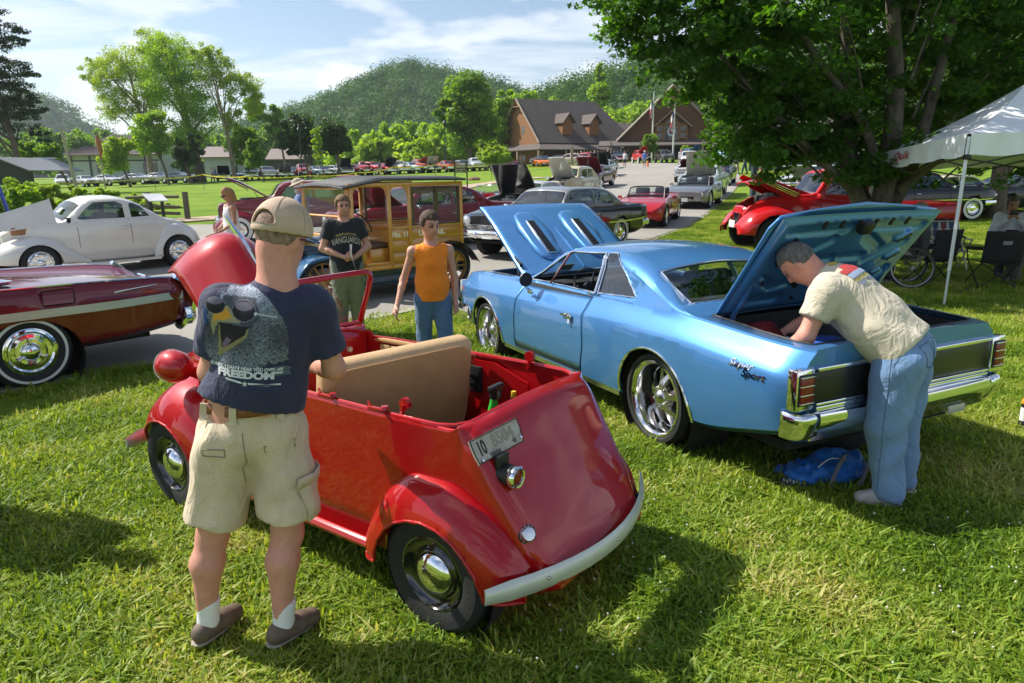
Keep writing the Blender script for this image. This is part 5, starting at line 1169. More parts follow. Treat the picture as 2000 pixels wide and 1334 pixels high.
# ================================================================ blue coupe
def blue_coupe():
 t=thing('muscle_car','light blue coupe with bonnet and boot lid raised on the grass','car',(1.80,5.081,0),2.011,rx=0,ry=R(1.3))
 wid=C((-1.24,.86),(-1.1,.915),(-.5,.935),(0,.94),(1.2,.93),(2.9,.935),(3.5,.915),(3.72,.87),(3.8,.78))
 bot=C((-1.24,.44),(-1.0,.38),(-.45,.27),(.4,.25),(2.4,.23),(3.3,.27),(3.6,.33),(3.8,.42))
 belt=C((-1.24,.905),(-.8,.925),(-.2,.955),(.5,.95),(1.5,.915),(2.4,.90),(3.5,.87),(3.8,.81))
 top=C((-1.24,.925),(-.7,.965),(-.34,.985),(-.15,1.01),(.12,1.10),(.45,1.235),(.8,1.305),(1.2,1.325),(1.5,1.315),(1.74,1.27),(2.2,.985),(2.5,.955),(3.3,.925),(3.8,.84))
 def sec(x):
  w_,b_,B_,T_=wid(x),bot(x),belt(x),top(x);cab=ss(.02,.22,T_-B_);cr=.03+.012*cab;H=max(T_-cr,B_+.004)
  s=[(w_*.91,b_),(w_*.955,b_+.035),(w_*.98,b_+.14),(w_*.995,b_+(B_-b_)*.42),(w_,b_+(B_-b_)*.6),(w_*.998,B_-.15),(w_*.985,B_-.125),(w_*.955,B_-.09),(w_*.915,B_-.04),(w_*.872,B_-.006)]
  wall=H-B_;yb=w_*.868-.05*float(cab);lean=.46;yr=yb-lean*wall;r=min(.085,.42*wall)
  s+=[(yb,B_),((yb*2+yr)/3,B_+wall*.33+.001),((yb+2*yr)/3+.006*float(cab),B_+wall*.62+.002),(yr+r*.5,H-r*.8),(yr+r*.12,H-r*.3+.001),(yr-r*.55,H+.002),(yr-r*1.5,H+cr*.28)]
  yy=max(.05,yr-r*1.5)
  for f in (.8,.6,.4,.2,0):s.append((yy*f,H+cr*(1-f*f*.72)))
  return s
 xs=lin(-1.24,3.8,96);bm=shell(xs,sec)
 side=lambda c,nn:abs(nn.y)>.3 and c.z<.8
 for wx,Ra,wz,q in ((0,.405,.30,1),(2.92,.375,.31,1)):
  for sg in (1,-1):
   cut(bm,[(wx+Ra*math.cos(R(a))*(1.04 if a>90 and a<270 else 1.0),wz+Ra*math.sin(R(a))) for a in range(0,360,10)],'xz',lambda c,nn,sg=sg:side(c,nn) and c.y*sg>0,9)
 up=lambda c,nn:abs(nn.y)>.4 and c.z>belt(c.x)+.004
 for sg in (1,-1):
  f_=lambda c,nn,sg=sg:up(c,nn) and c.y*sg>0
  cut(bm,[(1.0,.95),(1.06,1.262),(1.60,1.235),(1.72,1.18),(2.12,.945)],'xz',f_,8)          # open door window
  cut(bm,[(.42,.985),(.955,.955),(1.015,1.265),(.93,1.268),(.84,1.24)],'xz',f_,1 if sg>0 else 2)
 yr_=lambda x:max(.1,wid(x)*.868-.05-.46*max(0,top(x)-.04-belt(x)))
 cut(bm,[(1.79,yr_(1.79)-.06),(2.16,.70),(2.16,-.70),(1.79,-yr_(1.79)+.06)],'xy',lambda c,nn:nn.z>.3 and c.z>.96,3)
 cut(bm,[(.43,yr_(.5)-.085),(.40,0),(.43,-yr_(.5)+.085),(-.10,-.66),(-.14,0),(-.10,.66)],'xy',lambda c,nn:nn.z>.3 and c.z>.98,4)
 cut(bm,[(2.36,.72),(3.70,.68),(3.70,-.68),(2.36,-.72)],'xy',lambda c,nn:nn.z>.5,5)
 tp=[(-.36,.70),(-1.08,.72),(-1.165,.68),(-1.19,.45),(-1.225,0),(-1.19,-.45),(-1.165,-.68),(-1.08,-.72),(-.36,-.70)]
 cut(bm,tp,'xy',lambda c,nn:nn.z>.5 and c.z>.85,6)
 for sg,ti in ((1,10),(-1,11)):
  cut(bm,[(.93,.95),(.91,.55),(.99,.30),(2.22,.28),(2.20,.55),(2.10,.93),(1.6,.96)],'xz',lambda c,nn,sg=sg:c.z<belt(c.x)+.01 and abs(nn.y)>.25 and c.y*sg>.5,ti)
 # glass
 q=take(bm,3);obj('windscreen',q,GLASS,t,60);q=take(bm,4);obj('rear_window',q,glassmat('clear_glass',(.8,.86,.84),.05),t,60)
 for ti in (1,2):q=take(bm,ti);[setattr(v.co,'y',v.co.y*.99) for v in q.verts];obj('quarter_window',q,GLASSD,t,60)
 # doors
 for ti,sg in ((10,1),(11,-1)):
  q=take(bm,ti);edging('door_gap',q,.0042,SEAM,t,5,keep=None);d=obj('door',q,BLUE,t,30);solid(d,.03)
  b=bmesh.new();M_=Matrix.Translation((1.13,sg*(wid(1.1)*1.0+.012),.755));box(b,M_ @ Vector((.03,0,.012)),(.15,.022,.020),Matrix.Rotation(R(8),4,'Y'),.007);box(b,M_ @ Vector((-.035,0,0)),(.06,.03,.045),None,.012);tube(b,[M_ @ Vector((-.03,.0,-.02)),M_ @ Vector((-.035,.006*sg,-.055))],.012,8);obj('door_handle',b,CHROME,d)
 # bonnet, raised about the cowl
 q=take(bm,5);rg_=q.copy();hp=(2.36,0,.975);hinge(q,hp,-R(33));h_=obj('bonnet',q,BLUE,t,30);solid(h_,.035)
 Mh=Matrix.Translation(hp) @ Matrix.Rotation(-R(33),4,'Y') @ Matrix.Translation(-Vector(hp))
 ztop=lambda x,y:top(x)-.03*(y/.75) ** 2*.8
 for sg in (1,-1):
  b=bmesh.new();pts=[(2.62,.17),(2.55,.27),(2.62,.40),(2.85,.43),(3.40,.40),(3.47,.28),(3.40,.16),(2.85,.15)];P2=[Vector((p[0],p[1])) for p in pts]
  rings=[]
  for s_,hgt in ((1.0,.0),(.97,.026),(.86,.040),(.4,.042)):
   c0=Vector((3.0,.285));rings.append([b.verts.new((c0.x+(p.x-c0.x)*s_,sg*(c0.y+(p.y-c0.y)*s_),ztop(c0.x+(p.x-c0.x)*s_,.28)+hgt+.001)) for p in P2])
  for A,B in zip(rings,rings[1:]):
   for j in range(8):b.faces.new((A[j],A[(j+1) % 8],B[(j+1) % 8],B[j]))
  b.faces.new(rings[-1]);bmesh.ops.recalc_face_normals(b,faces=b.faces);bmesh.ops.subdivide_edges(b,edges=b.edges,cuts=1,use_grid_fill=True,smooth=.6);b.transform(Mh);obj('bonnet_bulge',b,BLUE,h_,70)
  b=bmesh.new();box(b,(2.93,sg*.285,ztop(2.93,.28)+.048),(.62,.10,.014),Matrix.Rotation(R(2.5),4,'Y'),.004);b.transform(Mh);v_=obj('bonnet_vent',b,CHROME2,h_)
  b=bmesh.new()
  for k in range(22):box(b,(2.65+.56*k/21,sg*.285,ztop(2.93,.28)+.060-.045*(k/21-.5)*.6),(.010,.082,.010),Matrix.Rotation(R(2.5),4,'Y'))
  b.transform(Mh);o=obj('louvre',b,mat('vent_dark',(.09,.09,.1),.35,.8),v_)
 b=bmesh.new();tube(b,[Mh @ Vector((2.40,0,top(2.4)+.002)),Mh @ Vector((3.0,0,top(3.0)+.002)),Mh @ Vector((3.68,0,top(3.68)+.001))],.012,8);obj('centre_crease',b,BLUE,h_)
 for sg in (1,-1):
  b=bmesh.new();tube(b,[(2.55,sg*.69,.86),(2.50,sg*.69,1.05),(2.75,sg*.68,1.13)],.018,6);box(b,(2.52,sg*.69,.93),(.12,.02,.16),None,.004);obj('bonnet_hinge',b,BLACK,t)
 # boot lid with pressed inner panel
 q=take(bm,6);L_=obj('boot_lid',q,BLUE,t,30,free=False);hp2=Vector((-.36,0,.99));A=R(56)
 Mt=Matrix.Translation(hp2) @ Matrix.Rotation(A,4,'Y') @ Matrix.Translation(-hp2);L_.data.transform(Mt);solid(L_,.012)
 nx,ny=90,150;V,F=[],[]
 def cap(u,v,x0,y0,x1,y1,r):
  a=np.array([x0,y0]);d=np.array([x1,y1])-a;p=np.array([u,v])-a;h=min(1,max(0,(p @ d)/(d @ d)));return np.hypot(*(p-h*d))-r
 ribs=[]
 for s_ in (1,-1):   # u from the hinge (0) to the rear edge (.82), v across
  ribs+=[(.14,.30*s_,.14,.55*s_,.035,1),(.33,.08*s_,.24,.40*s_,.033,1),(.24,.40*s_,.33,.56*s_,.033,1),(.42,.30*s_,.58,.52*s_,.030,1),(.62,.16*s_,.52,.34*s_,.034,1),(.71,.10*s_,.71,.56*s_,.034,1),(.46,.05*s_,.46,.22*s_,.028,1),
                 (.22,.18*s_,.27,.24*s_,.020,-1),(.44,.48*s_,.49,.53*s_,.020,-1),(.60,.44*s_,.65,.50*s_,.022,-1),(.28,.50*s_,.31,.53*s_,.014,-1),(.10,.12*s_,.13,.16*s_,.014,-1)]
 holes=[]
 for j in range(ny+1):
  for i in range(nx+1):
   u=.015+.80*i/nx;v=(-.5+j/ny)*1.38;x=-.36-u;z0=top(x)-.03*.3-.014-.03*.72*(v/.72) ** 2*.8;e_=min(u-.015,.815-u,.69-abs(v));d_=.026*float(ss(0,.05,e_))
   g_=0
   for r_ in ribs:
    dd=cap(u,v,*r_[:5]);g_=max(g_,float(ss(.022,-.012,dd))) if r_[5]>0 else g_-1.2*float(ss(.008,-.004,dd))
   V.append(Mt @ Vector((x,v,z0-d_+g_*.021)));holes.append(any(cap(u,v,*r_[:5])<-.002 for r_ in ribs if r_[5]<0))
 Fm=[]
 for j in range(ny):
  for i in range(nx):
   a=j*(nx+1)+i;F.append((a,a+nx+1,a+nx+2,a+1));Fm.append(1 if holes[a] and holes[a+nx+2] else 0)
 inn=objpy('inner_panel',V,F,[BLUE,BLACK],L_,180);inn.data.polygons.foreach_set('material_index',Fm)
 b=bmesh.new();e_=[Mt @ Vector((x,y,top(x)-.055-.02*(y/.7) ** 2)) for x,y in tp];
 for k in range(6):
  y=-.36+.144*k;box(b,Mt @ Vector((-1.13,y,top(-1.13)-.075)),(.05,.022,.012),Matrix.Rotation(A,4,'Y'))
 box(b,Mt @ Vector((-1.10,0,top(-1.1)-.085)),(.08,.10,.05),Matrix.Rotation(A,4,'Y'),.01);obj('latch',b,BLACK,L_)
 for sg in (1,-1):
  b=bmesh.new();tube(b,crom([(-.40,sg*.60,.70),(-.46,sg*.60,.82),(-.43,sg*.60,.95),(-.52,sg*.60,1.08),(-.60,sg*.60,1.24)],4),.020,8);obj('lid_hinge',b,BLUE,t)
 # edges of the openings
 drop(bm,(1,2,3,4,5,6,8,9,10,11))
 E_=bm.copy();edging('opening_seal',E_,.009,mat('seal_rubber',(.015,.015,.016),.6),t,6,keep=lambda p:p.x<-.3 and p.z>.88)
 edging('drip_rail',E_,.0075,CHROME,t,6,keep=lambda p:p.z>belt(p.x)+.003 and-.2<p.x<2.22);E_.free()
 body=obj('body',bm,BLUE,t,30);solid(body,.02)
 for wx,Ra,wz in ((0,.405,.30),(2.92,.375,.31)):
  for sg in (1,-1):
   b=bmesh.new();P=[]
   for a in range(-14,195,7):
    x,z=wx+(Ra-.004)*math.cos(R(a))*(1.04 if a>90 else 1),wz+(Ra-.004)*math.sin(R(a));B_,b0=belt(x),bot(x);f=(z-b0)/(B_-b0)
    if f<.02:continue
    P.append((x,sg*(wid(x)*np.interp(f,(0,.05,.2,.42,.6,1),(.93,.955,.98,.995,1,.99))+.004),z))
   tube(b,P,.009,6);obj('arch_trim',b,CHROME,t)
   b=bmesh.new();lathe(b,[(0,-.34),(Ra*.98,-.34),(Ra*1.0,.04)],28,Matrix.Translation((wx,sg*.84,wz)) @ (WY if sg>0 else WY @ Matrix.Rotation(math.pi,4,'X')));obj('wheel_well',b,UNDER,t)
 for sg in (1,-1):
  b=bmesh.new();P=[(x,sg*(wid(x)*.935+.008),bot(x)+.035) for x in lin(.42,2.50,16)];sweep(b,P,[(.035,-.012),(.02,.012),(-.02,.012),(-.038,-.01)]);obj('sill_trim',b,CHROME2,t)
 # wheels
 for sg in (1,-1):wheel(t,0,sg*.765,'spoke',.335,.27,.265);wheel(t,2.92,sg*.80,'spoke',.315,.21,.25,steer=R(0))
 b=bmesh.new();box(b,(1.3,0,.30),(4.7,1.45,.06));box(b,(3.2,0,.45),(.9,1.1,.3));obj('floor_pan',b,UNDER,t)
 # engine bay
 b=bmesh.new();r_=np.random.default_rng(4);box(b,(2.95,0,.60),(.7,.5,.35),None,.03);lathe(b,[(0,.86),(.19,.86),(.2,.92),(0,.93)],20,Matrix.Translation((2.95,0,0)))
 for k in range(9):box(b,(r_.uniform(2.5,3.5),r_.uniform(-.55,.55),r_.uniform(.68,.82)),(.14,.1,.12),None,.01)
 obj('engine',b,ENGINE,t);b=bmesh.new();box(b,(2.40,0,.72),(.03,1.35,.40));box(b,(3.66,0,.62),(.03,1.3,.3));obj('bulkhead',b,BLACK,t)
 # cabin
 b=bmesh.new();box(b,(2.02,0,.84),(.26,1.42,.16),None,.04);obj('dashboard',b,DARKIN,t)
 b=bmesh.new()
 for k in range(3):lathe(b,[(0,.002),(.035,.002),(.04,0)],14,AX((0,1,0),(0,0,1),(-1,0,0),(1.885,.55-.13*k,.85)))
 obj('gauge',b,CHROME2,t)
 b=bmesh.new();S_=Matrix.Translation((1.66,.38,.90)) @ Matrix.Rotation(R(-62),4,'Y');lathe(b,[(.175,-.010),(.187,0),(.175,.010),(.167,0),(.175,-.010)],32,S_);lathe(b,[(0,.0),(.05,-.01),(.06,-.05),(0,-.06)],16,S_)
 for k in range(3):a=R(90+120*k);tube(b,[S_ @ Vector((0,0,-.02)),S_ @ Vector((.17*math.cos(a),.17*math.sin(a),0))],.011,6)
 tube(b,[S_ @ Vector((0,0,-.04)),(1.98,.38,.78)],.022,8);obj('steering_wheel',b,mat('wheel_grey',(.05,.05,.055),.35),t)
 for sg in (1,-1):
  b=bmesh.new();box(b,(1.25,sg*.36,.55),(.52,.52,.16),None,.05);box(b,(.98,sg*.36,.80),(.15,.50,.56),Matrix.Rotation(R(-14),4,'Y'),.055);obj('front_seat',b,DARKIN,t)
 b=bmesh.new();box(b,(.35,0,.58),(.5,1.2,.16),None,.05);box(b,(.08,0,.80),(.16,1.25,.42),Matrix.Rotation(R(-18),4,'Y'),.05);box(b,(-.12,0,.955),(.34,1.2,.02));obj('rear_seat',b,DARKIN,t)
 for sg in (1,-1):b=bmesh.new();box(b,(1.1,sg*.80,.62),(1.9,.03,.62),None,.01);obj('door_card',b,DARKIN,t)
 # quarter window division bar, vent window bar
 for sg in (1,-1):
  b=bmesh.new();yy=lambda z:sg*(wid(1)*.868-.05-.46*(z-.93)+.012)
  tube(b,[(.985,yy(.95),.95),(1.03,yy(1.26),1.262)],.011,6);obj('window_bar',b,CHROME,t);b=bmesh.new();tube(b,[(1.74,yy(.945),.945),(1.60,yy(1.235),1.23)],.010,6);obj('window_bar',b,CHROME,t)
  b=bmesh.new();M_=Matrix.Translation((1.83,sg*.965,.985));lathe(b,[(0,.0),(.062,.0),(.066,.012),(.055,.03),(.02,.045),(0,.048)],24,M_ @ AX((0,1,0),(0,0,1),(1,0,0)));obj('door_mirror',b,BLACK,t)
  b=bmesh.new();tube(b,[(1.84,sg*.96,.93),(1.86,sg*.945,.90),(1.86,sg*.90,.87)],.012,6);box(b,(1.86,sg*.915,.865),(.10,.02,.035),Matrix.Rotation(R(-20),4,'X'),.008);obj('mirror_arm',b,CHROME,t)
 b=bmesh.new();tube(b,[(.99,.93*.868+.003,.94),(.99,.93*.868+.003,.975)],.006,6);obj('lock_knob',b,CHROME,t)
 b=bmesh.new();lathe(b,[(0,0),(.075,0),(.075,.012),(0,.012)],24,Matrix.Translation((1.72,.12,1.17)) @ AX((0,1,0),(0,0,1),(-1,0,0)));obj('interior_mirror',b,mat('mirror_teal',(.05,.32,.36),.08,1),t)
 # rear end
 xr=-1.242;b=bmesh.new();box(b,(xr-.004,0,.715),(.02,1.53,.175),None,.004);obj('rear_panel',b,mat('black_panel',(.012,.013,.012),.3),t)
 b=bmesh.new()
 for z,h_z in ((.815,.022),(.617,.018),(.590,.028)):box(b,(xr-.012,0,z),(.03,1.50,h_z),None,.005)
 obj('rear_trim',b,CHROME,t)
 for sg in (1,-1):
  b=bmesh.new();box(b,(xr+.012,sg*.838,.710),(.07,.135,.235),None,.012);lm=obj('tail_lamp_housing',b,CHROME,t)
  b=bmesh.new();box(b,(xr+.004,sg*.838,.712),(.07,.112,.178),None,.008);obj('surround',b,BLACK,lm)
  b=bmesh.new();box(b,(xr-.002,sg*.838,.712),(.07,.098,.150),None,.006);obj('tail_lamp',b,LAMPR,lm)
  b=bmesh.new()
  for z in (.787,.737,.687,.640):box(b,(xr-.004,sg*.838,z),(.075,.104,.006),None,.001)
  obj('lamp_bar',b,CHROME,lm)
  b=bmesh.new();P=[(-1.15,sg*.893),(-1.21,sg*.885),(-1.262,sg*.855),(-1.275,sg*.74)]
  rings=[]
  for x,y in P:rings.append([b.verts.new((x,y,.575)),b.verts.new((x-.02*(x<-1.1),y*1.012,.555)),b.verts.new((x-.012*(x<-1.1),y*1.005,.50)),b.verts.new((x+.02,y*.985,.43)),b.verts.new((x+.05,y*.95,.40))])
  for A_,B_ in zip(rings,rings[1:]):
   for j in range(4):b.faces.new((A_[j],A_[j+1],B_[j+1],B_[j]))
  bmesh.ops.recalc_face_normals(b,faces=b.faces);bmesh.ops.subdivide_edges(b,edges=b.edges,cuts=2,use_grid_fill=True,smooth=.5);o=obj('bumper_end',b,CHROME,t,180);solid(o,.01,0)
 b=bmesh.new();sweep(b,[(-1.275,.76,.5),(-1.295,.4,.5),(-1.30,0,.5),(-1.295,-.4,.5),(-1.275,-.76,.5)],[(.078,-.02),(.066,.012),(.03,.022),(-.02,.012),(-.05,-.005),(-.10,-.03),(-.10,-.045),(.07,-.035)]);obj('rear_bumper',b,CHROME,t,50)
 b=bmesh.new();box(b,(-1.30,-.42,.425),(.012,.16,.05),None,.01);obj('bumper_lamp',b,mat('lamp_cream',(.5,.5,.42),.2),t)
 b=bmesh.new();P=[(3.3,.95,.45),(3.62,.94,.45),(3.84,.86,.45),(3.90,.5,.45),(3.92,0,.45),(3.90,-.5,.45),(3.84,-.86,.45),(3.62,-.94,.45),(3.3,-.95,.45)];sweep(b,crom(P,4),[(.09,-.01),(.05,.02),(-.05,.02),(-.09,-.01),(0,-.03)]);obj('front_bumper',b,CHROME,t)
 b=bmesh.new();box(b,(3.81,0,.68),(.02,1.5,.16),None,.005);obj('grille',b,BLACK,t)
 for sg in (1,-1):b=bmesh.new();box(b,(3.80,sg*.7,.69),(.06,.3,.15),None,.02);obj('headlight',b,LAMPC,t)
 # boot compartment: a black tub reaching down from the opening
 b=bmesh.new();o8=[(x*1+.0,y*.985) for x,y in tp];hi=[b.verts.new((x,y,belt(x)-.01)) for x,y in o8];lo=[b.verts.new((max(x,-1.1) if x<-.5 else x+.1,y*.95,.50)) for x,y in o8];b.faces.new(lo[::-1]);k=9
 for i in range(9):b.faces.new((hi[i],hi[(i+1) % k],lo[(i+1) % k],lo[i]))
 bmesh.ops.recalc_face_normals(b,faces=b.faces);bmesh.ops.reverse_faces(b,faces=b.faces);obj('boot_liner',b,mat('speckled_liner',(.03,.03,.032),.8,noise=.9,scale=70),t)
 # lettering on the left rear wing
 bv=bvh_of(body);
 for s_,x,z in (('Super',-.86,.78),('Sport',-.96,.735)):
  V,F=text_geo(s_,.062,0,.0015,.35);V[:,0]*=1.25;M_=AX((-1,0,0),(0,0,1),(0,1,0),(x,1.3,z));decal('wing_badge',V,F,CHROME,t,M_,bv,eps=.005)
 V,F=text_geo('396',.05,0,.003,0);M_=AX((-1,0,0),(0,0,1),(0,1,0),(3.56,1.3,.70));decal('front_badge',V,F,mat('badge_red',(.5,.1,.1),.4),t,M_,bv,eps=.004)
 b=bmesh.new();box(b,(2.14,.38,1.03),(.004,.16,.11),Matrix.Rotation(R(-52),4,'Y'));obj('windscreen_card',b,WHITEP,t)
 texto('card_lettering','CHEV',.05,BLACK,t,AX((0,-1,0),(.6,0,.8),(-.8,0,.6),(2.137,.38,1.035)),.0005,.001)
 return t
BC=blue_coupe()
# belongings in and below the boot
def cloth_blob(name,label,cat,loc,size,m,seed,group=None,amp=.02,rz=0,h=.02,par=None):
 lo=(-size[0]-.08,-size[1]-.08,-.02);hi=(size[0]+.08,size[1]+.08,size[2]*2+.1)
 def f(P):
  d=sd_ell(P,(0,0,size[2]*.9),size);d=smin(d,sd_ell(P,(size[0]*.5,size[1]*.2,size[2]*.7),(size[0]*.5,size[1]*.6,size[2]*.8)),.04);return np.maximum(d+folds(P,amp,16,seed),-P[...,2]+.0)
 o=sdf_obj(name,lo,hi,h,f,m,par);o.location=loc;o.rotation_euler=(0,0,rz)
 if label:tag(o,label,cat,group)
 return o
def inboot(x,y,z):c,s=math.cos(2.011),math.sin(2.011);return (1.80+c*x-s*y,5.081+s*x+c*y,z)
cloth_blob('bag','blue cloth bag inside the open boot in front of the bending man','bag',inboot(-.88,.34,.70),(.20,.17,.12),mat('blue_cloth',(.01,.08,.42),.8),1)
cloth_blob('bag','dark red bag deep in the left side of the open boot','bag',inboot(-.55,.48,.70),(.14,.15,.14),mat('red_cloth',(.16,.008,.012),.85),2)
cloth_blob('bag','black holdall filling the middle of the open boot','bag',inboot(-.66,.05,.64),(.20,.22,.14),mat('black_cloth',(.012,.012,.014),.85),3)
t_=thing('box','small dark carton with white and orange print in the right side of the boot','box',inboot(-.95,-.50,.74),1.2);boxo('carton',(0,0,.05),(.22,.13,.12),BLACK,t_,.004,Matrix.Rotation(R(25),4,'X'));boxo('print',(0,-.045,.115),(.10,.05,.004),mat('orange_print',(.6,.2,.03),.6),t_,0,Matrix.Rotation(R(25),4,'X'))
t_=thing('detergent_bottle','black bottle with a white label among the bags in the boot','bottle',inboot(-.66,.34,.72),.5);bm=bmesh.new();lathe(bm,[(0,0),(.045,0),(.05,.02),(.05,.17),(.02,.21),(.02,.24),(0,.24)],16);obj('bottle',bm,BLACK,t_);bm=bmesh.new();lathe(bm,[(.0508,.06),(.0508,.15)],16);obj('label',bm,WHITEP,t_)
p=gp(1600,880);cloth_blob('holdall','large black holdall lying in the shade under the rear bumper of the blue coupe','bag',(p.x-.02,p.y+.08,0),(.36,.24,.13),mat('black_cloth',(0,0,0)),4,amp=.012,rz=-.2)
def blue_pack():
 p=gp(1610,938);t=thing('rucksack','crumpled bright blue rucksack with grey straps on the grass by the shoes','bag',(p.x,p.y,0),-.1);B_=mat('bright_blue_nylon',(.006,.14,.50),.5,sheen=.2)
 def sf(P):
  d=sd_ell(P,(0,0,.06),(.20,.11,.07))
  for c,r in (((.16,.05,.09),(.10,.09,.09)),((-.15,-.02,.05),(.10,.10,.055)),((.05,.07,.12),(.11,.06,.07)),((-.22,.06,.03),(.07,.05,.04))):d=smin(d,sd_ell(P,c,r),.03)
  return np.maximum(d+folds(P,.016,30,9)+folds(P,.010,62,4),-P[...,2])
 sdf_obj('sack',(-.36,-.25,-.02),(.34,.25,.28),.009,sf,B_,t)
 for P in ([(-.02,-.16,.03),(.03,-.12,.14),(.10,-.03,.17),(.18,.06,.10)],[(.06,-.17,.01),(.16,-.14,.05),(.24,-.03,.12),(.30,.06,.14)],[(-.02,-.16,.02),(.02,-.19,.015),(.07,-.17,.02)]):
  b=bmesh.new();sweep(b,crom(P,5),[(.018,-.002),(.018,.002),(-.018,.002),(-.018,-.002)]);obj('strap',b,mat('grey_webbing',(.20,.20,.21),.8),t)
 b=bmesh.new();tube(b,crom([(-.08,-.10,.13),(.0,-.06,.17),(.08,-.04,.165),(.12,.02,.16)],5),.004,5);obj('piping',b,WHITEP,t)
blue_pack()
p=gp(1549,951);t_=thing('printed_pouch','small flat pouch with white and navy print lying left of the blue rucksack','pouch',(p.x,p.y,.03),-.3)
boxo('pouch',(0,0,0),(.15,.08,.012),mat('navy_print',(.02,.03,.09),.4),t_,.004);bm=bmesh.new()
for k in range(7):box(bm,(-.055+.018*k,.01*(-1) ** k,.008),(.010,.045,.002))
obj('print',bm,WHITEP,t_)
# ================================================================ little red convertible
def red_car():
 t=thing('microcar','small shiny red open convertible with tan seat in the foreground','car',(-.018,3.075,0),2.516);TAN=mat('tan_leather',(.58,.33,.15),.5,noise=.12,scale=5,bump=.25,bscale=45);TANL=mat('tan_leather_light',(.56,.37,.19),.5,noise=.1,scale=6,bump=.2,bscale=45)
 rim=.905;w_=C((-.50,.36),(-.40,.43),(-.12,.475),(.3,.50),(1.2,.50),(1.5,.46));T_=C((-.50,.33),(-.47,.36),(-.40,.48),(-.25,.72),(-.13,.895),(-.10,rim),(1.5,rim))
 b_=C((-.50,.28),(-.4,.26),(0,.25),(1.5,.25))
 def sec(x):
  w,T,b=w_(x),T_(x),b_(x);r=min(.075,(T-b)*.45);wt=w-(.02 if x<0 else 0);s=[(w*.97,b),(w,b+(T-b)*.25),(w,b+(T-b)*.5),(w,b+(T-b)*.75)]
  if x>-.101:s+=[(w,T-.05),(w,T-.02),(w,T),(w-.0015,T),(w-.003,T),(w-.004,T)]
  else:
   for a in (15,35,55,75,90):s.append((w-r+r*math.cos(R(a)),T-r+r*math.sin(R(a))))
   s.append((w-r-.05,T+.004))
  y=s[-1][0]
  for f in (.8,.6,.4,.2,0):s.append((y*f,s[-1][1] if x>-.101 else T+.005+.014*(1-f*f)))
  return s
 xs=sorted(lin(-.50,-.101,26)+lin(-.1,1.5,40));bm=shell(xs,sec);cut(bm,[(-.095,.6),(1.6,.6),(1.6,-.6),(-.095,-.6)],'xy',lambda c,n:n.z>.7 and c.z>rim-.02,9)
 for f in bm.faces:
  if abs(f.normal.x)>.9 and f.calc_center_median().x>1.45:f.material_index=9
 for sg in (1,-1):
  cut(bm,[(.28*math.cos(R(a)),.27+.31*math.sin(R(a))) for a in range(0,360,20)],'xz',lambda c,nn,sg=sg:abs(nn.y)>.4 and c.y*sg>0 and c.z<.62,9)
 drop(bm,(9,));body=obj('body',bm,RED,t,40);solid(body,.012,1)
 b=bmesh.new();tube(b,[(1.48,.50,rim)]+[(x,w_(x),rim) for x in lin(1.4,.0,14)]+[(-.06,.455,rim),(-.098,.40,rim+.004),(-.103,.2,rim+.016),(-.104,0,rim+.02),(-.103,-.2,rim+.016),(-.098,-.40,rim+.004),(-.06,-.455,rim)]+[(x,-w_(x),rim) for x in lin(0,1.4,14)],.013,8);obj('rim_bead',b,RED,t)
 bv=bvh_of(body)
 # cowl, bonnet sides, nose
 cw=C((1.38,.50),(1.7,.43),(2.1,.30),(2.38,.22));cz=C((1.38,.98),(1.6,.98),(2.1,.93),(2.38,.80))
 bm=bmesh.new();rg=[]
 for x in lin(1.38,2.40,20):
  w,z=cw(x),cz(x);pts=[(w,.25),(w*1.02,.5),(w,z-.12),(w*.9,z-.03)]+([(w*.55,z+.015),(0,z+.03)] if x<1.62 else [])
  if x>=1.62:pts+=[(w*.88,z-.035),(w*.87,z-.04)]
  rg.append(([bm.verts.new((x,y,q)) for y,q in pts],[bm.verts.new((x,-y,q)) for y,q in pts]))
 for A,B in zip(rg,rg[1:]):
  for s_ in (0,1):
   for j in range(5):bm.faces.new((A[s_][j],A[s_][j+1],B[s_][j+1],B[s_][j]))
 bmesh.ops.remove_doubles(bm,verts=bm.verts,dist=.0005);bmesh.ops.recalc_face_normals(bm,faces=bm.faces);o=obj('cowl',bm,RED,t,40);solid(o,.012,0)
 b=bmesh.new();box(b,(1.45,0,.82),(.05,.92,.34),None,.02);dash=obj('dashboard',b,RED,t)
 b=bmesh.new();lathe(b,[(0,0),(.018,.0),(.016,.02),(0,.024)],14,AX((0,1,0),(0,0,1),(-1,0,0),(1.425,-.30,.86)));obj('knob',b,mat('ivory',(.6,.5,.35),.4),dash)
 b=bmesh.new();sweep(b,crom([(1.424,-.12,.92),(1.424,-.12,.76),(1.424,-.20,.73),(1.424,-.36,.73),(1.424,-.43,.78),(1.424,-.43,.90)],4),circ(.004,5));obj('pressed_line',b,RED,dash)
 # bonnet raised
 hb=Vector((1.62,0,1.0));Mh=Matrix.Translation(hb) @ Matrix.Rotation(-R(46),4,'Y');V,F=[],[];n1,n2=20,24
 for i in range(n1+1):
  u=i/n1;L_=.80*u;hw=.40-.10*u-.05*max(0,u-.8)*5;nose=.13*max(0,(u-.75)/.25) ** 2
  for j in range(n2+1):
   v=-1+2*j/n2;V.append(Mh @ Vector((L_,v*hw*(1-.12*v*v),.10-.29*abs(v) ** 2.4*(.45+.55*u)-.05*abs(v)-nose)))
 for i in range(n1):
  for j in range(n2):a=i*(n2+1)+j;F.append((a,a+1,a+n2+2,a+n2+1))
 hd=objpy('bonnet',V,F,RED,t,60);solid(hd,.01,0)
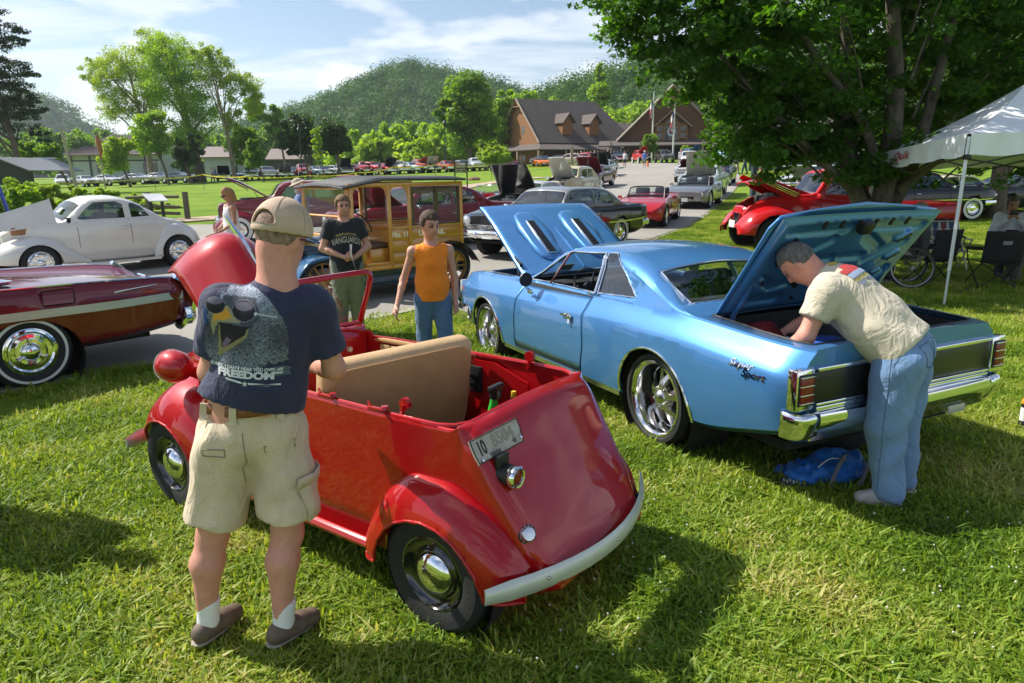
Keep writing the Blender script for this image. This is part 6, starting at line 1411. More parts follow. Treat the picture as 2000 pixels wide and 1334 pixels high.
 b=bmesh.new();P=[Mh @ Vector((x,0,.115-.03*abs(x-.6))) for x in lin(.42,.80,8)];sweep(b,P,[(.014,-.012),(.020,.0),(.014,.014),(-.014,.014),(-.020,0),(-.014,-.012)],scale=[.55,.8,1,1,1,.9,.7,.45]);obj('bonnet_ornament',b,CHROME,hd)
 b=bmesh.new();box(b,(1.95,0,.62),(.5,.32,.35),None,.03);box(b,(2.1,0,.8),(.2,.2,.12),None,.02);obj('engine',b,ENGINE,t)
 b=bmesh.new();box(b,(2.40,0,.62),(.04,.40,.36),None,.02);g_=obj('grille',b,RED,t);b=bmesh.new()
 for k in range(9):box(b,(2.425,-.16+.04*k,.62),(.012,.012,.28))
 obj('bar',b,CHROME,g_)
 # screen
 WS=lambda y,f:Vector((1.50-.14*f,y,.99+.335*f))
 fr=[WS(.47,0),WS(.475,.5),WS(.47,.85),WS(.44,.97),WS(.38,1.0),WS(0,1.01),WS(-.38,1.0),WS(-.44,.97),WS(-.47,.85),WS(-.475,.5),WS(-.47,0)]
 b=bmesh.new();P=[fr[0],fr[1],fr[2],fr[3],fr[4]]+[WS(y,1.005) for y in (.2,0,-.2)]+fr[6:];tube(b,crom(P,3) ,.017,8);tube(b,[WS(.47,0),WS(0,.02),WS(-.47,0)],.016,8);ws=obj('windscreen_frame',b,RED,t)
 objpy('windscreen',[WS(.46,.03),WS(.46,.9),WS(.4,.98),WS(-.4,.98),WS(-.46,.9),WS(-.46,.03)],[(0,1,2,3,4,5)],GLASS,ws)
 # inside: floor, side trim, seat
 b=bmesh.new();box(b,(.7,0,.27),(1.6,.96,.03));box(b,(.0,0,.45),(.04,.9,.36));obj('floor_pan',b,mat('rubber_mat',(.03,.012,.012),.8),t)
 for sg in (1,-1):
  b=bmesh.new()
  for k in range(7):box(b,(.72+.095*k,sg*.482,.62),(.088,.028,.50),None,.010)
  obj('trim_panel',b,TANL,t)
  b=bmesh.new();box(b,(1.02,sg*.484,.895),(.72,.03,.03),None,.012);obj('arm_rail',b,TAN,t)
  b=bmesh.new();pz=[(.0,.60),(.36,.60),(.36,.88),(.22,.88),(.0,.80)];prism(b,pz,.012,AX((1,0,0),(0,0,1),(0,-sg,0),(.22,sg*.484,.0)));lathe(b,[(0,0),(.028,0),(.024,.012),(0,.014)],12,AX((1,0,0),(0,0,1),(0,-sg,0),(.42,sg*.470,.72)));tube(b,[(.22,sg*.475,.88),(.20,sg*.478,.955)],.012,6);tube(b,[(.20,sg*.478,.955),(.20,sg*.455,.955)],.028,10);obj('hood_bracket',b,RED,t)
 def rbx(name,c,s,rot,m,bev,par=None):
  b=bmesh.new();bmesh.ops.create_cube(b,size=1,matrix=Matrix.Diagonal((*s,1)));bmesh.ops.bevel(b,geom=list(b.edges),offset=bev,segments=6,affect='EDGES',profile=.5);b.transform(Matrix.Translation(c) @ rot);return obj(name,b,m,par or t,60)
 rot=Matrix.Rotation(R(-12),4,'Z') @ Matrix.Rotation(R(-10),4,'Y')
 st=rbx('seat_back',(.72,.0,.76),(.13,.90,.56),rot,TANL,.055)
 bk=bmesh.new();M_=Matrix.Translation((.72,0,.76)) @ rot;Q=rrect(.84,.50,.10,8);prism(bk,[(x,y) for x,y in Q],.012,M_ @ AX((0,-1,0),(0,0,1),(-1,0,0),(-.058,0,0)));obj('back_panel',bk,TAN,st)
 b=bmesh.new();P=[M_ @ Vector((-.066,-x,y)) for x,y in Q+Q[:1]];tube(b,P,.0045,6);obj('piping',b,TAN,st)
 rbx('seat_cushion',(1.0,0,.46),(.5,.86,.18),Matrix(),TANL,.06)
 b=bmesh.new();box(b,(.57,-.475,.77),(.09,.03,.15),None,.004)
 for k in range(4):lathe(b,[(0,0),(.010,0),(.008,.012),(0,.012)],8,AX((1,0,0),(0,0,1),(0,1,0),(.55+.04*(k % 2),-.46,.74+.05*(k // 2))))
 obj('switch_box',b,BLACK,t)
 # hood catches along the left rim
 for x in (.66,.33):
  b=bmesh.new();box(b,(x,.505,rim+.012),(.11,.018,.018),None,.004);lathe(b,[(0,0),(.02,0),(.016,.014),(0,.016)],10,Matrix.Translation((x-.045,.505,rim+.02)));tube(b,[(x+.04,.505,rim+.02),(x+.06,.50,rim+.035)],.006,6);obj('rim_catch',b,RED,t)
 # fenders
 for sg in (1,-1):
  pod('rear_wing',(-.43,.42),C((-.43,.40),(-.3,.44),(.42,.49)),C((-.43,.50),(-.36,.575),(-.2,.615),(.1,.625),(.34,.60),(.42,.54)),C((-.43,.36),(-.36,.47),(-.22,.60),(-.05,.675),(.10,.68),(.24,.60),(.34,.46),(.42,.28)),C((-.43,.27),(0,.27),(.42,.24)),RED,t,0,.22,.305,sg,44,sharp=2.1,edge=.007)
  pod('front_wing',(1.55,2.42),C((1.55,.48),(1.9,.30),(2.42,.20)),C((1.55,.54),(1.7,.59),(2.0,.615),(2.25,.58),(2.36,.48),(2.42,.36)),C((1.55,.34),(1.68,.58),(1.85,.725),(2.03,.755),(2.2,.70),(2.33,.56),(2.42,.36)),C((1.55,.25),(2.0,.27),(2.42,.27)),RED,t,2.03,.24,.30,sg,44,sharp=2.1,edge=.007)
  b=bmesh.new();tube(b,[(.40,sg*.515,.255),(1.6,sg*.515,.255)],.026,8);obj('sill',b,RED,t)
  b=bmesh.new();M_=AX((0,1,0),(0,0,1),(1,0,0),(1.93,sg*.52,.865));lathe(b,[(0,-.115),(.03,-.11),(.06,-.09),(.08,-.055),(.092,-.01),(.092,.05),(.085,.06)],26,M_);tube(b,[(1.92,sg*.47,.84),(1.93,sg*.36,.78)],.03,8,[.03,.045]);hl=obj('headlight',b,RED,t,60)
  b=bmesh.new();lathe(b,[(.094,.05),(.09,.065),(.08,.07)],26,M_);obj('ring',b,CHROME,hl);b=bmesh.new();lathe(b,[(.085,.06),(.05,.085),(0,.09)],20,M_);obj('lens',b,LAMPC,hl)
  for wx in (0,2.03):
   wheel(t,wx,sg*.515,'cap',.27,.115,.165)
   b=bmesh.new();lathe(b,[(0,-.10),(.29,-.10),(.30,.03)],20,Matrix.Translation((wx,sg*.50,.25)) @ (WY if sg>0 else WY @ Matrix.Rotation(math.pi,4,'X')));obj('wheel_well',b,UNDER,t)
 # bumpers
 BSIL=mat('satin_bumper',(.60,.61,.56),.38,.35,noise=.06,scale=6)
 def bump(x0,bow,sgx,z):
  b=bmesh.new();P=[(x0+sgx*bow*(1-(y/.66) ** 2),y,z) for y in lin(.66,-.66,15)]
  sweep(b,P,[(.045,-.006),(.03,.008),(0,.014),(-.03,.008),(-.045,-.006),(0,-.002)],scale=[.75]+[1]*13+[.75]);return b
 b=bump(-.36,.20,-1,.345);o=obj('rear_bumper',b,BSIL,t,60)
 b=bmesh.new()
 for y in (.42,.0,-.42):lathe(b,[(0,.006),(.007,.004),(.009,0)],10,AX((0,1,0),(0,0,1),(-1,0,0),(-.36-.20*(1-(y/.66) ** 2)-.013,y,.355)))
 obj('bolt',b,CHROME,o)
 for sg in (1,-1):b=bmesh.new();sweep(b,[(-.30,sg*.36,.33),(-.42,sg*.40,.33),(-.46,sg*.46,.34)],[(.018,-.003),(.018,.003),(-.018,.003),(-.018,-.003)]);obj('bumper_bracket',b,BLACK,t)
 obj('front_bumper',bump(2.33,.14,1,.36),BSIL,t,60)
 # tail lamp, filler cap, number plate seated on the sloping tail
 def seat(px,py,lift=.0):
  bpy.context.view_layer.update();inv=t.matrix_world.inverted();o=inv @ Vector((0,0,CH_));d=(inv.to_3x3() @ ray(px,py)).normalized();h=bv.ray_cast(o,d);n=h[1]
  if n.dot(d)>0:n=-n
  y=Vector((0,-1,0));y=(y-n*y.dot(n)).normalized();return AX(y,n.cross(y),n,h[0]+n*lift),h[0],n
 M_,p,n=seat(968,862,.012);b=bmesh.new();W,H=.155,.052
 out=[(-W,H*.9),(W*1.0,H*1.0),(W*.97,H*.1),(W*.93,-H*.25),(W*.88,-H),(-W*1.0,-H*1.05),(-W*1.02,-H*.2)]
 prism(b,out,.006,M_);pl=obj('number_plate',b,mat('old_plate',(.50,.47,.40),.55,noise=.3,scale=22,col2=(.36,.29,.23)),t,30)
 b=bmesh.new();tube(b,[M_ @ Vector((x*.975,y*.95,.008)) for x,y in out+out[:1]],.0022,5);obj('border',b,BLACK,pl)
 for s_,x,y,sz,m,wd in (('10',-.105,0,.082,BLACK,.62),('8504',.03,.006,.074,mat('faded_ink',(.30,.27,.22),.6),.95),('TENN',-.045,-.040,.022,mat('dark_faded_ink',(.12,.11,.09),.6),1.1),('42',.085,-.030,.022,mat('dark_faded_ink',(0,0,0)),1)):
  texto('plate_lettering',s_,sz,m,pl,M_ @ Matrix.Translation((x,y,.0065)),.0012,.0018,0,wd)
 b=bmesh.new()
 for x,y in ((-.13,-.043),(.125,-.030)):lathe(b,[(0,.014),(.006,.013),(.008,.007)],8,M_ @ Matrix.Translation((x,y,0)))
 obj('bolt',b,CHROME,pl)
 p_,h_,n_=seat(980,922);b=bmesh.new();Mx=AX((0,-1,0),(0,0,1),(-1,0,0),h_+Vector((.0,0,-.005)));lathe(b,[(0,-.02),(.042,-.02),(.045,.03),(.044,.065)],24,Mx);box(b,h_+Vector((-.0,0,.045)),(.03,.07,.07),None,.008);lp=obj('tail_lamp_housing',b,BLACK,t)
 b=bmesh.new();lathe(b,[(.044,.055),(.047,.06),(.047,.078),(.040,.086),(.034,.084),(.032,.078)],28,Mx);obj('ring',b,CHROME,lp);b=bmesh.new();lathe(b,[(.033,.078),(.02,.084),(0,.086)],20,Mx);obj('lens',b,LAMPR,lp)
 M2,h_,n_=seat(1028,1043,.0);b=bmesh.new();lathe(b,[(0,.004),(.042,.004),(.038,.01),(.03,.012)],20,M2);c_=obj('filler_seat',b,BLACK,t);b=bmesh.new();lathe(b,[(.030,.004),(.031,.02),(.026,.028),(0,.030)],12,M2);
 for k in range(12):a=R(30*k);box(b,M2 @ Vector((.030*math.cos(a),.030*math.sin(a),.012)),(.006,.008,.016))
 obj('filler_cap',b,CHROME2,c_)
 return t
RC=red_car()
def spray():
 c,s=math.cos(2.516),math.sin(2.516);x,y=.18,-.12;t=thing('spray_bottle','green trigger spray bottle standing behind the seat of the red convertible','bottle',(-.018+c*x-s*y,3.075+s*x+c*y,.62),1.0)
 G=mat('green_plastic',(.03,.45,.03),.4);b=bmesh.new();lathe(b,[(0,0),(.045,0),(.048,.02),(.046,.12),(.025,.18),(.018,.21),(0,.21)],18,Matrix.Diagonal((1,.7,1,1)));obj('bottle',b,G,t)
 b=bmesh.new();lathe(b,[(0,.20),(.02,.20),(.02,.235),(0,.235)],12);box(b,(.02,0,.25),(.11,.03,.035),None,.008);box(b,(.055,0,.215),(.012,.02,.06),Matrix.Rotation(R(20),4,'Y'),.003);obj('trigger',b,BLACK,t)
 b=bmesh.new();box(b,(0,-.033,.09),(.05,.004,.08),None,.001);obj('label',b,mat('dark_label',(.02,.05,.02),.5),t)
 x,y=.13,-.22;t=thing('wax_bottle','small black bottle with a yellow cap beside the green spray bottle','bottle',(-.018+c*x-s*y,3.075+s*x+c*y,.66),0);b=bmesh.new();lathe(b,[(0,0),(.03,0),(.03,.12),(.014,.15),(0,.15)],14);obj('bottle',b,BLACK,t);b=bmesh.new();lathe(b,[(0,.15),(.014,.15),(.012,.18),(0,.18)],12);obj('cap',b,mat('yellow_plastic',(.7,.45,.02),.4),t)
spray()
boxo('parcel_shelf',(.15,-.0,.60),(.32,.9,.02),mat('rubber_mat',(0,0,0)),RC)
# ================================================================ burgundy finned car at the kerb
def kerb_car():
 MAR=paint('maroon_paint',(.16,.006,.012),.15,.28);t=thing('finned_car','long maroon car with silver side stripe and whitewall tyre cut by the left edge','car',(-5.07,6.83,0),3.979)
 wid=C((-1.55,.80),(-1.3,.93),(0,.955),(3,.95),(3.7,.85));bot=C((-1.55,.46),(-1.42,.40),(-.45,.31),(3.7,.33));belt=C((-1.55,.76),(-1.38,.87),(-1,.90),(.3,.93),(3.7,.88));top=C((-1.55,.72),(-1.3,.82),(-.6,.90),(.2,.96),(1,.97),(3.7,.92))
 def sec(x):
  w,b,B,T=wid(x),bot(x),belt(x),top(x);m=b+(B-b)*.56
  s=[(w*.90,b),(w*.955,b+.05),(w*.975,b+(m-b)*.6),(w*.985,m-.03),(w*.992,m),(w*1.0,m+.06),(w*.985,B-.06),(w*.95,B-.004),(w*.935,B+.003),(w*.90,B-.012),(w*.82,B-.035)]
  return s+[(w*.82*f,T-.03+.03*(1-f*f)-.02*f) for f in (.8,.55,.3,0)]
 bm=shell(lin(-1.55,3.7,80),sec)
 for sg in (1,-1):cut(bm,[(.44*math.cos(R(a)),.24+.40*math.sin(R(a))) for a in range(0,360,12)],'xz',lambda c,n,sg=sg:abs(n.y)>.3 and c.z<.8 and c.y*sg>0,9)
 cut(bm,[(-.40,.755),(-.145,.76),(-.15,.885),(-.41,.885)],'xz',lambda c,n:abs(n.y)>.3 and c.y>0 and c.z<belt(c.x),8)
 cut(bm,[(.7,.66),(2.3,.66),(2.3,-.66),(.7,-.66)],'xy',lambda c,n:n.z>.5,9);q=take(bm,8);edging('flap_gap',q,.004,SEAM,t,5);obj('fuel_flap',q,MAR,t,30)
 drop(bm,(8,9));solid(obj('body',bm,MAR,t,28),.02)
 for sg in (1,-1):
  P=[(x,sg*(wid(x)*.992+.006),bot(x)+(belt(x)-bot(x))*.56+.035) for x in lin(-1.43,3.4,30)];b=bmesh.new();sweep(b,P,[(.038,-.004),(.030,.006),(-.030,.006),(-.038,-.004)]);obj('side_stripe',b,mat('ribbed_alloy',(.55,.56,.57),.35,.8,noise=.1,scale=90,stretch=(.02,1,1)),t)
  b=bmesh.new();tube(b,[(x,sg*wid(x)*.94,belt(x)+.006) for x in lin(-1.38,3.4,30)],.009,6);obj('fin_trim',b,CHROME,t)
  b=bmesh.new();sweep(b,crom([(-1.36,sg*.875,.885),(-1.46,sg*.87,.80),(-1.53,sg*.86,.66),(-1.50,sg*.86,.52),(-1.40,sg*.87,.40),(-1.34,sg*.88,.36)],4),[(.03,-.05),(.045,0),(.03,.05),(-.02,.05),(-.02,-.05)]);obj('tail_blade',b,CHROME,t,60)
  P=[Vector((x,sg*(wid(-.8)*.985+.012),z)) for x,z in ((-.75,.80),(-1.02,.822),(-1.16,.835))];b=bmesh.new();tube(b,P,.007,6,[.010,.007,.002]);obj('badge',b,CHROME,t)
  for x in (0,3.0):
   wheel(t,x,sg*.82,'whitewall',.35,.20,.215);b=bmesh.new();lathe(b,[(0,-.16),(.43,-.16),(.44,.04)],24,Matrix.Translation((x,sg*.87,.27)) @ (WY if sg>0 else WY @ Matrix.Rotation(math.pi,4,'X')));obj('wheel_well',b,UNDER,t)
 b=bmesh.new();sweep(b,crom([(-1.42,.90,.46),(-1.54,.80,.46),(-1.58,0,.46),(-1.54,-.80,.46),(-1.42,-.90,.46)],5),[(.09,0),(.03,.03),(-.05,.03),(-.09,0),(0,-.03)]);obj('rear_bumper',b,CHROME,t)
 b=bmesh.new();box(b,(-1.545,0,.66),(.03,1.5,.1),None,.01);obj('tail_lamp',b,LAMPR,t);b=bmesh.new();tube(b,[(-1.46,.3,.775),(-1.3,.3,.845),(-1.3,.1,.85)],.012,6);obj('deck_trim',b,CHROME,t)
 b=bmesh.new();box(b,(1.2,0,.32),(4.6,1.5,.08));obj('floor_pan',b,UNDER,t);b=bmesh.new();box(b,(.78,0,.93),(.3,1.3,.14),None,.05);obj('hood_cover',b,mat('white_vinyl',(.6,.6,.58),.5),t)
 b=bmesh.new();lathe(b,[(.10,.0),(.11,.03),(.03,.05),(0,.05)],16,Matrix.Translation((.08,.55,.945)));obj('aerial_base',b,CHROME,t)
kerb_car()
# ================================================================ pale coupe across the road
def pale_coupe():
 W=paint('pearl_white_paint',(.74,.71,.64),.1,.3);S=sty(x=(-.72,3.05),wb=2.62,wr=.33,n=60,bot=[(-.72,.38),(0,.27),(2.2,.26),(3.05,.42)],wid=[(-.72,.36),(-.5,.56),(0,.70),(.9,.78),(1.7,.74),(2.1,.62),(2.7,.40),(3.05,.30)],
  belt=[(-.72,.46),(-.5,.72),(0,.93),(.5,1.03),(1.2,1.06),(2.2,1.02),(2.8,.98),(3.05,.86)],top=[(-.72,.48),(-.5,.80),(-.1,1.02),(.15,1.08),(.45,1.28),(.75,1.46),(1.1,1.535),(1.5,1.53),(1.72,1.45),(2.1,1.12),(2.8,1.04),(3.05,.88)],crown=[(-1,.06),(.5,.07),(1.2,.06),(2.3,.09),(3.1,.08)],
  win=[[(.48,1.10),(.62,1.30),(.78,1.38),(.86,1.36),(.86,1.09)],[(.98,1.09),(.98,1.36),(1.1,1.42),(1.5,1.41),(1.66,1.30),(1.84,1.12),(1.80,1.09)]],ws=(1.74,2.06),bl=(.3,.55),hood=None,cab=(.4,2.0),door=(.92,1.88),wheel='slot',rim=.66,ww=.2,track=.72,hlx=.1,hly=1.5,hlz=.5,hlr=.07,bumper='',vbars=1,grw=.4,gz=(.1,.85),lean=.22,skirt=0,arch=.03,mirror=0,ins=.03)
 t=car('coupe','pearl white hot rod coupe with its side bonnet raised across the road','car',(-7.743,15.681,0),-2.2665,S,(.74,.71,.64),metallic=.1)
 for sg in (1,-1):
  pod('rear_wing',(-.62,.52),C((-.62,.40),(0,.62),(.52,.72)),C((-.62,.50),(-.4,.72),(0,.84),(.3,.84),(.52,.77)),C((-.62,.48),(-.3,.78),(0,.92),(.2,.88),(.4,.62),(.52,.36)),C((-.62,.34),(0,.26),(.52,.24)),W,t,0,.32,.37,sg,36,sharp=2.2)
  pod('front_wing',(1.72,3.32),C((1.72,.68),(2.4,.45),(3.32,.20)),C((1.72,.74),(2.1,.82),(2.6,.86),(3.0,.80),(3.22,.62),(3.32,.40)),C((1.72,.30),(2.0,.50),(2.3,.74),(2.62,.82),(2.9,.78),(3.15,.66),(3.32,.48)),C((1.72,.25),(3.32,.34)),W,t,2.62,.31,.37,sg,40,sharp=2.2)
  b=bmesh.new();sweep(b,[(.42,sg*.76,.24),(1.8,sg*.76,.24)],[(.02,-.1),(.02,.1),(-.03,.1),(-.03,-.1)]);obj('running_board',b,W,t)
  # bonnet half, folded up about the centre line
  b=bmesh.new();P=[(2.16,0,1.18),(2.98,0,1.02),(2.95,sg*.12,1.36),(2.14,sg*.22,1.58)] if sg<0 else [(2.10,.0,1.12),(2.98,.0,.98),(2.96,.38,1.22),(2.12,.52,1.50)]
  if sg>0:o=slab('bonnet',[(2.16,.50,1.02),(2.18,.36,1.50),(3.1,.22,1.22),(3.1,.38,.92)],.015,W,t)
  b.free()
 b=bmesh.new();r_=np.random.default_rng(8)
 for k in range(12):box(b,(r_.uniform(2.15,2.9),r_.uniform(-.3,.3),r_.uniform(.86,1.0)),(.14,.12,.1),None,.01)
 tube(b,[(2.2,.3,.95),(2.9,.28,.93)],.03,6);obj('engine',b,mat('engine_mixed',(.25,.22,.18),.35,.6,noise=.8,scale=9),t);boxo('radiator_box',(2.75,.3,.92),(.3,.2,.14),mat('copper_cover',(.35,.16,.07),.5),t,.01)
 boxo('windscreen_card',(1.95,.1,1.27),(.005,.16,.12),WHITEP,t,0,Matrix.Rotation(R(-50),4,'Y'));b=bmesh.new();lathe(b,[(0,0),(.03,0),(.03,.004),(0,.004)],12,AX((1,0,0),(0,0,1),(0,1,0),(.66,.66,1.15)));obj('round_sticker',b,WHITEP,t)
pale_coupe()
# ================================================================ wooden mail van
def mail_van():
 WD=mat('varnished_wood',(.60,.26,.028),.3,coat=.9,noise=.22,scale=3,stretch=(.6,6,8));WD2=mat('varnished_frame',(.70,.31,.04),.3,coat=.9,noise=.15,scale=5,stretch=(1,1,6));NB=paint('dark_blue_enamel',(.008,.03,.065),0,.25);RF=mat('roof_cloth',(.045,.046,.05),.7,noise=.2,scale=10);DK=mat('dark_walnut',(.07,.025,.012),.4,coat=.6)
 t=thing('mail_van','antique wooden mail van lettered in gold with black roof and blue wings','van',(-1.498,12.31,0),3.8746)
 y=.72;wb=2.35
 def plank(x0,x1,z0,z1,sg,m=WD,dy=0,nm='side_board',p=None):return boxo(nm,((x0+x1)/2,sg*(y+dy),(z0+z1)/2),(x1-x0,.03,z1-z0),m,p or t,.004)
 for sg in (1,-1):
  for a,b_ in ((-.27,.76),(.80,1.16)):
   for j in range(3):plank(a,b_,.50+.185*j,.68+.185*j,sg)
  plank(-.27,1.80,.44,.50,sg,WD2,.012,'sill_rail');plank(-.27,1.18,1.055,1.085,sg,WD2,.012,'belt_rail');plank(-.27,1.86,1.70,1.76,sg,WD2,.012,'roof_rail')
  for a in (-.27,.76,1.13,1.78):plank(a,a+.06,.46,1.72,sg,WD2,.016,'post')
  plank(1.19,1.80,.50,.56,sg,WD,0,'door_sill');plank(1.60,1.78,.50,.96,sg,WD,0,'cowl_board')
  b=bmesh.new()   # curved door header brackets
  for xx,s_ in ((1.19,1),(1.78,-1),(.82,1),(1.13,-1)):prism(b,[(xx,1.70),(xx+s_*.10,1.70),(xx+s_*.03,1.66),(xx,1.58)],.03,AX((1,0,0),(0,0,1),(0,-1,0),(0,sg*y+.015,0)))
  obj('bracket',b,WD2,t)
  for xx in (-.20,.27):   # two mesh covered windows with dark frames
   w=boxo('window_frame',(xx+.23,sg*y,1.095),(.44,.05,.03),DK,t)
   for q in ((xx+.01,1.39,.035,.60),(xx+.45,1.39,.035,.60)):boxo('stile',(q[0],sg*y,q[1]),(q[2],.05,q[3]),DK,w)
   boxo('rail',(xx+.23,sg*y,1.68),(.44,.05,.03),DK,w);b=bmesh.new()
   for k in range(-11,15):
    for d in (1,-1):
     x0,z0=xx+.03+.036*k,1.11;x1,z1=x0+.55*.42,1.66
     if d<0:x0,x1=x1,x0
     A,B=Vector((x0,sg*y,z0)),Vector((x1,sg*y,z1));lo,hi=xx+.03,xx+.43;dx=B.x-A.x
     t0,t1=sorted(((lo-A.x)/dx,(hi-A.x)/dx));t0,t1=max(0,t0),min(1,t1)
     if t1-t0>.02:tube(b,[A.lerp(B,t0),A.lerp(B,t1)],.0022,3,cap=False)
   o=obj('wire_mesh',b,GREYM,w,None);o['kind']='stuff'
   if sg>0:boxo('rolled_curtain',(xx+.23,sg*(y-.1),1.62),(.4,.08,.08),mat('tan_canvas',(.3,.2,.1),.8),t,.02)
  pod('rear_wing',(-.48,.50),lambda x:.70,lambda x:.90,C((-.48,.44),(-.3,.66),(0,.80),(.3,.68),(.5,.34)),C((-.48,.40),(-.3,.63),(0,.77),(.3,.64),(.5,.30)),BLACK,t,sg=sg,n=24,sharp=6)
  pod('front_wing',(1.72,2.80),lambda x:.42,lambda x:.84,C((1.72,.30),(2.0,.55),(2.3,.74),(2.55,.70),(2.72,.56),(2.80,.42)),C((1.72,.26),(2.0,.50),(2.3,.69),(2.55,.65),(2.72,.51),(2.80,.38)),paint('blue_enamel',(.015,.09,.20),0,.22),t,sg=sg,n=30,sharp=5)
  boxo('running_board',(1.1,sg*.78,.27),(1.4,.24,.035),NB,t);boxo('valance',(.75,sg*.66,.36),(2.1,.03,.18),NB,t)
  for x in (-.02,wb):wheel(t,x,sg*.74,'wire',.37,.10,.27)
  b=bmesh.new();M_=AX((0,1,0),(0,0,1),(1,0,0),(2.60,sg*.36,.79));lathe(b,[(0,-.12),(.07,-.1),(.115,-.02),(.12,.03),(.112,.04)],22,M_);tube(b,[(2.57,sg*.36,.67),(2.5,sg*.34,.5)],.015,6);hl=obj('headlight',b,CHROME2,t,60);b=bmesh.new();lathe(b,[(.112,.035),(.06,.055),(0,.06)],20,M_);obj('lens',b,LAMPC,hl)
 for k in range(9):boxo('floor_board',(.0+.2*k,0,.46),(.195,1.4,.03),WD2,t)
 boxo('seat_box',(1.32,0,.62),(.34,1.3,.28),WD,t,.01);boxo('seat',(1.30,0,.80),(.40,1.25,.09),mat('brown_leather',(.10,.045,.025),.5),t,.03);boxo('partition',(1.13,0,.75),(.03,1.38,.55),WD,t)
 # roof: flat aft part and dropped front part, studded edge
 def rp(x,v,z):return (x,v*.80,z-.045*v*v)
 V,F=[],[];R_=[(-.30,1.835),(.5,1.845),(1.30,1.85),(1.95,1.745)]
 for x,z in R_:
  for j in range(9):V.append(rp(x,-1+j/4,z))
 for i in range(3):
  for j in range(8):a=i*9+j;F.append((a,a+9,a+10,a+1))
 solid(objpy('roof',V,F,RF,t,60),.035,0);b=bmesh.new()
 for k in range(10):lathe(b,[(0,.006),(.009,.004),(.012,0)],8,AX((0,1,0),(0,0,1),(1,0,0),(1.968,-.7+1.4*k/9,1.735-.04*(-.9+1.8*k/9) ** 2)))
 obj('stud',b,CHROME2,t);b=bmesh.new();tube(b,[Vector(rp(1.96,v,1.732)) for v in (-1,-.5,0,.5,1)],.018,6);tube(b,[Vector(rp(x,1,z)) for x,z in R_],.018,6);tube(b,[Vector(rp(x,-1,z)) for x,z in R_],.018,6);obj('roof_edge',b,RF,t)
 # screen: posts, two panes
 for s_ in (1,-1):tubeo('screen_post',[(1.88,s_*.70,.96),(1.85,s_*.70,1.72)],.035,WD2,t,4)
 b=bmesh.new()
 for z in (.97,1.27,1.69):tube(b,[(1.87,-.68,z),(1.87,.68,z)],.018,4)
 obj('screen_rail',b,WD2,t);objpy('windscreen',[(1.87,-.68,.98),(1.87,.68,.98),(1.86,.68,1.68),(1.86,-.68,1.68)],[(0,1,2,3)],GLASS,t);boxo('scuttle_board',(1.86,0,.86),(.05,1.42,.24),WD,t,.01)
 # bonnet and radiator
 bm=bmesh.new();rg=[]
 for x,w,z in ((1.90,.46,.93),(2.1,.33,.92),(2.62,.25,.88)):rg.append([bm.verts.new((x,a*w,b2)) for a,b2 in ((1,.5),(1,z-.15),(.85,z-.03),(.4,z+.03),(0,z+.045),(-.4,z+.03),(-.85,z-.03),(-1,z-.15),(-1,.5))])
 for A,B in zip(rg,rg[1:]):
  for j in range(8):bm.faces.new((A[j],A[j+1],B[j+1],B[j]))
 bmesh.ops.recalc_face_normals(bm,faces=bm.faces);solid(obj('bonnet',bm,NB,t),.01);boxo('radiator',(2.66,0,.70),(.09,.50,.50),BLACK,t,.02);boxo('core',(2.71,0,.68),(.01,.40,.38),GREYM,t)
 b=bmesh.new();S_=Matrix.Translation((1.42,.34,1.16)) @ Matrix.Rotation(R(-52),4,'Y');lathe(b,[(.19,-.012),(.205,0),(.19,.012),(.18,0),(.19,-.012)],28,S_);sw=obj('steering_wheel',b,BLACK,t)
 b=bmesh.new();lathe(b,[(0,.02),(.04,.01),(.045,-.03),(0,-.03)],14,S_)
 for k in range(4):a=R(45+90*k);tube(b,[S_ @ Vector((0,0,-.01)),S_ @ Vector((.185*math.cos(a),.185*math.sin(a),0))],.013,6)
 tube(b,[S_ @ Vector((0,0,-.02)),(1.78,.34,.85)],.016,6);obj('spoke',b,mat('brass',(.65,.42,.15),.2,1.0),sw)
 LT=mat('gold_leaf',(.95,.88,.62),.5)
 for s_,x,w in (('No. 11',.975,.95),('U.S. MAIL',.37,1.12)):texto('lettering',s_,.115,LT,t,AX((-1,0,0),(0,0,1),(0,1,0),(x,y+.016,.96)),.001,.005,0,w)
 b=bmesh.new();box(b,(1.2,0,.36),(3.0,.9,.10));obj('chassis',b,BLACK,t);b=bmesh.new();bmesh.ops.create_icosphere(b,subdivisions=2,radius=.075,matrix=Matrix.Translation((1.30,-.62,1.60)));obj('horn_bulb',b,BLACK,t,180)
mail_van()
# ================================================================ the other show cars
def face(px,row,toward=(0,0),off=0):p=gp(px,row);return p,math.atan2(-p.y,-p.x)+off
def put(px,row,S,col,label,yaw,name='show_car',cat='car',Y=None,**k):
 p=at(px,Y) if Y else gp(px,row);p=at(px,104 if px>975 else 90) if p.y>(104 if px>975 else 90) and not Y else p;y=R(yaw);c,s=math.cos(y),math.sin(y);m=S['wb']/2
 sl=(float(ter(p.x+c*2,p.y+s*2))-float(ter(p.x-c*2,p.y-s*2)))/4
 return car(name,label,cat,(p.x-c*m,p.y-s*m,p.z-sl*m+(.05 if p.y>16 else .012)),y,S,col,ry=-math.atan(sl),**k)
BEL=mod(FIFTY,top=[(-1.35,1.0),(-.9,1.04),(-.35,1.06),(.05,1.36),(.6,1.48),(1.5,1.50),(1.85,1.44),(2.3,1.08),(3.2,1.05),(3.75,.92)],hlz=.86,hlr=.11)
t_=put(1085,462,BEL,(.012,.012,.013),'black fifties sedan with toothy chrome grille behind the raised blue bonnet',-132,two=(.20,.21,.22),Y=17.2)
b=bmesh.new()
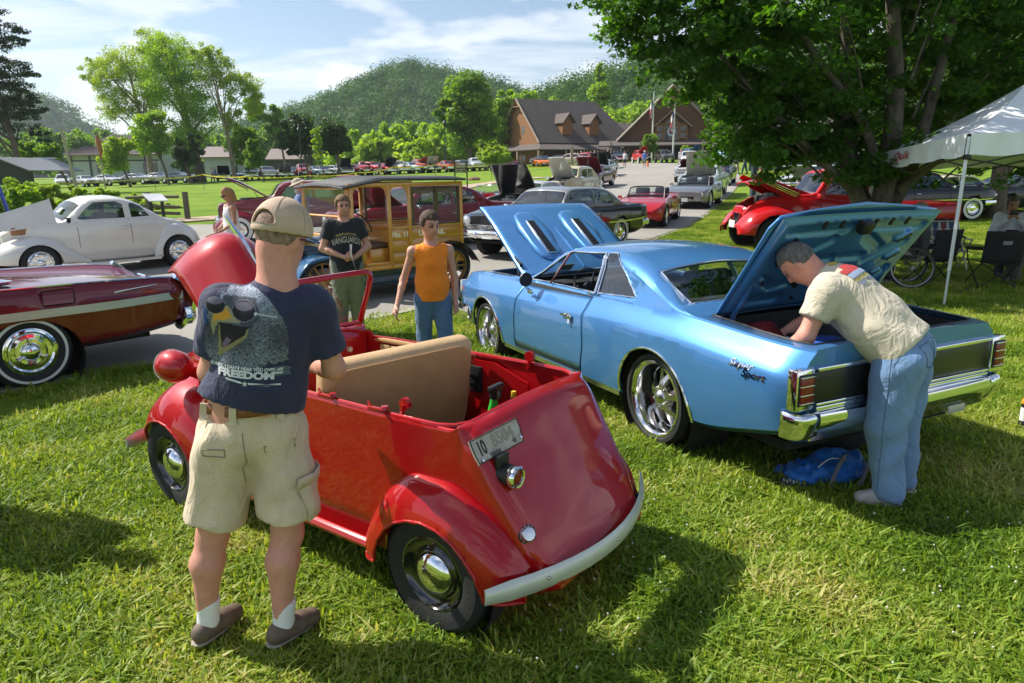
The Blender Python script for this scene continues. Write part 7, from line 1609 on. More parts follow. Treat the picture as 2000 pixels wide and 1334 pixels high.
for k in range(8):box(b,(3.79,0,.50+.03*k),(.03,1.35,.012))
for s_ in (1,-1):lathe(b,[(0,.05),(.05,.04),(.07,0)],14,AX((0,1,0),(0,0,1),(1,0,0),(3.88,s_*.35,.50)))
obj('grille_teeth',b,CHROME,t_)
t_=put(1263,436,SPORT,(.42,.012,.018),'red two seat roadster with oval headlamps in the right hand row',-112);topless(t_,SPORT,None)
XL=mod(SPORT,wid=[(-.85,.76),(-.6,.86),(0,.92),(1.2,.90),(2.4,.92),(2.95,.84),(3.15,.66)],belt=[(-.85,.86),(0,.9),(.8,.84),(1.5,.82),(2.4,.80),(2.9,.72),(3.15,.62)],hlx=.06,hly=.82,hlz=.8,grw=.45,wr=.34)
t_=put(1356,403,XL,(.30,.30,.31),'silver angular roadster behind the red roadster',-116,metallic=.7);topless(t_,XL,None)
t_=put(1372,384,mod(BEL,hlr=.1),(.42,.50,.50),'pale blue and white fifties car with its cream lined bonnet standing up',-114,two=(.6,.6,.58),hood=62,hoodcol=(.42,.40,.33));
t_=put(1352,355,BEL,(.62,.62,.60),'white sedan with a dark red bonnet lifted in the right hand row',-112,hood=24,hoodcol=(.10,.008,.012))
t_=put(1404,361,SUV,(.012,.016,.028),'small black hatchback with white roof and red bonnet stripe at the right kerb',-113,two=(.6,.6,.6),name='hatchback');boxo('bonnet_stripe',(2.75,.35,.985),(.75,.2,.012),mat('red_stripe',(.45,.01,.03),.4,coat=1),t_,0,Matrix.Rotation(R(6),4,'Y'))
put(1366,333,BEL,(.60,.55,.40),'cream topped wagon at the head of the right hand row',-110,two=(.65,.63,.56));put(1345,327,FIFTY,(.60,.60,.58),'white sedan parked farthest up the right hand row',-100)
# row on the left of the car park
def hotrod():
 p=gp(940,431);t=thing('hot_rod','small red open hot rod with exposed chrome wheels beside the lawn','car',(p.x+.9,p.y+.9,p.z+.01),R(-128));RD=paint('rod_red_paint',(.36,.01,.02),0,.3)
 bm=shell(lin(-.5,1.3,16),lambda x:[(.50,.42),(.56,.6),(.58,.88),(.55,.95)]+[(.52*f,.955) for f in (1,.6,.3,0)]);cut(bm,[(-.2,.45),(1.0,.45),(1.0,-.45),(-.2,-.45)],'xy',lambda c,n:n.z>.6,9);drop(bm,(9,));solid(obj('body',bm,RD,t),.03)
 boxo('seat',(.05,0,.85),(.3,.9,.3),DARKIN,t,.06);boxo('grille_shell',(2.35,0,.78),(.10,.50,.62),RD,t,.04);boxo('radiator',(2.41,0,.78),(.02,.40,.50),GREYM,t,.01);boxo('chassis',(1.2,0,.45),(2.6,.45,.1),RD,t,.01)
 b=bmesh.new();box(b,(1.75,0,.80),(.6,.4,.35),None,.03)
 for s_ in (1,-1):
  box(b,(1.75,s_*.2,.98),(.5,.14,.1),None,.02);tube(b,[(1.6,s_*.25,.8),(1.5,s_*.45,.6),(.4,s_*.55,.45)],.04,6)
 obj('engine',b,CHROME2,t);V=[(1.12,.5,.95),(1.02,.5,1.22),(1.02,-.5,1.22),(1.12,-.5,.95)];objpy('windscreen',V,[(0,1,2,3)],GLASS,t);tubeo('windscreen_frame',V,.015,CHROME,t,6)
 for s_ in (1,-1):
  wheel(t,0,s_*.76,'far',.37,.26,.22);wheel(t,2.3,s_*.74,'far',.30,.14,.2);b=bmesh.new();lathe(b,[(0,-.1),(.09,0),(.085,.04),(0,.05)],14,AX((0,1,0),(0,0,1),(1,0,0),(2.3,s_*.42,.82)));obj('headlight',b,CHROME,t)
 tubeo('front_axle',[(2.3,-.7,.32),(2.3,.7,.32)],.03,CHROME,t,6)
hotrod()
put(1035,418,MUSCLE,(.50,.50,.48),'white coupe with a matt black bonnet standing open beside the hot rod',-118,hood=58,hoodcol=(.012,.012,.012),Y=25)
FT=mod(FORTY,n=30)
def forty(px,row,col,label,yaw,wing=None,Y=None,**k):
 t=put(px,row,FT,col,label,yaw,Y=Y,**k);P=paint('paint_'+'_'.join('%02d' % int(c*99) for c in (wing or col)),wing or col)
 for sg in (1,-1):
  pod('rear_wing',(-.75,.6),C((-.75,.5),(0,.68),(.6,.74)),C((-.75,.62),(0,.86),(.6,.80)),C((-.75,.6),(0,.92),(.35,.78),(.6,.4)),lambda x:.32,P,t,0,.34,.38,sg,16)
  pod('front_wing',(1.9,3.5),C((1.9,.70),(2.6,.45),(3.5,.25)),C((1.9,.78),(2.8,.88),(3.3,.72),(3.5,.5)),C((1.9,.4),(2.4,.74),(2.85,.86),(3.2,.76),(3.5,.5)),lambda x:.34,P,t,2.85,.34,.38,sg,18)
 return t
forty(1112,374,(.55,.47,.28),'cream forties sedan with its white bonnet lifted',-116,hood=50,hoodcol=(.62,.62,.58),Y=31)
put(1160,366,MUSCLE,(.10,.012,.02),'maroon fastback with its dark red bonnet open beyond the cream sedan',-112,hood=50,hoodcol=(.10,.006,.012));put(1176,345,MUSCLE,(.42,.43,.44),'silver coupe with black bonnet raised beyond the maroon fastback',-110,hood=52,hoodcol=(.01,.01,.01),metallic=.5)
put(1184,330,MUSCLE,(.03,.03,.035),'dark coupe highest up the left hand row of the car park',-108,hood=45)
# maroon pair behind the mail van
forty(560,0,(.17,.008,.018),'maroon forties sedan with its bonnet side tipped up behind the man with the cap',-158,Y=20.5,hood=34,hoodcol=(.12,.005,.015));put(815,0,FIFTY,(.22,.008,.015),'red fifties convertible with its bonnet open seen through the mail van windows',-140,Y=18.5,hood=40)
# red pickup at the right
def pickup():
 S=mod(FORTY,x=(-1.3,3.35),wid=[(-1.3,.72),(1.0,.74),(1.9,.72),(2.5,.52),(3.35,.34)],belt=[(-1.3,.95),(.9,.98),(1.9,1.10),(2.6,1.12),(3.25,.95),(3.35,.8)],top=[(-1.3,.97),(.68,1.0),(.78,1.55),(1.2,1.72),(1.6,1.68),(1.95,1.22),(2.8,1.2),(3.35,.92)],win=[[(.95,1.16),(.98,1.54),(1.5,1.54),(1.72,1.18)]],ws=(1.66,1.92),bl=(.69,.78),hood=(2.0,3.3,.48),cab=(.8,1.9),door=(.95,1.85),seats=(1.0,),bumper='',wheel='disc')
 RD=(.50,.008,.012);P=paint('paint_50_00_01',RD);p=Vector((7.8,16.95,.01));t=car('pickup_truck','bright red forties pickup with its long bonnet raised beside the maple','pickup truck',(p.x+1.35,p.y+.5,p.z),R(-175),S,RD,hood=22,s=1.1)
 for sg in (1,-1):
  pod('front_wing',(1.9,3.55),C((1.9,.68),(2.6,.45),(3.55,.25)),C((1.9,.78),(2.8,.90),(3.35,.76),(3.55,.5)),C((1.9,.5),(2.4,.84),(2.85,.95),(3.25,.84),(3.55,.52)),lambda x:.36,P,t,2.85,.36,.42,sg,26)
  pod('rear_wing',(-.8,.7),C((-.8,.7),(.7,.72)),C((-.8,.8),(0,.92),(.7,.82)),C((-.8,.6),(0,.95),(.35,.84),(.7,.4)),lambda x:.34,P,t,0,.36,.42,sg,20)
 M_=Matrix.Translation((2.0,0,1.16)) @ Matrix.Rotation(-R(22),4,'Y')
 for sg in (1,-1):
  p_=slab('bonnet_side',[M_ @ Vector(v) for v in ((.02,sg*.50,.0),(1.22,sg*.36,-.02),(1.28,sg*.34,-.12),(.9,sg*.42,-.22),(.02,sg*.52,-.24))],.02,P,t)
  for k in range(3):tubeo('chrome_strip',[M_ @ Vector((.25,sg*.515,-.06-.04*k)),M_ @ Vector((1.0,sg*.425,-.05-.035*k))],.009,CHROME,p_,5)

pickup()
# ================================================================ people
def skinm(n,c):return mat(n,c,.55,sub=.08,noise=.08,scale=30,cname='col',bump=.08,bscale=120)
SKIN=skinm('skin_light',(.56,.29,.19));SKIN2=skinm('skin_tan',(.40,.20,.12));SKIN3=skinm('skin_pink',(.60,.28,.20))
def rotm(yaw=0,pitch=0,roll=0):return np.array((Matrix.Rotation(yaw,3,'Z') @ Matrix.Rotation(pitch,3,'Y') @ Matrix.Rotation(roll,3,'X')))
STAND=dict(pel=(0,0,.93),chest=(0,0,1.26),nk=(-.01,0,1.45),head=(.02,0,1.62),hy=0,hp=0,sh=((0,.175,1.39),(0,-.175,1.39)),el=((-.03,.25,1.12),(-.03,-.25,1.12)),wr=((.06,.26,.88),(.06,-.26,.88)),
 hip=((0,.09,.90),(0,-.09,.90)),kn=((.03,.10,.49),(.03,-.10,.49)),an=((0,.10,.09),(0,-.10,.09)),toe=(0,0),g=1.0)
def human(label,loc,yaw,J=None,cat='person',h=.02,skin=None,shirt=((.5,.5,.5),'tee'),legs=((.05,.12,.25),'long'),shoes=(.1,.1,.1),hair=((.08,.05,.03),'short'),cap=None,s=1.0,group=None,fing=True,fold=.009,sock=None,face=True,tilt=0):
 J={**STAND,**(J or {})};g=J['g'];t=thing('person',label,cat,loc,yaw,group,s=s);A=lambda k:[np.array(v,float) for v in J[k]]
 pel,ch,nk,hc=(np.array(J[k],float) for k in ('pel','chest','nk','head'));sh,el,wr,hip,kn,an=map(A,('sh','el','wr','hip','kn','an'));HR=rotm(J['hy'],J['hp'],J.get('hr',0));hl=lambda P:(P-hc.astype(np.float32)) @ HR.astype(np.float32)
 pts=np.array([pel,ch,nk,hc,*sh,*el,*wr,*hip,*kn,*an]);lo,hi=pts.min(0)-.22,pts.max(0)+.22;lo[2]=max(lo[2],-.02 if min(an[0][2],an[1][2])<.3 else lo[2])
 fdir=[np.array([math.cos(a),math.sin(a),0]) for a in J['toe']];wh=J.get('hand',(None,None))
 def hdir(i):
  d=wr[i]-el[i];return d/np.linalg.norm(d) if wh[i] is None else np.array(wh[i],float)/np.linalg.norm(wh[i])
 def torso(P,e=0,k=.07):
  sp=ch-pel;d=sd_cone(P,pel+[0,0,.0],pel+sp*.45,.118*g+e,.112*g+e,(1,1.28,1));d=smin(d,sd_cone(P,pel+sp*.45,ch,.112*g+e,.118*g+e,(1,1.32,1)),k)
  for i in (0,1):d=smin(d,sd_cone(P,ch+(sh[i]-ch)*.25+(nk-ch)*.35,sh[i],.078*g+e,.060*g+e),k)
  return smin(d,sd_cone(P,ch,nk-(nk-ch)*.15,.09*g+e,.055+e),k)
 def skinf(P):
  q=hl(P);d=sd_ell(q,(0,0,.02),(.097,.077,.112));d=smin(d,sd_ell(q,(.035,0,-.055),(.062,.055,.062)),.035)
  if face:
   d=smin(d,sd_cone(q,(.094,0,.012),(.113,0,-.020),.010,.015),.012);d=smin(d,sd_cone(q,(.088,-.03,.030),(.088,.03,.030),.011,.011),.02)
   for y in (.032,-.032):d=-smin(-d,sd_ell(q,(.102,y,.012),(.018,.017,.012)),.012);d=smin(d,sd_ell(q,(.084,y,.012),(.012,.013,.011)),.004)
   d=smin(d,sd_cone(q,(.092,-.020,-.052),(.092,.020,-.052),.008,.008),.008)
  for y in (1,-1):d=smin(d,sd_ell(q,(-.004,y*.080,-.005),(.020,.011,.034)),.008)
  d=smin(d,sd_cone(P,nk-[0,0,.03],hc-HR @ np.array([.02,0,.06]),.060*J.get('nr',1)*(1+(g-1)*.6),.054*J.get('nr',1)*(1+(g-1)*.7)),.04);d=smin(d,torso(P),.04)
  for i in (0,1):
   d=smin(d,sd_cone(P,sh[i],el[i],.050*g,.040*g),.03);m=el[i]*.72+wr[i]*.28;d=smin(d,sd_cone(P,el[i],m,.039*g,.040*g),.03);d=smin(d,sd_cone(P,m,wr[i],.039*g,.025),.02)
   u=hdir(i);sd=1 if i==0 else-1;n=np.array(J.get('palm',((0,-1,0),(0,1,0)))[i],float);n=n-u*(u @ n);n /= np.linalg.norm(n)+1e-9;w=np.cross(u,n)
   d=smin(d,sd_cone(P,wr[i],wr[i]+u*.07,.024,.030),.015)
   if fing:
    cu=J.get('curl',(.35,.35))[i]
    for k,(o,L_) in enumerate(((-.030,.060),(-.010,.072),(.010,.070),(.029,.055))):
     b=wr[i]+u*.075+w*o;m1=b+(u*math.cos(cu)+n*math.sin(cu))*L_*.55;e1=m1+(u*math.cos(cu*2.2)+n*math.sin(cu*2.2))*L_*.5;d=smin(d,np.minimum(sd_cone(P,b,m1,.0105,.0095),sd_cone(P,m1,e1,.0095,.008)),.004)
    b=wr[i]+u*.03-w*.026*sd*1;m1=b+(u*.6-w*.8*sd+n*.3)*.038;d=smin(d,sd_cone(P,b,m1,.014,.011),.01);d=smin(d,sd_cone(P,m1,m1+(u*.9-w*.3*sd+n*.3)*.032,.011,.009),.006)
   else:d=smin(d,sd_cone(P,wr[i]+u*.06,wr[i]+u*.14,.032,.018),.02)
   d=smin(d,sd_cone(P,hip[i],kn[i],.092*g,.060*g),.04);v=an[i]-kn[i];bk=-fdir[i]*.018
   d=smin(d,sd_cone(P,kn[i],kn[i]+v*.30+bk,.054*g,.061*g),.03);d=smin(d,sd_cone(P,kn[i]+v*.30+bk,an[i]+[0,0,.03],.061*g,.036*g),.03)
   d=smin(d,sd_cone(P,an[i]-[0,0,.03],an[i]+fdir[i]*.13-[0,0,.05],.038,.028),.03)
  return d
 def col(V):
  q=(V-hc) @ HR;c=np.ones((len(V),4));bl=lambda m,k:c.__setitem__((m,slice(0,3)),np.array(k))
  red=np.exp(-((V-np.array(hc)) ** 2).sum(1)/.04)[:,None]*np.array([.04,-.04,-.03]);c[:,:3]+=red
  if face:
   f=q[:,0]>.06;bl(f & (np.abs(np.abs(q[:,1])-.032)<.016) & (np.abs(q[:,2]-.012)<.008),(.12,.12,.14));bl(f & (np.abs(np.abs(q[:,1])-.034)<.018) & (np.abs(q[:,2]-.037)<.006),(.28,.22,.18));bl(f & (np.abs(q[:,1])<.024) & (np.abs(q[:,2]+.053)<.006),(.8,.45,.45))
  return c
 body=sdf_obj('body',lo,hi,h,skinf,skin or SKIN,t,col)
 cm=lambda k,c,st=None:mat('cloth_%s_%s' % (k,'_'.join('%02d' % int(x*99) for x in c)),c,.85,noise=.15,scale=5,bump=.9,bscale=8,bdist=.022,dist=2.2,sheen=.15,stretch=(1,1,.7))
 if shirt:
  c,kind=shirt;L_={'tee':J.get('sl',.58),'none':.0,'long':1.9,'tank':0,'polo':.55}[kind];e=.018*g
  def sf(P):
   d=torso(P,e,.06);sp=ch-pel;n=sp/np.linalg.norm(sp);hem=J.get('hem',-.06);d=smin(d,sd_cone(P,pel+n*(hem-.02),pel+sp*.4,(.128 if kind != 'tank' else .12)*g+e,.118*g+e,(1,1.25,1)),.05)
   d=d+folds(P,fold,J.get('ff',17),3,(1,1,.5))*np.clip(1-(P[...,2]-ch[2])*3,.25,1)
   for i in (0,1):
    if L_>0:
     a,b=sh[i],el[i];u=(b-a)/np.linalg.norm(b-a);q=a+(b-a)*min(L_,1);f=sd_cone(P,a-u*.02,q+u*.06,.068*g+e*.2,.068*g+e*.3)+folds(P,fold*.6,22,5)
     if L_<=1:f=np.maximum(f,(P-q) @ u.astype(np.float32))
     else:f=smin(f,sd_cone(P,b,b+(wr[i]-b)*(L_-1),.055*g,.042),.03)
     d=smin(d,f,.03)
    else:d=np.maximum(d,-(sd_cone(P,sh[i]+(sh[i]-ch)*.05,el[i],.074*g,.06) if kind=='none' else sd_cone(P,sh[i]+(nk-ch)*.1+(sh[i]-ch)*.0,el[i],.082,.06)))
   d=np.maximum(d,-((P-(pel+n*hem)) @ n.astype(np.float32)));d=np.maximum(d,-sd_cone(P,nk+(nk-ch)*.02+HR[:,0]*.02,hc,.072*(1+(g-1)*.6)+(.03 if kind=='tank' else 0),.10));return d
  sho=sdf_obj('shirt',lo,hi,h,sf,cm('shirt',c),t)
 else:sho=None
 c,kind=legs;Ls=1.0 if kind=='long' else J.get('shl',.82)
 def lf(P):
  e=.020*g;d=sd_cone(P,pel-[0,0,.02],pel+(ch-pel)*.22,.118*g+e*.6,.112*g+e*.4,(1,1.25,1))
  for i in (0,1):
   if kind=='long':f=smin(sd_cone(P,hip[i],kn[i],.104*g+e*.5,.080*g+e*.3),sd_cone(P,kn[i],an[i]+[0,0,.0],.080*g+e*.3,.064*g+e*.3),.03);f=np.maximum(f,-(P[...,2]-an[i][2]+.045)) if an[i][2]<.3 else f
   else:
    q=hip[i]+(kn[i]-hip[i])*Ls;u=(kn[i]-hip[i])/np.linalg.norm(kn[i]-hip[i]);f=sd_cone(P,hip[i],q+u*.1,.104*g+e*.5,J.get('shw',.112)*g+e*.5);f=np.maximum(f,(P-q) @ u.astype(np.float32))
   d=smin(d,f,.045)
  d=d+folds(P,fold,15,8,(1,1,1.2));n=(ch-pel)/np.linalg.norm(ch-pel);return np.maximum(d,(P-(pel+(ch-pel)*.33)) @ n.astype(np.float32))
 trou=sdf_obj('trousers' if kind=='long' else 'shorts',lo,hi,h,lf,cm('legs',c),t)
 for i in (0,1):
  f=fdir[i];a=an[i]-[0,0,an[i][2]-(.068 if h<.0115 else .055) if an[i][2]<.2 else .03]
  def shf(P):d=smin(sd_cone(P,a-f*.035,a+f*.07,.042,.042),sd_cone(P,a+f*.06-[0,0,.006],a+f*.135-[0,0,.014],.047,.041),.02);d=smin(d,sd_cone(P,a,an[i]-[0,0,.03 if sock else 0],.042,.040),.02);return np.maximum(d,-(P[...,2]-max(a[2]-.052,.0)))
  sm=mat('shoe_'+'_'.join('%02d' % int(x*99) for x in shoes),shoes,.7,noise=.2,scale=25);so_=sdf_obj('shoe',np.minimum(a-.1,a+f*.2-.1),np.maximum(a+.1,a+f*.2+.1)+[0,0,.05],min(h,.014),shf,sm,t)
  if h<.016:
   def sof(P):d=np.minimum(sd_cone(P,a-f*.042,a+f*.09,.053,.054),sd_cone(P,a+f*.09,a+f*.14,.053,.046));return np.maximum(np.maximum(d,P[...,2]-(a[2]-.028)),-(P[...,2]-(a[2]-.054)))
   sdf_obj('sole',a-[.14,.14,.08],a+[.26,.26,.05],.01,sof,mat('sole_pale' if sum(shoes)>.8 else 'sole_grey',(.62,.60,.55) if sum(shoes)>.8 else (.30,.27,.22),.8),so_)
  if sock:sdf_obj('sock',an[i]-.09,an[i]+[.10,.10,.13],.009,lambda P:np.maximum(sd_cone(P,an[i]-[0,0,.04],an[i]+(kn[i]-an[i])*.22,.043,.047)+folds(P,.0015,90,2,(.1,.1,2)),(P[...,2]-an[i][2]-.085)),mat('white_sock',(.75,.75,.73),.9),t)
 if hair:
  hcol,hk=hair
  def hf(P):
   q=hl(P);d=sd_ell(q,(-.008,0,.032),(.106,.088,.112))+folds(P,.004,60,2)
   if hk=='long':d=smin(d,sd_cone(q,(-.05,0,.0),(-.045,0,-.13),.085,.06,(1,1.15,1)),.03);return np.maximum(d,-np.maximum(-(q[...,0]-.045-.0),q[...,2]-.07))
   if hk=='curly':d=d-.010+folds(P,.006,90,4)
   face_=np.maximum(-(q[...,0]-(.03 if hk != 'buzz' else .01)),q[...,2]-.072);low=-(q[...,2]+(.075 if J.get('hr') else .035));return np.maximum(np.maximum(d,-face_),np.maximum(low,np.where(q[...,2]<.0,q[...,0]-.015,-1)))
  sdf_obj('hair',lo,hi,min(h,.012),lambda P:hf(P),mat('hair_'+'_'.join('%02d' % int(x*99) for x in hcol),hcol,.8,noise=.5,scale=60,bump=.8,bscale=180,stretch=(1,1,.4)),t) if h<.016 else sdf_obj('hair',hc-.25,hc+.2,h*.8,hf,mat('hair_'+'_'.join('%02d' % int(x*99) for x in hcol),hcol,.8),t)
 if cap:
  cc,ck=cap;M_=Matrix.Translation(hc) @ Matrix(HR.tolist()).to_4x4()
  def cf(P):q=hl(P);d=sd_ell(q,(-.004,0,.045),(.112,.094,.105));b=np.maximum(sd_ell(q,(.11,0,.052),(.085,.075,.02)),-sd_ell(q,(0,0,.02),(.10,.08,.10))) if ck=='cap' else sd_ell(q,(0,0,.05),(.18,.165,.016));return smin(np.maximum(d,-(q[...,2]-.045)),b,.012)
  sdf_obj('hat',hc-.25,hc+.27,min(h,.016),cf,cm('cap',cc),t)
 return t,body,sho,trou
# ---------------------------------------------------------------- man in navy shirt, seen from behind
def navy_man():
 y0=math.radians(103);J=dict(pel=(0,.02,.93),chest=(.0,-.085,1.29),nk=(-.01,-.14,1.485),head=(.035,-.165,1.648),hy=R(-38),hp=R(18),hr=R(3),sh=((-.0,.065,1.405),(-.0,-.262,1.385)),el=((.03,.14,1.15),(.04,-.325,1.125)),wr=((.27,.04,1.10),(.27,-.20,1.09)),nr=1.22,
  hip=((0,.10,.88),(0,-.10,.88)),kn=((.02,.20,.47),(-.03,-.095,.47)),an=((-.0,.255,.115),(-.09,-.05,.115)),toe=(R(-38),R(-50)),g=1.03,sl=.72,hem=.108,ff=13,shl=.80,shw=.108)
 t,body,sho,trou=human('man in navy eagle shirt, tan cap and khaki shorts seen from behind',(-1.02,2.60,.015),y0,J,h=.0105,skin=SKIN3,shirt=((.022,.026,.070),'tee'),legs=((.60,.48,.34),'shorts'),shoes=(.13,.095,.065),hair=((.25,.16,.12),'buzz'),sock=1,fold=.011)
 bv=bvh_of(sho);c=np.array(J['chest']);M_=AX((0,-1,0),(0,0,1),(-1,0,0),(-.5,-.10,1.29))     # u to the wearer's right, as seen from behind
 # eagle print: painted on a fine patch of the cloth
 V,F=grid2(.30,.34,120,136);V=np.array(V);u,v=V[:,0]/.15,V[:,1]/.17;col=np.tile([.022,.026,.070],(len(V),1));r_=np.random.default_rng(3)
 def put_(m,k,a=1):col[m]=col[m]*(1-a)+np.array(k)*a
 e=lambda cx,cy,rx,ry,rot=0:(((u-cx)*math.cos(rot)+(v-cy)*math.sin(rot))/rx) ** 2+((-(u-cx)*math.sin(rot)+(v-cy)*math.cos(rot))/ry) ** 2
 X=505+385*u;Y=560-400*v;nz=folds(np.c_[X,Y,X*0],9,.05,4)+folds(np.c_[X,Y,X*0],5,.14,6)
 pg=lambda*p:inpoly(p,X,Y);ang=np.arctan2(Y-400,X-330);rad=np.hypot(X-330,Y-400)
 put_((np.hypot((X-90)/70,(Y-430)/110)<1),(.02,.08,.26),.8)
 head=inpoly([(300,235),(350,180),(460,160),(600,185),(710,260),(800,370),(870,490),(895,640),(880,780),(760,830),(700,790),(620,900),(560,850),(480,960),(430,880),(360,955),(300,860),(180,840),(130,750),(40,600),(180,520),(150,420)],X+nz*1.6,Y+nz*1.6)
 sw=ang+rad*.0009;st=.5+.2*np.sin(sw*97+nz*.5+rad*.02)+.2*np.sin(sw*151+nz*.8+5*np.sin(rad*.017+2))+r_.normal(0,.10,len(V));tone=np.clip(1.05-(Y-160)/420,.16,1)+.30*np.exp(-((Y-800)/110) ** 2)+.25*np.exp(-((X-640)/90) ** 2-((Y-620)/120) ** 2)
 col[head]=(np.clip(st,.03,1) ** 1.5*np.clip(tone,0,1.1))[head,None]*np.array([.74,.84,1.05])+.004
 put_(pg((300,250),(600,260),(640,420),(540,520),(300,400)),(.03,.035,.05),.8)
 put_(pg((250,480),(540,500),(520,570),(310,700),(262,700)),(.006,.004,.006));put_(pg((285,670),(330,600),(380,620),(310,695)),(.16,.10,.16))
 put_(pg((258,500),(272,500),(275,690),(310,690),(500,572),(522,515),(540,520),(520,590),(300,748),(240,778)),(.22,.19,.08))
 put_(pg((350,330),(265,348),(208,405),(183,500),(205,605),(228,520),(262,478),(400,472),(470,465),(400,400)),(.30,.26,.15));put_(pg((330,345),(262,362),(222,415),(205,480),(240,460),(320,455),(380,430)),(.62,.30,.03))
 for cx,cy,rx,ry in ((232,335,88,68),(492,370,104,86)):
  e2=lambda k,dy=0,sx=1,sy=1:np.hypot((X-cx)/rx/sx,(Y-cy-dy)/ry/sy)<k
  put_(e2(1.06),(.22,.23,.26));put_(e2(1),(.010,.009,.014));put_(e2(1,-38,.8,.42),(.20,.17,.24),.75)
 put_((np.abs(Y-385-(X-600)*.16)<7) & (X>590) & (X<790),(.4,.45,.5));put_(np.hypot(X-600,Y-388)<14,(.6,.6,.65))
 keep=[f for f in F if np.abs(col[list(f)]-[.022,.026,.070]).max()>.004]
 pm=mat('shirt_print',(1,1,1),.8,cname='col',noise=.04,scale=60);M1=M_ @ Matrix.Translation((-.075,.035,0)) @ Matrix.Rotation(R(-4),4,'Z');decal('eagle_print',V,keep,pm,sho,M1,bv,eps=.0025,attr=np.c_[col,np.ones(len(col))])
 IW=mat('print_white',(.58,.60,.60),.8);M2=M_ @ Matrix.Translation((-.02,.008,0)) @ Matrix.Rotation(R(-7),4,'Z') @ Matrix.Scale(.80,4)
 for s_,x,y,sz,w,b in (("SORRY, I CAN'T HEAR YOU OVER MY",-.065,-.135,.0200,.98,.0010),('FREEDOM',-.065,-.163,.044,1.30,.0025)):
  V,F=text_geo(s_,sz,0,b,0);V[:,0]*=w;V=V+[x,y,0];decal('shirt_lettering',V,F,IW,sho,M2,bv,eps=.004)
 bars=[]
 for pts in ([(-.19,-.140),(-.145,-.152),(-.140,-.146),(-.19,-.133)],[(.052,-.146),(.10,-.146),(.093,-.154),(.054,-.154)],[(-.155,-.184),(-.08,-.195),(-.08,-.203),(-.15,-.194)],[(-.05,-.195),(.03,-.200),(.09,-.200),(.092,-.208),(.03,-.209),(-.05,-.204)]):
  V,F=[(x,y,0) for x,y in pts],[tuple(range(len(pts)))];decal('print_bar',V,F,IW,sho,M2,bv,eps=.004)
 V=[((.015 if k % 2==0 else .006)*math.sin(math.pi*k/5)-.065,(.015 if k % 2==0 else .006)*math.cos(math.pi*k/5)-.202,0) for k in range(10)]+[(-.065,-.202,0)];decal('print_star',V,[(k,(k+1) % 10,10) for k in range(10)],IW,sho,M2,bv,eps=.004)
 M3=M_ @ Matrix.Translation((.035,-.115,0)) @ Matrix.Rotation(R(-4),4,'Z');V2=[(-.038,-.016,0),(.038,-.016,0),(.030,0,0),(.038,.014,0),(0,.022,0),(-.038,.014,0),(-.030,0,0)];decal('print_crest',V2,[tuple(range(7))],mat('print_steel',(.08,.10,.14),.8),sho,M3,bv,eps=.004)
 # cap with rear opening
 hc,HR=np.array(J['head']),rotm(J['hy'],J['hp'],J['hr']);Mh=Matrix.Translation(hc) @ Matrix(HR.tolist()).to_4x4();hl=lambda P:(P-hc.astype(np.float32)) @ HR.astype(np.float32)
 def cf(P):
  q=hl(P);d=np.abs(sd_ell(q,(-.002,0,.035),(.118,.097,.118)))-.006;d=np.maximum(d,-(q[...,2]-.018-.10*q[...,0]));hole=np.maximum(sd_ell(q,(-.13,0,.035),(.12,.052,.052)),q[...,0]+.03);d=np.maximum(d,-np.maximum(hole,-(q[...,2]-.034)))
  b=np.maximum(np.abs(q[...,2]-  (.018-2.4*q[...,1] ** 2))-.0065,np.hypot((q[...,0]-.085)/.095,q[...,1]/.078)*.08-.08);b=np.maximum(b,-(q[...,0]-.07));return np.minimum(d,b)
 cp=sdf_obj('cap',hc-.22,hc+.25,.006,cf,mat('cap_khaki',(.56,.41,.30),.9,noise=.14,scale=14,bump=.3,bscale=400),t)
 b=bmesh.new();P=[Mh @ Vector((.0-.123*math.cos(a),.100*math.sin(a),.026)) for a in lin(-.62,.62,12)];sweep(b,P,[(.0085,-.002),(.0085,.002),(-.0085,.002),(-.0085,-.002)]);obj('strap',b,mat('cap_strap',(.30,.27,.19),.5),cp)
 b=bmesh.new();lathe(b,[(0,.006),(.009,.004),(.010,0)],10,Mh @ Matrix.Translation((0,0,.152)));obj('button',b,mat('cap_khaki',(0,0,0)),cp)
 for a in (0,60,120,180,240,300):
  b=bmesh.new();P=[Mh @ Vector((-.002+.1245*math.cos(ph)*math.cos(R(a+30)),.1035*math.cos(ph)*math.sin(R(a+30)),.035+.1245*math.sin(ph))) for ph in lin(.35 if a+30 in (150,210) else 0,1.5,10)];tube(b,P,.0012,4);obj('seam',b,mat('cap_strap',(0,0,0)),cp)
 b=bmesh.new();P=[Mh @ Vector(p) for p in ((.10,-.075,.012),(.03,-.086,.010),(-.0,-.088,.004))];tube(b,P,.003,5);obj('spectacle_arm',b,BLACK,t)
 # belt, loops, pockets
 bt=bvh_of(trou);LE=mat('tan_belt',(.22,.075,.03),.45,noise=.15,scale=20);zb=1.005;cx,cy=.0,.0
 def round_(z,r=.34):
  o=[]
  for k in range(48):
   a=2*math.pi*k/48;d=Vector((-math.cos(a),-math.sin(a),0));h_=bt.ray_cast(Vector((0,.01,z))-d*.5,d)
   o.append((h_[0]-d*.006) if h_[0] else Vector((0,.01,z))-d*.15)
  return o
 P=round_(1.018);q=bmesh.new();hi=[q.verts.new(p+Vector((0,0,.030))) for p in P];lo=[q.verts.new(p-Vector((0,0,.010))) for p in P];[q.faces.new((lo[i],lo[(i+1) % 48],hi[(i+1) % 48],hi[i])) for i in range(48)];solid(obj('belt',q,LE,t,80),.005,1)
 KH=mat('cloth_legs_59_47_33',(.60,.48,.34),.85)
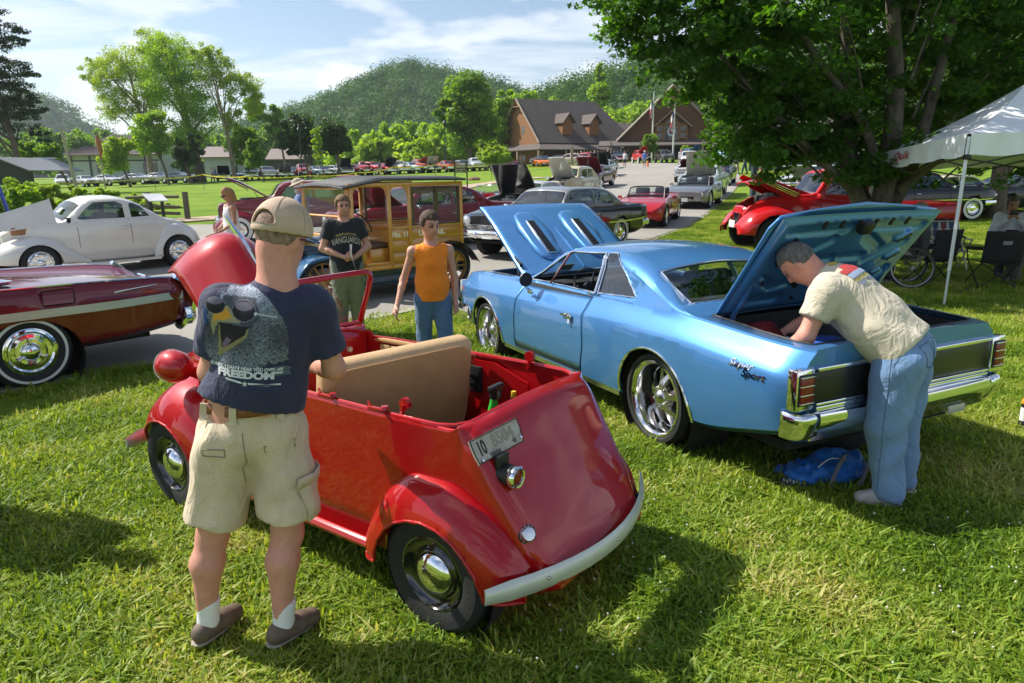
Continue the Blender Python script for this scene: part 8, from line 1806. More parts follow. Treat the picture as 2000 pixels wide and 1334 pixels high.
 def onback(x,y,d=(1,0,0),off=.003,o=None):h_=bt.ray_cast(Vector((-.6,x,y)) if o is None else Vector(o),Vector(d));return (h_[0]+h_[1]*off) if h_[0] else None
 for y in (.045,-.115,.16):
  P=[onback(y,z,off=.012) for z in (.98,1.0)]+[Vector((onback(y,1.0,off=.014).x-.004,y,1.05))];q=bmesh.new();sweep(q,P,[(.003,-.013),(.003,.013),(-.003,.013),(-.003,-.013)]);obj('belt_loop',q,KH,t)
 for pts,nm in (([(-.05,.885),(-.16,.895),(-.16,.865),(-.05,.86)],'welt_pocket'),([(.09,.89),(.17,.89),(.17,.865),(.09,.86)],'welt_pocket')):
  P=[onback(y,z,off=.002) for y,z in pts];P=[p for p in P if p];q=bmesh.new();tube(q,P+P[:1],.0022,5);obj(nm,q,mat('khaki_seam',(.24,.21,.14),.9),t)
 P=[p for p in (onback(.02+.02*(z<.8),z,off=.001) for z in lin(.95,.72,10)) if p];q=bmesh.new();tube(q,P,.0018,4);obj('centre_seam',q,mat('khaki_seam',(0,0,0)),t)
 def onside(x,z,off=.004):h_=bt.ray_cast(Vector((x,-.6,z)),Vector((0,1,0)));return h_[0]+h_[1]*off if h_[0] else None
 G=[[onside(x,z,.010) for x in lin(-.115,.03,5)] for z in lin(.73,.56,5)]
 if all(p for r__ in G for p in r__):
  q=bmesh.new();vs_=[[q.verts.new(p) for p in r__] for r__ in G];[q.faces.new((vs_[i][j],vs_[i][j+1],vs_[i+1][j+1],vs_[i+1][j])) for i in range(4) for j in range(4)];o=obj('cargo_pocket',q,KH,t,60);solid(o,.012,0)
  G=[[onside(x,z,.018) for x in lin(-.122,.037,4)] for z in (.742,.70)];q=bmesh.new();vs_=[[q.verts.new(p) for p in r__] for r__ in G];[q.faces.new((vs_[0][j],vs_[0][j+1],vs_[1][j+1],vs_[1][j])) for j in range(3)];solid(obj('pocket_flap',q,KH,t),.005,0)
navy_man()
# ---------------------------------------------------------------- man bending into the boot
def bending_man():
 # x forward (towards the boot), y left; feet at the origin
 p0=Vector((2.20,3.80,.01));yaw=R(141);J=dict(pel=(.02,0,.91),chest=(.34,.03,1.18),nk=(.46,.06,1.285),head=(.585,.08,1.345),hy=R(8),hp=R(58),sh=((.39,.23,1.20),(.41,-.14,1.20)),el=((.45,.31,.97),(.58,-.18,.96)),wr=((.60,.27,.79),(.80,-.10,.80)),hip=((.0,.11,.86),(.0,-.11,.86)),kn=((.03,.135,.47),(-.0,-.12,.47)),an=((-.02,.13,.09),(-.05,-.12,.09)),toe=(R(25),R(5)),g=1.2,hem=-.02,ff=14,hand=((.8,-.1,-.5),(.8,0,-.5)))
 t,body,sho,trou=human('grey haired man in cream shirt and jeans bending into the open boot',p0,yaw,J,h=.0125,skin=SKIN3,shirt=((.60,.53,.40),'tee'),legs=((.16,.27,.46),'long'),shoes=(.36,.35,.33),hair=((.13,.12,.115),'buzz'),fold=.012)
 bv=bvh_of(sho);Mw=t.matrix_world
 # print across the upper back: a row of cars in profile
 M_=AX((0,-1,0),(.80,0,.6),(-.6,0,.8),(.20,.08,1.5))
 def shp(nm,pts,m,dx,dy,s=1):decal(nm,[(dx+x*s,dy+y*s,0) for x,y in pts],[tuple(range(len(pts)))],m,sho,M_,bv,eps=.004)
 def dense(w,h_,fn,dx,dy,m,nm):
  V,F=grid2(w,h_,16,8);F=[f for f in F if fn(sum(V[i][0] for i in f)/4/w*2,sum(V[i][1] for i in f)/4/h_*2)];decal(nm,[(x+dx,y+dy,0) for x,y,_ in V],F,m,sho,M_,bv,eps=.0045)
 ar=lambda u,v:v<.2+.8*(abs(u)<.55) and v>-1+.2*abs(u)
 dense(.17,.075,ar,.0,.0,mat('print_red',(.45,.05,.05),.8),'back_print');dense(.18,.035,lambda u,v:True,.005,-.052,mat('print_blue',(.30,.38,.52),.8),'back_print');dense(.07,.05,ar,.01,.085,mat('print_yellow',(.55,.40,.06),.8),'back_print');dense(.10,.035,ar,.02,.14,mat('print_blue',(0,0,0)),'back_print')
 dense(.15,.018,lambda u,v:abs(v+.4*math.sin(u*9))<.7,-.01,-.088,mat('print_olive',(.30,.27,.05),.8),'back_print');dense(.06,.022,lambda u,v:u*u+v*v<1,-.05,-.118,mat('print_steel2',(.25,.30,.38),.8),'back_print');dense(.05,.022,lambda u,v:True,.035,-.118,mat('print_steel2',(0,0,0)),'back_print')
 bt=bvh_of(trou);SE=mat('denim_seam',(.08,.13,.22),.9)
 for s_ in (1,-1):
  pk=[(.045,.97),(.155,.955),(.15,.86),(.10,.835),(.05,.86),(.045,.97)];P=[]
  for a,b_ in zip(pk,pk[1:]):
   for f in lin(0,.9,4):
    h_=bt.ray_cast(Vector((-.6,s_*(a[0]+(b_[0]-a[0])*f),a[1]+(b_[1]-a[1])*f)),Vector((1,0,0)))
    if h_[0]:P.append(h_[0]+h_[1]*.002)
  if len(P)>3:q=bmesh.new();tube(q,P,.0022,4);obj('back_pocket',q,SE,t)
 P=[]
 for z in lin(.98,.12,22):
  h_=bt.ray_cast(Vector((.02,.7,z)),Vector((0,-1,0)))
  if h_[0]:P.append(h_[0]+h_[1]*.001)
 q=bmesh.new();tube(q,P,.002,4);obj('side_seam',q,SE,t)
 texto('shoe_lettering','HOKA',.032,mat('shoe_ink',(.02,.02,.03),.6),t,Matrix.Rotation(R(15),4,'Z') @ AX((-1,0,0),(0,0,1),(0,1,0),(.02,.158,.055)),.001,.001,.15,1.1)
bending_man()
# ---------------------------------------------------------------- the two boys
J=dict(sh=((0,.175,1.38),(0,-.175,1.38)),el=((-.02,.23,1.09),(-.05,-.27,1.10)),wr=((.06,.22,.86),(.10,-.36,.87)),hy=R(20),hp=R(12),kn=((.10,.10,.49),(-.02,-.09,.48)),an=((.10,.10,.09),(-.16,-.09,.10)),g=.86,hem=-.03,chest=(.01,0,1.25),curl=(.5,.4))
t,b_,s_,l_=human('boy in sleeveless orange shirt and blue jeans walking past the mail van',(-.70,6.13,0),R(-75),J,h=.0115,skin=SKIN,shirt=((1.0,.25,.006),'none'),legs=((.08,.16,.27),'long'),shoes=(.1,.1,.1),hair=((.075,.045,.03),'curly'),s=.90,fold=.008)
J=dict(el=((-.0,.28,1.12),(-.0,-.28,1.12)),wr=((.21,.06,1.00),(.22,-.05,1.02)),hand=((.2,-1,0),(.2,1,.1)),curl=(.9,.9),palm=((-1,0,0),(-1,0,0)),hp=R(2),g=1.08,hem=-.10)
t,b_,s_,l_=human('boy in black printed shirt holding a torn wrapper in front of the mail van',(-1.95,8.3,0),R(-68),J,h=.0125,skin=SKIN,shirt=((.014,.015,.018),'tee'),legs=((.17,.17,.13),'long'),shoes=(.1,.1,.1),hair=((.17,.10,.05),'curly'),s=.945,fold=.006)
bv=bvh_of(s_);M_=AX((0,1,0),(0,0,1),(1,0,0),(.5,0,1.24))
def arch(v):return np.array([v[0],v[1]-1.6*v[0] ** 2,0])
for tx,yy,sz,w,tl,m in (('SENIOR',.055,.05,1.5,.8,mat('print_gold',(.42,.32,.10),.8)),('VANGUARDS',-.015,.085,.68,1.25,mat('print_sand',(.55,.50,.38),.8))):
 V,F=text_geo(tx,sz,0,.001);V=V*[w,tl,1]+[0,yy,0];V=np.array([arch(v) for v in V]);decal('chest_lettering',V,F,m,s_,M_,bv,eps=.004)
b=bmesh.new();sweep(b,[(.27,.02,1.12),(.27,.01,1.00),(.25,.04,.90),(.24,.07,.80)],[(.05,-.004),(.03,.006),(-.04,.004)],scale=[1.2,1,.7,.15]);w_=obj('wrapper',b,mat('shiny_wrapper',(.5,.5,.5),.2,.6,noise=.3,scale=20));
c_,n_=math.cos(R(-68)),math.sin(R(-68));w_.location=(-1.95,8.3,0);w_.rotation_euler=(0,0,R(-68));tag(w_,'torn shiny wrapper held by the boy in the black shirt','wrapper')
# ---------------------------------------------------------------- woman and man behind
t,*_=human('woman with bobbed light brown hair and sunglasses in a white vest behind the red bonnet',(-4.95,12.6,0),R(-140),dict(el=((.02,.22,1.13),(.02,-.22,1.13)),wr=((.2,.12,1.0),(.2,-.12,1.0)),hp=R(28),g=.92),h=.016,skin=SKIN2,shirt=((.68,.68,.68),'tank'),legs=((.3,.3,.32),'long'),hair=((.30,.17,.07),'long'),s=.97)
b=bmesh.new();H=Matrix.Translation((.02,0,1.62)) @ Matrix.Rotation(R(28),4,'Y');box(b,H @ Vector((.10,.035,.012)),(.012,.05,.035),Matrix.Rotation(R(28),4,'Y'));box(b,H @ Vector((.10,-.035,.012)),(.012,.05,.035),Matrix.Rotation(R(28),4,'Y'));tube(b,[H @ Vector((.09,.065,.015)),H @ Vector((0,.083,.015))],.005,4);obj('sunglasses',b,BLACK,t)
t,*_=human('white bearded man in straw hat and blue shirt standing behind the mail van post',(-4.1,14.0,0),R(-160),dict(hp=R(22),g=1.08),h=.016,skin=SKIN3,shirt=((.10,.16,.36),'tee'),legs=((.012,.016,.04),'long'),hair=((.5,.48,.44),'buzz'),cap=((.45,.38,.26),'hat'),s=1.04)
sdf_obj('beard',(-.1,-.2,1.4),(.3,.2,1.8),.014,lambda P:sd_ell((P-np.array((.02,0,1.62),np.float32)) @ rotm(0,R(22)).astype(np.float32),(.055,0,-.07),(.06,.06,.055)),mat('white_beard',(.6,.58,.54),.9,bump=.5,bscale=90),t)
# ================================================================ canopy tent
def tent():
 A,B,Cn,D=Vector((6.06,9.6,2.32)),Vector((6.35,12.6,2.12)),Vector((9.1,9.5,2.36)),Vector((9.4,12.6,2.2));t=thing('canopy_tent','white pop up canopy tent with red script at the right edge','tent',(6.06,9.6,0));o=Vector((6.06,9.6,0));A,B,Cn,D=(v-o for v in (A,B,Cn,D));pk=(A+B+Cn+D)/4+Vector((0,0,.84))
 CL=mat('tent_cloth',(.80,.82,.84),.8,noise=.05,scale=4,bump=.5,bscale=12);PO=mat('white_pole',(.62,.64,.66),.35,.3)
 def pane(nm,a,b,c,n=14,sag=.05,wav=.0):
  V,F=[],[]
  for i in range(n+1):
   for j in range(n+1-i):u,v=i/n,j/n;w=1-u-v;p=a*w+b*v+c*u;V.append(p-Vector((0,0,sag*4*w*v+.12*math.sin(math.pi*u)*.7)))
  idx=lambda i,j:sum(n+1-k for k in range(i))+j
  for i in range(n):
   for j in range(n-i):
    F.append((idx(i,j),idx(i,j+1),idx(i+1,j)))
    if j<n-i-1:F.append((idx(i,j+1),idx(i+1,j+1),idx(i+1,j)))
  return objpy(nm,V,F,CL,t,180)
 for a,b in ((A,Cn),(B,A),(D,B),(Cn,D)):pane('roof_panel',a,b,pk)
 def val(a,b):
  V,F=[],[];n=40;q=(b-a).cross(Vector((0,0,1))).normalized();sg=-1 if q.dot(pk-a)>0 else 1
  for i in range(n+1):
   f=i/n;p=a.lerp(b,f);d=.012*math.sin(f*40)+.008*math.sin(f*93+1)
   for k,z in enumerate((0,-.1,-.2,-.27-.03*math.sin(f*12) ** 2)):V.append(p+q*((d*k/2+.035)*sg)+Vector((0,0,z)))
  for i in range(n):
   for k in range(3):a_=i*4+k;F.append((a_,a_+1,a_+5,a_+4))
  return objpy('valance',V,F,CL,t,180)
 for a,b in ((A,Cn),(B,A),(D,B),(Cn,D)):val(a,b)
 for p,f in ((A,Vector((-.05,-.02,0))),(B,Vector((.27,3.0,0))),(Cn,Vector((3.2,-.1,0))),(D,Vector((3.4,3.0,0)))):
  m=f.lerp(p,.22);l=tubeo('leg',[f,f.lerp(p,.3)],.019,PO,t,4);tubeo('upper_leg',[m,p-Vector((0,0,.04))],.027,PO,l,4);boxo('foot',(f.x,f.y,.01),(.09,.09,.02),PO,l);boxo('corner_bracket',tuple(p-Vector((0,0,.30))),(.08,.08,.07),BLACK,t,.01)
 for a,b in ((A,B),(A,Cn),(B,D),(Cn,D)):
  for k in (0,.5):tubeo('scissor_bar',[a.lerp(b,k)-Vector((0,0,.12)),a.lerp(b,k+.5)-Vector((0,0,.42))],.012,GREYM,t,4);tubeo('scissor_bar',[a.lerp(b,k)-Vector((0,0,.42)),a.lerp(b,k+.5)-Vector((0,0,.12))],.012,GREYM,t,4)
 d=(A-B).normalized();n_=d.cross(Vector((0,0,1))).normalized();n_=n_ if n_.x<0 else-n_;texto('tent_lettering','Quik',.17,mat('red_script',(.5,.04,.06),.7),t,AX(d,(0,0,1),n_,B+d*1.15+n_*.06-Vector((0,0,.13))),.001,.002,.3,1.5)
tent()
# ================================================================ chairs
def camp_chair(label,loc,rz,badge=0):
 t=thing('camp_chair',label,'chair',loc,rz,'camp chairs under the maple');FB=mat('black_canvas',(.013,.013,.015),.85)
 for x in (-.25,.25):
  for y in (-.27,.27):tubeo('leg',[(x,y,.02),(-x,y,.42)],.010,BLACK,t,6)
 for y in (-.27,.27):tubeo('leg',[(-.25,y,.02),(-.25,-y,.42)],.010,BLACK,t,6);tubeo('back_post',[(-.25,y,.38),(-.33,y*1.05,.92)],.011,BLACK,t,6);tubeo('arm_rest',crom([(-.3,y*1.08,.64),(0,y*1.2,.62),(.26,y*1.1,.60)],4),.028,FB,t,6);tubeo('arm_post',[(.25,y,.42),(.24,y*1.1,.60)],.010,BLACK,t,6)
 V,F=[],[]
 for i in range(9):
  for j in range(9):u,v=i/8,-1+j/4;V.append((.25-.5*u,v*.28,.43-.05*(1-v*v)))
 for i in range(9):
  for j in range(9):u,v=i/8,-1+j/4;V.append((-.25-.09*u-.05*(1-v*v),v*.29,.42+.5*u))
 for o in (0,81):
  for i in range(8):
   for j in range(8):a=o+i*9+j;F.append((a,a+1,a+10,a+9))
 solid(objpy('canvas',V,F,FB,t,180),.008,0)
 if badge:boxo('badge',(-.385,0,.74),(.006,.13,.06),mat('grey_print',(.25,.25,.26),.7),t,0,Matrix.Rotation(R(-10),4,'Y'))
 return t
def web_chair(label,loc,rz):
 t=thing('lawn_chair',label,'chair',loc,rz,'webbed lawn chairs');al=mat('white_tube',(.62,.62,.6),.3,.4)
 tubeo('frame',[(.24,-.26,.40),(-.22,-.26,.38),(-.36,-.26,.86),(-.36,-.2,.90),(-.36,.2,.90),(-.36,.26,.86),(-.22,.26,.38),(.24,.26,.40),(.24,-.26,.40)],.013,al,t,8)
 for y in (-.27,.27):tubeo('leg',[(.24,y,.60),(-.22,y,.02)],.012,al,t,6);tubeo('leg',[(-.2,y,.60),(.22,y,.02)],.012,al,t,6);boxo('arm_rest',(.02,y,.61),(.46,.045,.02),al,t,.005)
 cs=[mat('strap_white',(.6,.6,.58),.7),mat('strap_blue',(.06,.10,.25),.7),mat('strap_red',(.35,.05,.06),.7)]
 for k in range(7):y=-.21+.07*k;boxo('strap',(-.29,y,.63),(.008,.045,.52),cs[(0,1,0,2,0,1,0)[k]],t,0,Matrix.Rotation(R(-16),4,'Y'))
 for k in range(7):z=.43+.065*k;boxo('strap',(-.235-.285*(z-.4),0,z),(.014,.5,.04),cs[(2,0,1,0,2,0,1)[k]],t,0,Matrix.Rotation(R(-16),4,'Y'))
 for k in range(6):boxo('strap',(-.17+.075*k,0,.40),(.05,.5,.006),cs[k % 3],t)
 return t
def wheelchair():
 t=thing('wheelchair','black wheelchair with large spoked wheel on the shaded grass','wheelchair',(6.52,11.45,0),R(160))
 for sg in (1,-1):
  w=bpy.data.objects.new('wheel',None);link(w,t);w.location=(0,sg*.30,.33);w.rotation_euler=(R(4)*sg,0,0)
  b=bmesh.new();lathe(b,[(.305,-.018),(.325,-.012),(.333,0),(.325,.012),(.305,.018),(.305,-.018)],44,WY);obj('tyre',b,RUBBER,w);b=bmesh.new();lathe(b,[(.285,-.008),(.304,-.014),(.304,.014),(.285,.008),(.285,-.008)],44,WY);lathe(b,[(0,-.04),(.025,-.04),(.025,.04),(0,.04)],12,WY);obj('rim',b,GREYM,w)
  b=bmesh.new()
  for k in range(20):a=R(18*k);tube(b,[(.02*math.cos(a+.6),.03*(-1) ** k,.02*math.sin(a+.6)),(.288*math.cos(a),0,.288*math.sin(a))],.0022,4)
  obj('spokes',b,GREYM,w)
  tubeo('frame',crom([(-.10,sg*.24,.95),(-.08,sg*.24,.50),(.35,sg*.24,.48),(.48,sg*.24,.15)],3),.013,BLACK,t,6);tubeo('arm_rest',[(-.06,sg*.24,.70),(.28,sg*.24,.70)],.02,BLACK,t,6);b=bmesh.new();lathe(b,[(.06,-.015),(.075,0),(.06,.015)],16,Matrix.Translation((.42,sg*.25,.075)) @ WY);obj('castor',b,RUBBER,t)
 boxo('seat',(.14,0,.49),(.42,.46,.04),DARKIN,t,.01);boxo('backrest',(-.09,0,.74),(.03,.46,.42),DARKIN,t,.01)
wheelchair()
SIT=dict(pel=(0,0,.56),chest=(-.03,0,.88),nk=(-.02,0,1.07),head=(.02,0,1.24),sh=((-.02,.175,1.01),(-.02,-.175,1.01)),el=((.05,.23,.76),(.05,-.23,.76)),wr=((.27,.2,.72),(.27,-.2,.72)),hip=((.03,.09,.55),(.03,-.09,.55)),kn=((.43,.12,.56),(.43,-.12,.56)),an=((.45,.12,.10),(.45,-.12,.10)),hem=-.02)
camp_chair('black camp chair with a small grey badge, its back towards us under the tent',(7.75,11.25,0),R(80),1);camp_chair('black camp chair half hidden beside the wheelchair',(6.95,11.65,0),R(110));web_chair('striped webbed lawn chair left of the tent pole',(7.3,12.9,0),R(-95));web_chair('striped webbed lawn chair just right of the tent pole',(8.1,13.0,0),R(-100));camp_chair('dark folding chair behind the woman with the camera',(8.2,13.4,0),R(-100))
camp_chair('black camp chair cut off by the right edge of the picture',(8.9,11.7,0),R(150))
human('grey haired person seen from behind sitting in the wheelchair',(6.62,11.45,-.03),R(125),SIT,h=.02,shirt=((.05,.05,.055),'long'),legs=((.25,.24,.2),'shorts'),hair=((.26,.22,.16),'buzz'),cap=((.18,.16,.12),'cap'),skin=SKIN2)
t,*_=human('woman in white shirt sitting and looking down at a camera',(8.75,12.4,.02),R(-118),{**SIT,'el':((.10,.24,.80),(.10,-.24,.80)),'wr':((.24,.07,1.00),(.24,-.07,1.00)),'hand':((.3,-.6,.7),(.3,.6,.7)),'hp':R(22)},h=.016,shirt=((.62,.64,.70),'long'),legs=((.02,.02,.03),'long'),hair=((.09,.07,.055),'long'),skin=SKIN2)
boxo('camera',(.28,0,1.10),(.05,.13,.08),BLACK,t,.01);boxo('shoulder_bag',(.22,.02,.72),(.12,.2,.17),BLACK,t,.03)
human('seated person cut off by the right edge with an arm on a black chair',(8.95,11.7,0),R(165),SIT,h=.02,shirt=((.06,.06,.065),'tee'),legs=((.10,.095,.07),'long'),hair=((.1,.08,.05),'short'),skin=SKIN2)
human('person with white cup mostly hidden behind the raised boot lid',(6.05,12.1,0),R(-60),SIT,h=.022,shirt=((.30,.10,.08),'tee'),legs=((.03,.03,.05),'long'),hair=((.1,.07,.05),'short'),skin=SKIN2)
b=bmesh.new();lathe(b,[(0,0),(.035,0),(.045,.13),(.048,.13),(.048,.14),(0,.14)],14);o=obj('cup',b,WHITEP);o.location=(6.27,11.7,.74);tag(o,'white foam cup held up beside the wheelchair','cup')
t=thing('lantern_flask','dark cylinder with an orange cap standing on the grass at the right edge','flask',tuple(gp(1997,838)),0);b=bmesh.new();lathe(b,[(0,0),(.035,0),(.035,.05),(.03,.06),(.03,.20),(0,.20)],16);obj('body',b,BLACK,t);b=bmesh.new();lathe(b,[(.0305,.07),(.0305,.17)],16);obj('label',b,WHITEP,t);b=bmesh.new();lathe(b,[(0,.235),(.025,.235),(.032,.22),(.032,.20),(0,.20)],16);obj('cap',b,mat('orange_plastic',(.75,.28,.02),.4),t)
human('unseen person added beyond the left edge to cast a shadow on the grass',(-3.45,3.75,0),R(-20),dict(g=1.1),h=.03,shirt=((.3,.3,.3),'tee'),legs=((.1,.1,.12),'long'),cap=((.3,.3,.3),'cap'))  # figure added out of view so that its shadow falls on the grass
# ================================================================ cars under the trees at the right
LM,LF=mod(MUSCLE,n=20),mod(FIFTY,n=20)
put(1870,0,LM,(.50,.49,.36),'pale cream coupe with a red side marker behind the tent pole',4,Y=26);put(1790,0,LF,(.012,.012,.013),'black sedan with silver stripe behind the lawn chairs',4,Y=24);put(2010,0,LM,(.012,.014,.016),'black car parked farthest right behind the cream coupe',8,Y=25.5)
put(1640,0,LM,(.015,.015,.017),'black coupe with grey striped bonnet raised behind the red pickup',-165,Y=25,hood=46,hoodcol=(.30,.31,.32));put(1600,0,LM,(.55,.56,.57),'white coupe glimpsed under the maple leaves',-150,Y=37);put(1680,0,LF,(.30,.05,.06),'red and white sedan glimpsed behind the maple trunk',-150,Y=33)
tree('dark_tree','second dark tree standing behind the tent at the right',1960,24,400,[(1900,120,150,120),(2050,60,150,150),(1830,200,90,90),(1990,250,120,70),(1860,290,90,45)],'dark',tr=.3,per=170,nb=34,leaf=.12,seed=60,clump=.3)
tree('dark_tree','third dark tree filling the gap right of the maple trunk',1770,30,380,[(1760,200,110,100),(1700,280,80,45),(1840,300,90,40)],'dark',tr=.3,per=150,nb=30,leaf=.14,seed=61,clump=.3)
# ================================================================ distant rows of cars
FM,F5,F4,FS,FU=(mod(s,n=14) for s in (MUSCLE,FIFTY,FORTY,SPORT,SUV))
G1,G2,G3,G4='show cars in the row along the yellow tape','show cars in the back row of the lawn','cars parked in front of the hall','cars in the left hand car park'
ROW=[(437,344,FM,(.015,.016,.018),'black coupe with raised bonnet, first at the left of the tape row',-70,G1,50,None),(468,343,FS,(.05,.10,.11),'small dark teal car second in the tape row',-75,G1,0,None),(490,342,F5,(.02,.025,.03),'black sedan left of the cream one in the tape row',-70,G1,0,None),(522,342,F5,(.55,.52,.42),'cream fifties sedan with chrome bumper at the left of the tape row',-60,G1,0,None),
 (556,342,FM,(.40,.02,.03),'red car with bonnet open right of the cream sedan',-70,G1,45,(.3,.3,.3)),(592,342,F4,(.36,.03,.05),'red forties car with white bumper in the tape row',-65,G1,0,None),(632,341,FM,(.02,.02,.022),'long black car behind the sapling in the tape row',-50,G1,0,None),(672,341,F5,(.03,.03,.035),'black car with tall open bonnet and chrome engine in the tape row',-65,G1,60,(.01,.01,.01)),
 (712,341,F4,(.38,.03,.03),'red off roader with white lamps in the tape row',-70,G1,0,None),(779,338,F5,(.60,.50,.42),'small cream compact standing alone on the grass by the tape',-55,G1,0,None),(823,337,F4,(.42,.06,.03),'orange red car with open bonnet by the tape',-60,G1,40,None),(876,334,FM,(.45,.03,.02),'red pickup fronted car nearest the notice board',-65,G1,0,None),
 (570,327,FM,(.05,.05,.06),'dark car at the left end of the back row',-90,G2,0,None),(614,326,FM,(.20,.27,.33),'grey blue car in the back row before the left dark tree',-30,G2,0,None),(656,326,FM,(.35,.38,.40),'silver car in the back row under the right dark tree',-30,G2,0,None),(694,325,FM,(.22,.02,.04),'long maroon car in the back row',-20,G2,0,None),(728,323,F5,(.42,.02,.03),'red sedan in the back row left of the umbrella',-35,G2,0,None),(758,319,FM,(.40,.02,.03),'red car with black lined bonnet up beside the umbrella',-60,G2,60,(.01,.01,.01)),
 (803,318,FM,(.25,.40,.50),'light blue car in the back row right of the umbrella',-45,G2,0,None),(838,317,FM,(.08,.08,.09),'dark car with a pale bonnet standing up in the back row',-60,G2,55,(.5,.52,.5)),(930,324,F5,(.50,.52,.54),'white sedan with a red roof rack near the round shrub',-75,G2,0,None),(905,318,FM,(.3,.31,.33),'grey car behind the red pickup fronted car',-60,G2,0,None),
 (998,325,FS,(.30,.02,.04),'maroon and white roadster on the grass below the blue canopy',-80,G3,0,None),(1056,325,FS,(.75,.16,.01),'bright orange roadster on the grass left of the wooden posts',-78,G3,0,None),(1062,316,FM,(.10,.11,.12),'dark sedan behind the orange roadster',-60,G3,0,None),(1096,318,FM,(.02,.02,.022),'black sedan parked beside the hall porch',-20,G3,0,None),(1125,324,F5,(.50,.40,.33),'cream and red wagon behind the wooden posts',-20,G3,0,None),(1150,322,F5,(.50,.06,.07),'red roofed sedan at the top of the left hand row',-40,G3,0,None),
 (1206,318,F5,(.025,.025,.03),'black sedan with white roof at the head of the car park',-85,G3,0,None),(1252,319,F4,(.45,.02,.02),'bright red thirties car with open bonnet before the crape myrtle',-85,G3,50,None),(1297,318,FU,(.05,.05,.04),'dark four wheel drive at the head of the car park',-85,G3,0,None),(1351,317,F4,(.03,.08,.20),'blue thirties car with raised striped bonnet by the right flagpole',-75,G3,50,None),(1425,316,F5,(.30,.45,.62),'light blue and white car under the right wing of the hall',-80,G3,0,None),
 (120,352,FU,(.55,.56,.57),'large white four wheel drive at the left of the car park',-60,G4,0,None),(165,353,FM,(.48,.49,.50),'silver sedan behind the leaning pole',-40,G4,0,None),(208,351,FM,(.50,.51,.52),'pale grey sedan below the clerestory building',-25,G4,0,None),(268,350,FM,(.22,.24,.27),'dark windowed silver car below the round pale tree',-15,G4,0,None),(312,349,FM,(.50,.51,.53),'white car between the two tree trunks',-20,G4,0,None),(350,348,FM,(.35,.37,.40),'silver grey car farthest right in the left car park',-15,G4,0,None)]
for px,row,S_,c_,lb,yw,gr,hd,hc_ in ROW:put(px,row,S_,c_,lb,yw,name='parked_car',group=gr,hood=hd,hoodcol=hc_)
# ================================================================ people far off
def arch_(J,sh,lg,hr,cap=None):
 t,*_=human('x',(0,0,-50),0,J,h=.045,shirt=((.5,.5,.5),sh),legs=((.2,.2,.2),lg),hair=hr,cap=cap,fing=False,face=False);return t
ARC=[arch_(None,'tee','shorts',((.1,.07,.05),'buzz')),arch_(dict(kn=((.12,.10,.49),(-.08,-.10,.49)),an=((.18,.10,.09),(-.2,-.10,.12)),el=((-.1,.24,1.14),(.06,-.24,1.12))),'tee','long',((.2,.14,.08),'short')),arch_(None,'tee','shorts',None,((.6,.58,.5),'hat')),arch_(dict(g=.88),'tank','shorts',((.25,.16,.08),'long'))]
def far_person(k,px,row,label,sc,lc,yaw=0,group=None,Y=None):
 p=at(px,Y) if Y else gp(px,row);p=at(px,102 if px>975 else 88) if p.y>(102 if px>975 else 88) and not Y else p;src=ARC[k];c=src.copy();COL.objects.link(c);c.location=p;c.rotation_euler=(0,0,R(yaw));c['label']=label
 if group:c['group']=group
 for ch in src.children:
  d=inst(ch,c);n=ch.name.split('.')[0]
  if n in ('shirt','trousers','shorts'):
   col=sc if n=='shirt' else lc;d.material_slots[0].link='OBJECT';d.material_slots[0].material=mat('cloth_%s_%s' % (n[:2],'_'.join('%02d' % int(x*99) for x in col)),col,.85)
W_,B_,N_,K_,T_,RD_=(.6,.6,.6),(.06,.18,.50),(.015,.02,.05),(.3,.27,.2),(.25,.22,.16),(.4,.04,.04)
for a in [(1,414,346,'person in white shirt at the far left of the tape row',W_,N_,20),(1,420,346,'person in blue shirt beside the black coupe with raised bonnet',B_,K_,200),(0,558,343,'person in dark shirt walking past the red car in the tape row',(.05,.06,.08),N_,90),(3,606,350,'person in pale top standing on the lawn near the sapling',(.5,.45,.4),RD_,60),(0,742,338,'person in black shirt and shorts standing by the tape',(.03,.03,.04),K_,40),(1,851,333,'person in dark blue standing left of the red pickup fronted car',N_,N_,180),
 (1,949,323,'person in pale blue shirt beside the white sedan and the shrub',(.3,.4,.5),T_,10),(1,956,323,'person in navy shirt beside the white sedan and the shrub',N_,N_,190),(0,1220,328,'man in white shirt and dark shorts crossing the car park',W_,(.06,.06,.07),60),(2,1258,328,'man in blue shirt and tan shorts walking towards the red thirties car',B_,T_,80),(0,1329,325,'man in white shirt at the right of the car park',W_,K_,-90),(2,1395,322,'man in straw hat and navy shirt near the hall wing',N_,K_,-60),
 (3,1017,322,'woman in pink top beneath the blue canopy',(.5,.3,.32),K_,30),(0,1023,322,'man in grey shirt beneath the blue canopy',(.3,.3,.3),K_,120),(0,790,316,'person in pale blue beside the umbrella',(.35,.4,.5),N_,0),(1,1439,340,'man in black shirt and tan shorts on the right lawn',(.02,.02,.03),(.4,.36,.28),10),(1,1454,340,'person in jeans on the right lawn',(.35,.33,.3),(.03,.06,.12),160),(3,1472,342,'woman in orange skirt on the right lawn',(.4,.1,.1),(.6,.2,.05),70),(0,1427,352,'person in lilac shirt seated height by the slim lamp post',(.3,.27,.42),(.4,.2,.1),45)]:far_person(*a)
far_person(1,1487,0,'person in white trousers leaning behind the dark lamp post',(.3,.3,.32),(.62,.62,.60),90,Y=27)
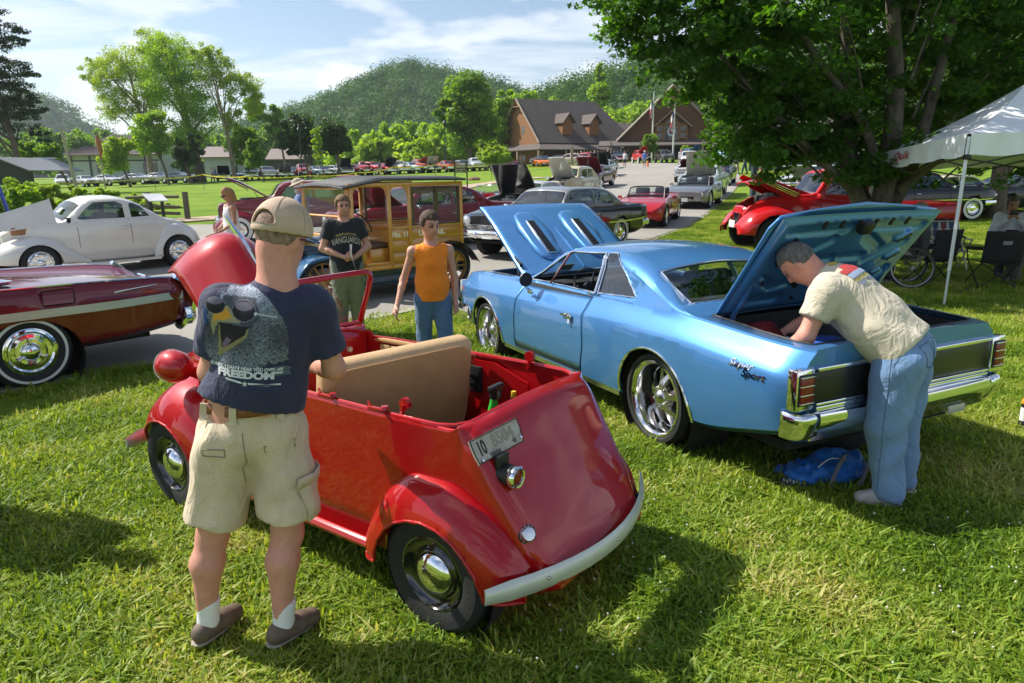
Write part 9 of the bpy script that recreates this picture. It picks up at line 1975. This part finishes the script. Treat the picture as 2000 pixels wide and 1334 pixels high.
for k in range(17):
 c_=[B_,W_,N_,(.3,.35,.42),RD_,(.25,.3,.5),W_][k % 7];far_person(k % 4,1122+6.4*k,0,'%s figure in the crowd under the hall porch, %s' % (('blue','white','navy','grey blue','red','violet blue','pale')[k % 7],('at its left end','left of the middle','right of the middle','at its right end')[k // 5 if k<20 else 3]),c_,K_,50*k,'crowd under the hall porch',106)
for a in ARC:
 for ch in list(a.children):bpy.data.objects.remove(ch)
 bpy.data.objects.remove(a)
# ================================================================ small things of the field
p=gp(1011,320);t=thing('canopy_tent','small blue pop up canopy at the left corner of the hall','tent',p);bm=bmesh.new();q=[bm.verts.new(v) for v in ((-1.6,-1.6,2.2),(1.6,-1.6,2.2),(1.6,1.6,2.2),(-1.6,1.6,2.2))];k=bm.verts.new((0,0,3.1));[bm.faces.new((q[i],q[(i+1) % 4],k)) for i in range(4)];lo=[bm.verts.new(v.co-Vector((0,0,.35))) for v in q];[bm.faces.new((lo[i],lo[(i+1) % 4],q[(i+1) % 4],q[i])) for i in range(4)];obj('roof',bm,mat('blue_canvas',(.02,.10,.50),.7),t)
for x in (-1.5,1.5):
 for y in (-1.5,1.5):tubeo('leg',[(x,y,0),(x,y,2.2)],.04,BLACK,t,5)
p=gp(760,318);t=thing('umbrella','blue and white segmented parasol in the back row','umbrella',p);UM=[mat('umb_white',(.65,.67,.7),.7),mat('umb_blue',(.05,.2,.55),.7)]
for k in range(8):
 a,b_=R(45*k),R(45*k+45);objpy('segment',[(0,0,2.5),(1.1*math.cos(a),1.1*math.sin(a),1.95),(1.1*math.cos(b_),1.1*math.sin(b_),1.95)],[(0,1,2)],UM[k % 2],t,180)
tubeo('pole',[(0,0,0),(0,0,2.5)],.03,BLACK,t,5)
for px,lb in ((1117,'right hand one of the two pale wooden posts by the hall road'),(1101,'shorter left hand pale wooden post by the hall road')):p=gp(px,327);o=boxo('wooden_post',(0,0,1.2 if px>1110 else .7),(.3,.3,2.4 if px>1110 else 1.4),FASC);o.location=p;tag(o,lb,'post')
p=gp(1265,326);b=bmesh.new();lathe(b,[(.22,0),(.22,.03),(.14,.03),(.03,.7),(0,.7)],12);o=obj('traffic_cone',b,mat('cone_orange',(.8,.12,.02),.6));o.location=p;tag(o,'small orange traffic cone on the car park before the hall','cone')
t=thing('tractor','blue roll frame and yellow engine of a small tractor at the left edge','tractor',(-14.6,19.6,float(ter(-14.6,19.6))),R(10));BT=mat('tractor_blue',(.02,.07,.40),.4,coat=.6)
for y in (-.5,.5):tubeo('roll_bar',[(.55,y,.5),(.35,y,1.75),(.25,y,1.95),(-1.0,y,1.98)],.06,BT,t,6)
boxo('roof',(-.4,0,1.99),(1.3,1.2,.08),BT,t,.03);boxo('bonnet',(-.3,0,1.2),(.9,.6,.5),mat('tractor_yellow',(.65,.38,.02),.5,noise=.5,scale=6),t,.1);boxo('chassis',(-.2,0,.7),(1.6,.7,.4),BLACK,t,.05)
for x in (-.9,.6):wheel(t,x,.65,'far',.42,.25,.22);wheel(t,x,-.65,'far',.42,.25,.22)
# ================================================================ air
bm=bmesh.new();box(bm,(0,380,58),(2400,900,124));hz_=obj('haze',bm,None,None,None);hz_['kind']='stuff'
m=bpy.data.materials.new('haze');m.use_nodes=True;n_=m.node_tree;n_.nodes.clear();v_=n_.nodes.new('ShaderNodeVolumePrincipled');v_.inputs['Density'].default_value=.0002;v_.inputs['Color'].default_value=(.80,.90,1,1);v_.inputs['Anisotropy'].default_value=.3;o_=n_.nodes.new('ShaderNodeOutputMaterial');n_.links.new(v_.outputs[0],o_.inputs['Volume']);hz_.data.materials.clear();hz_.data.materials.append(m)
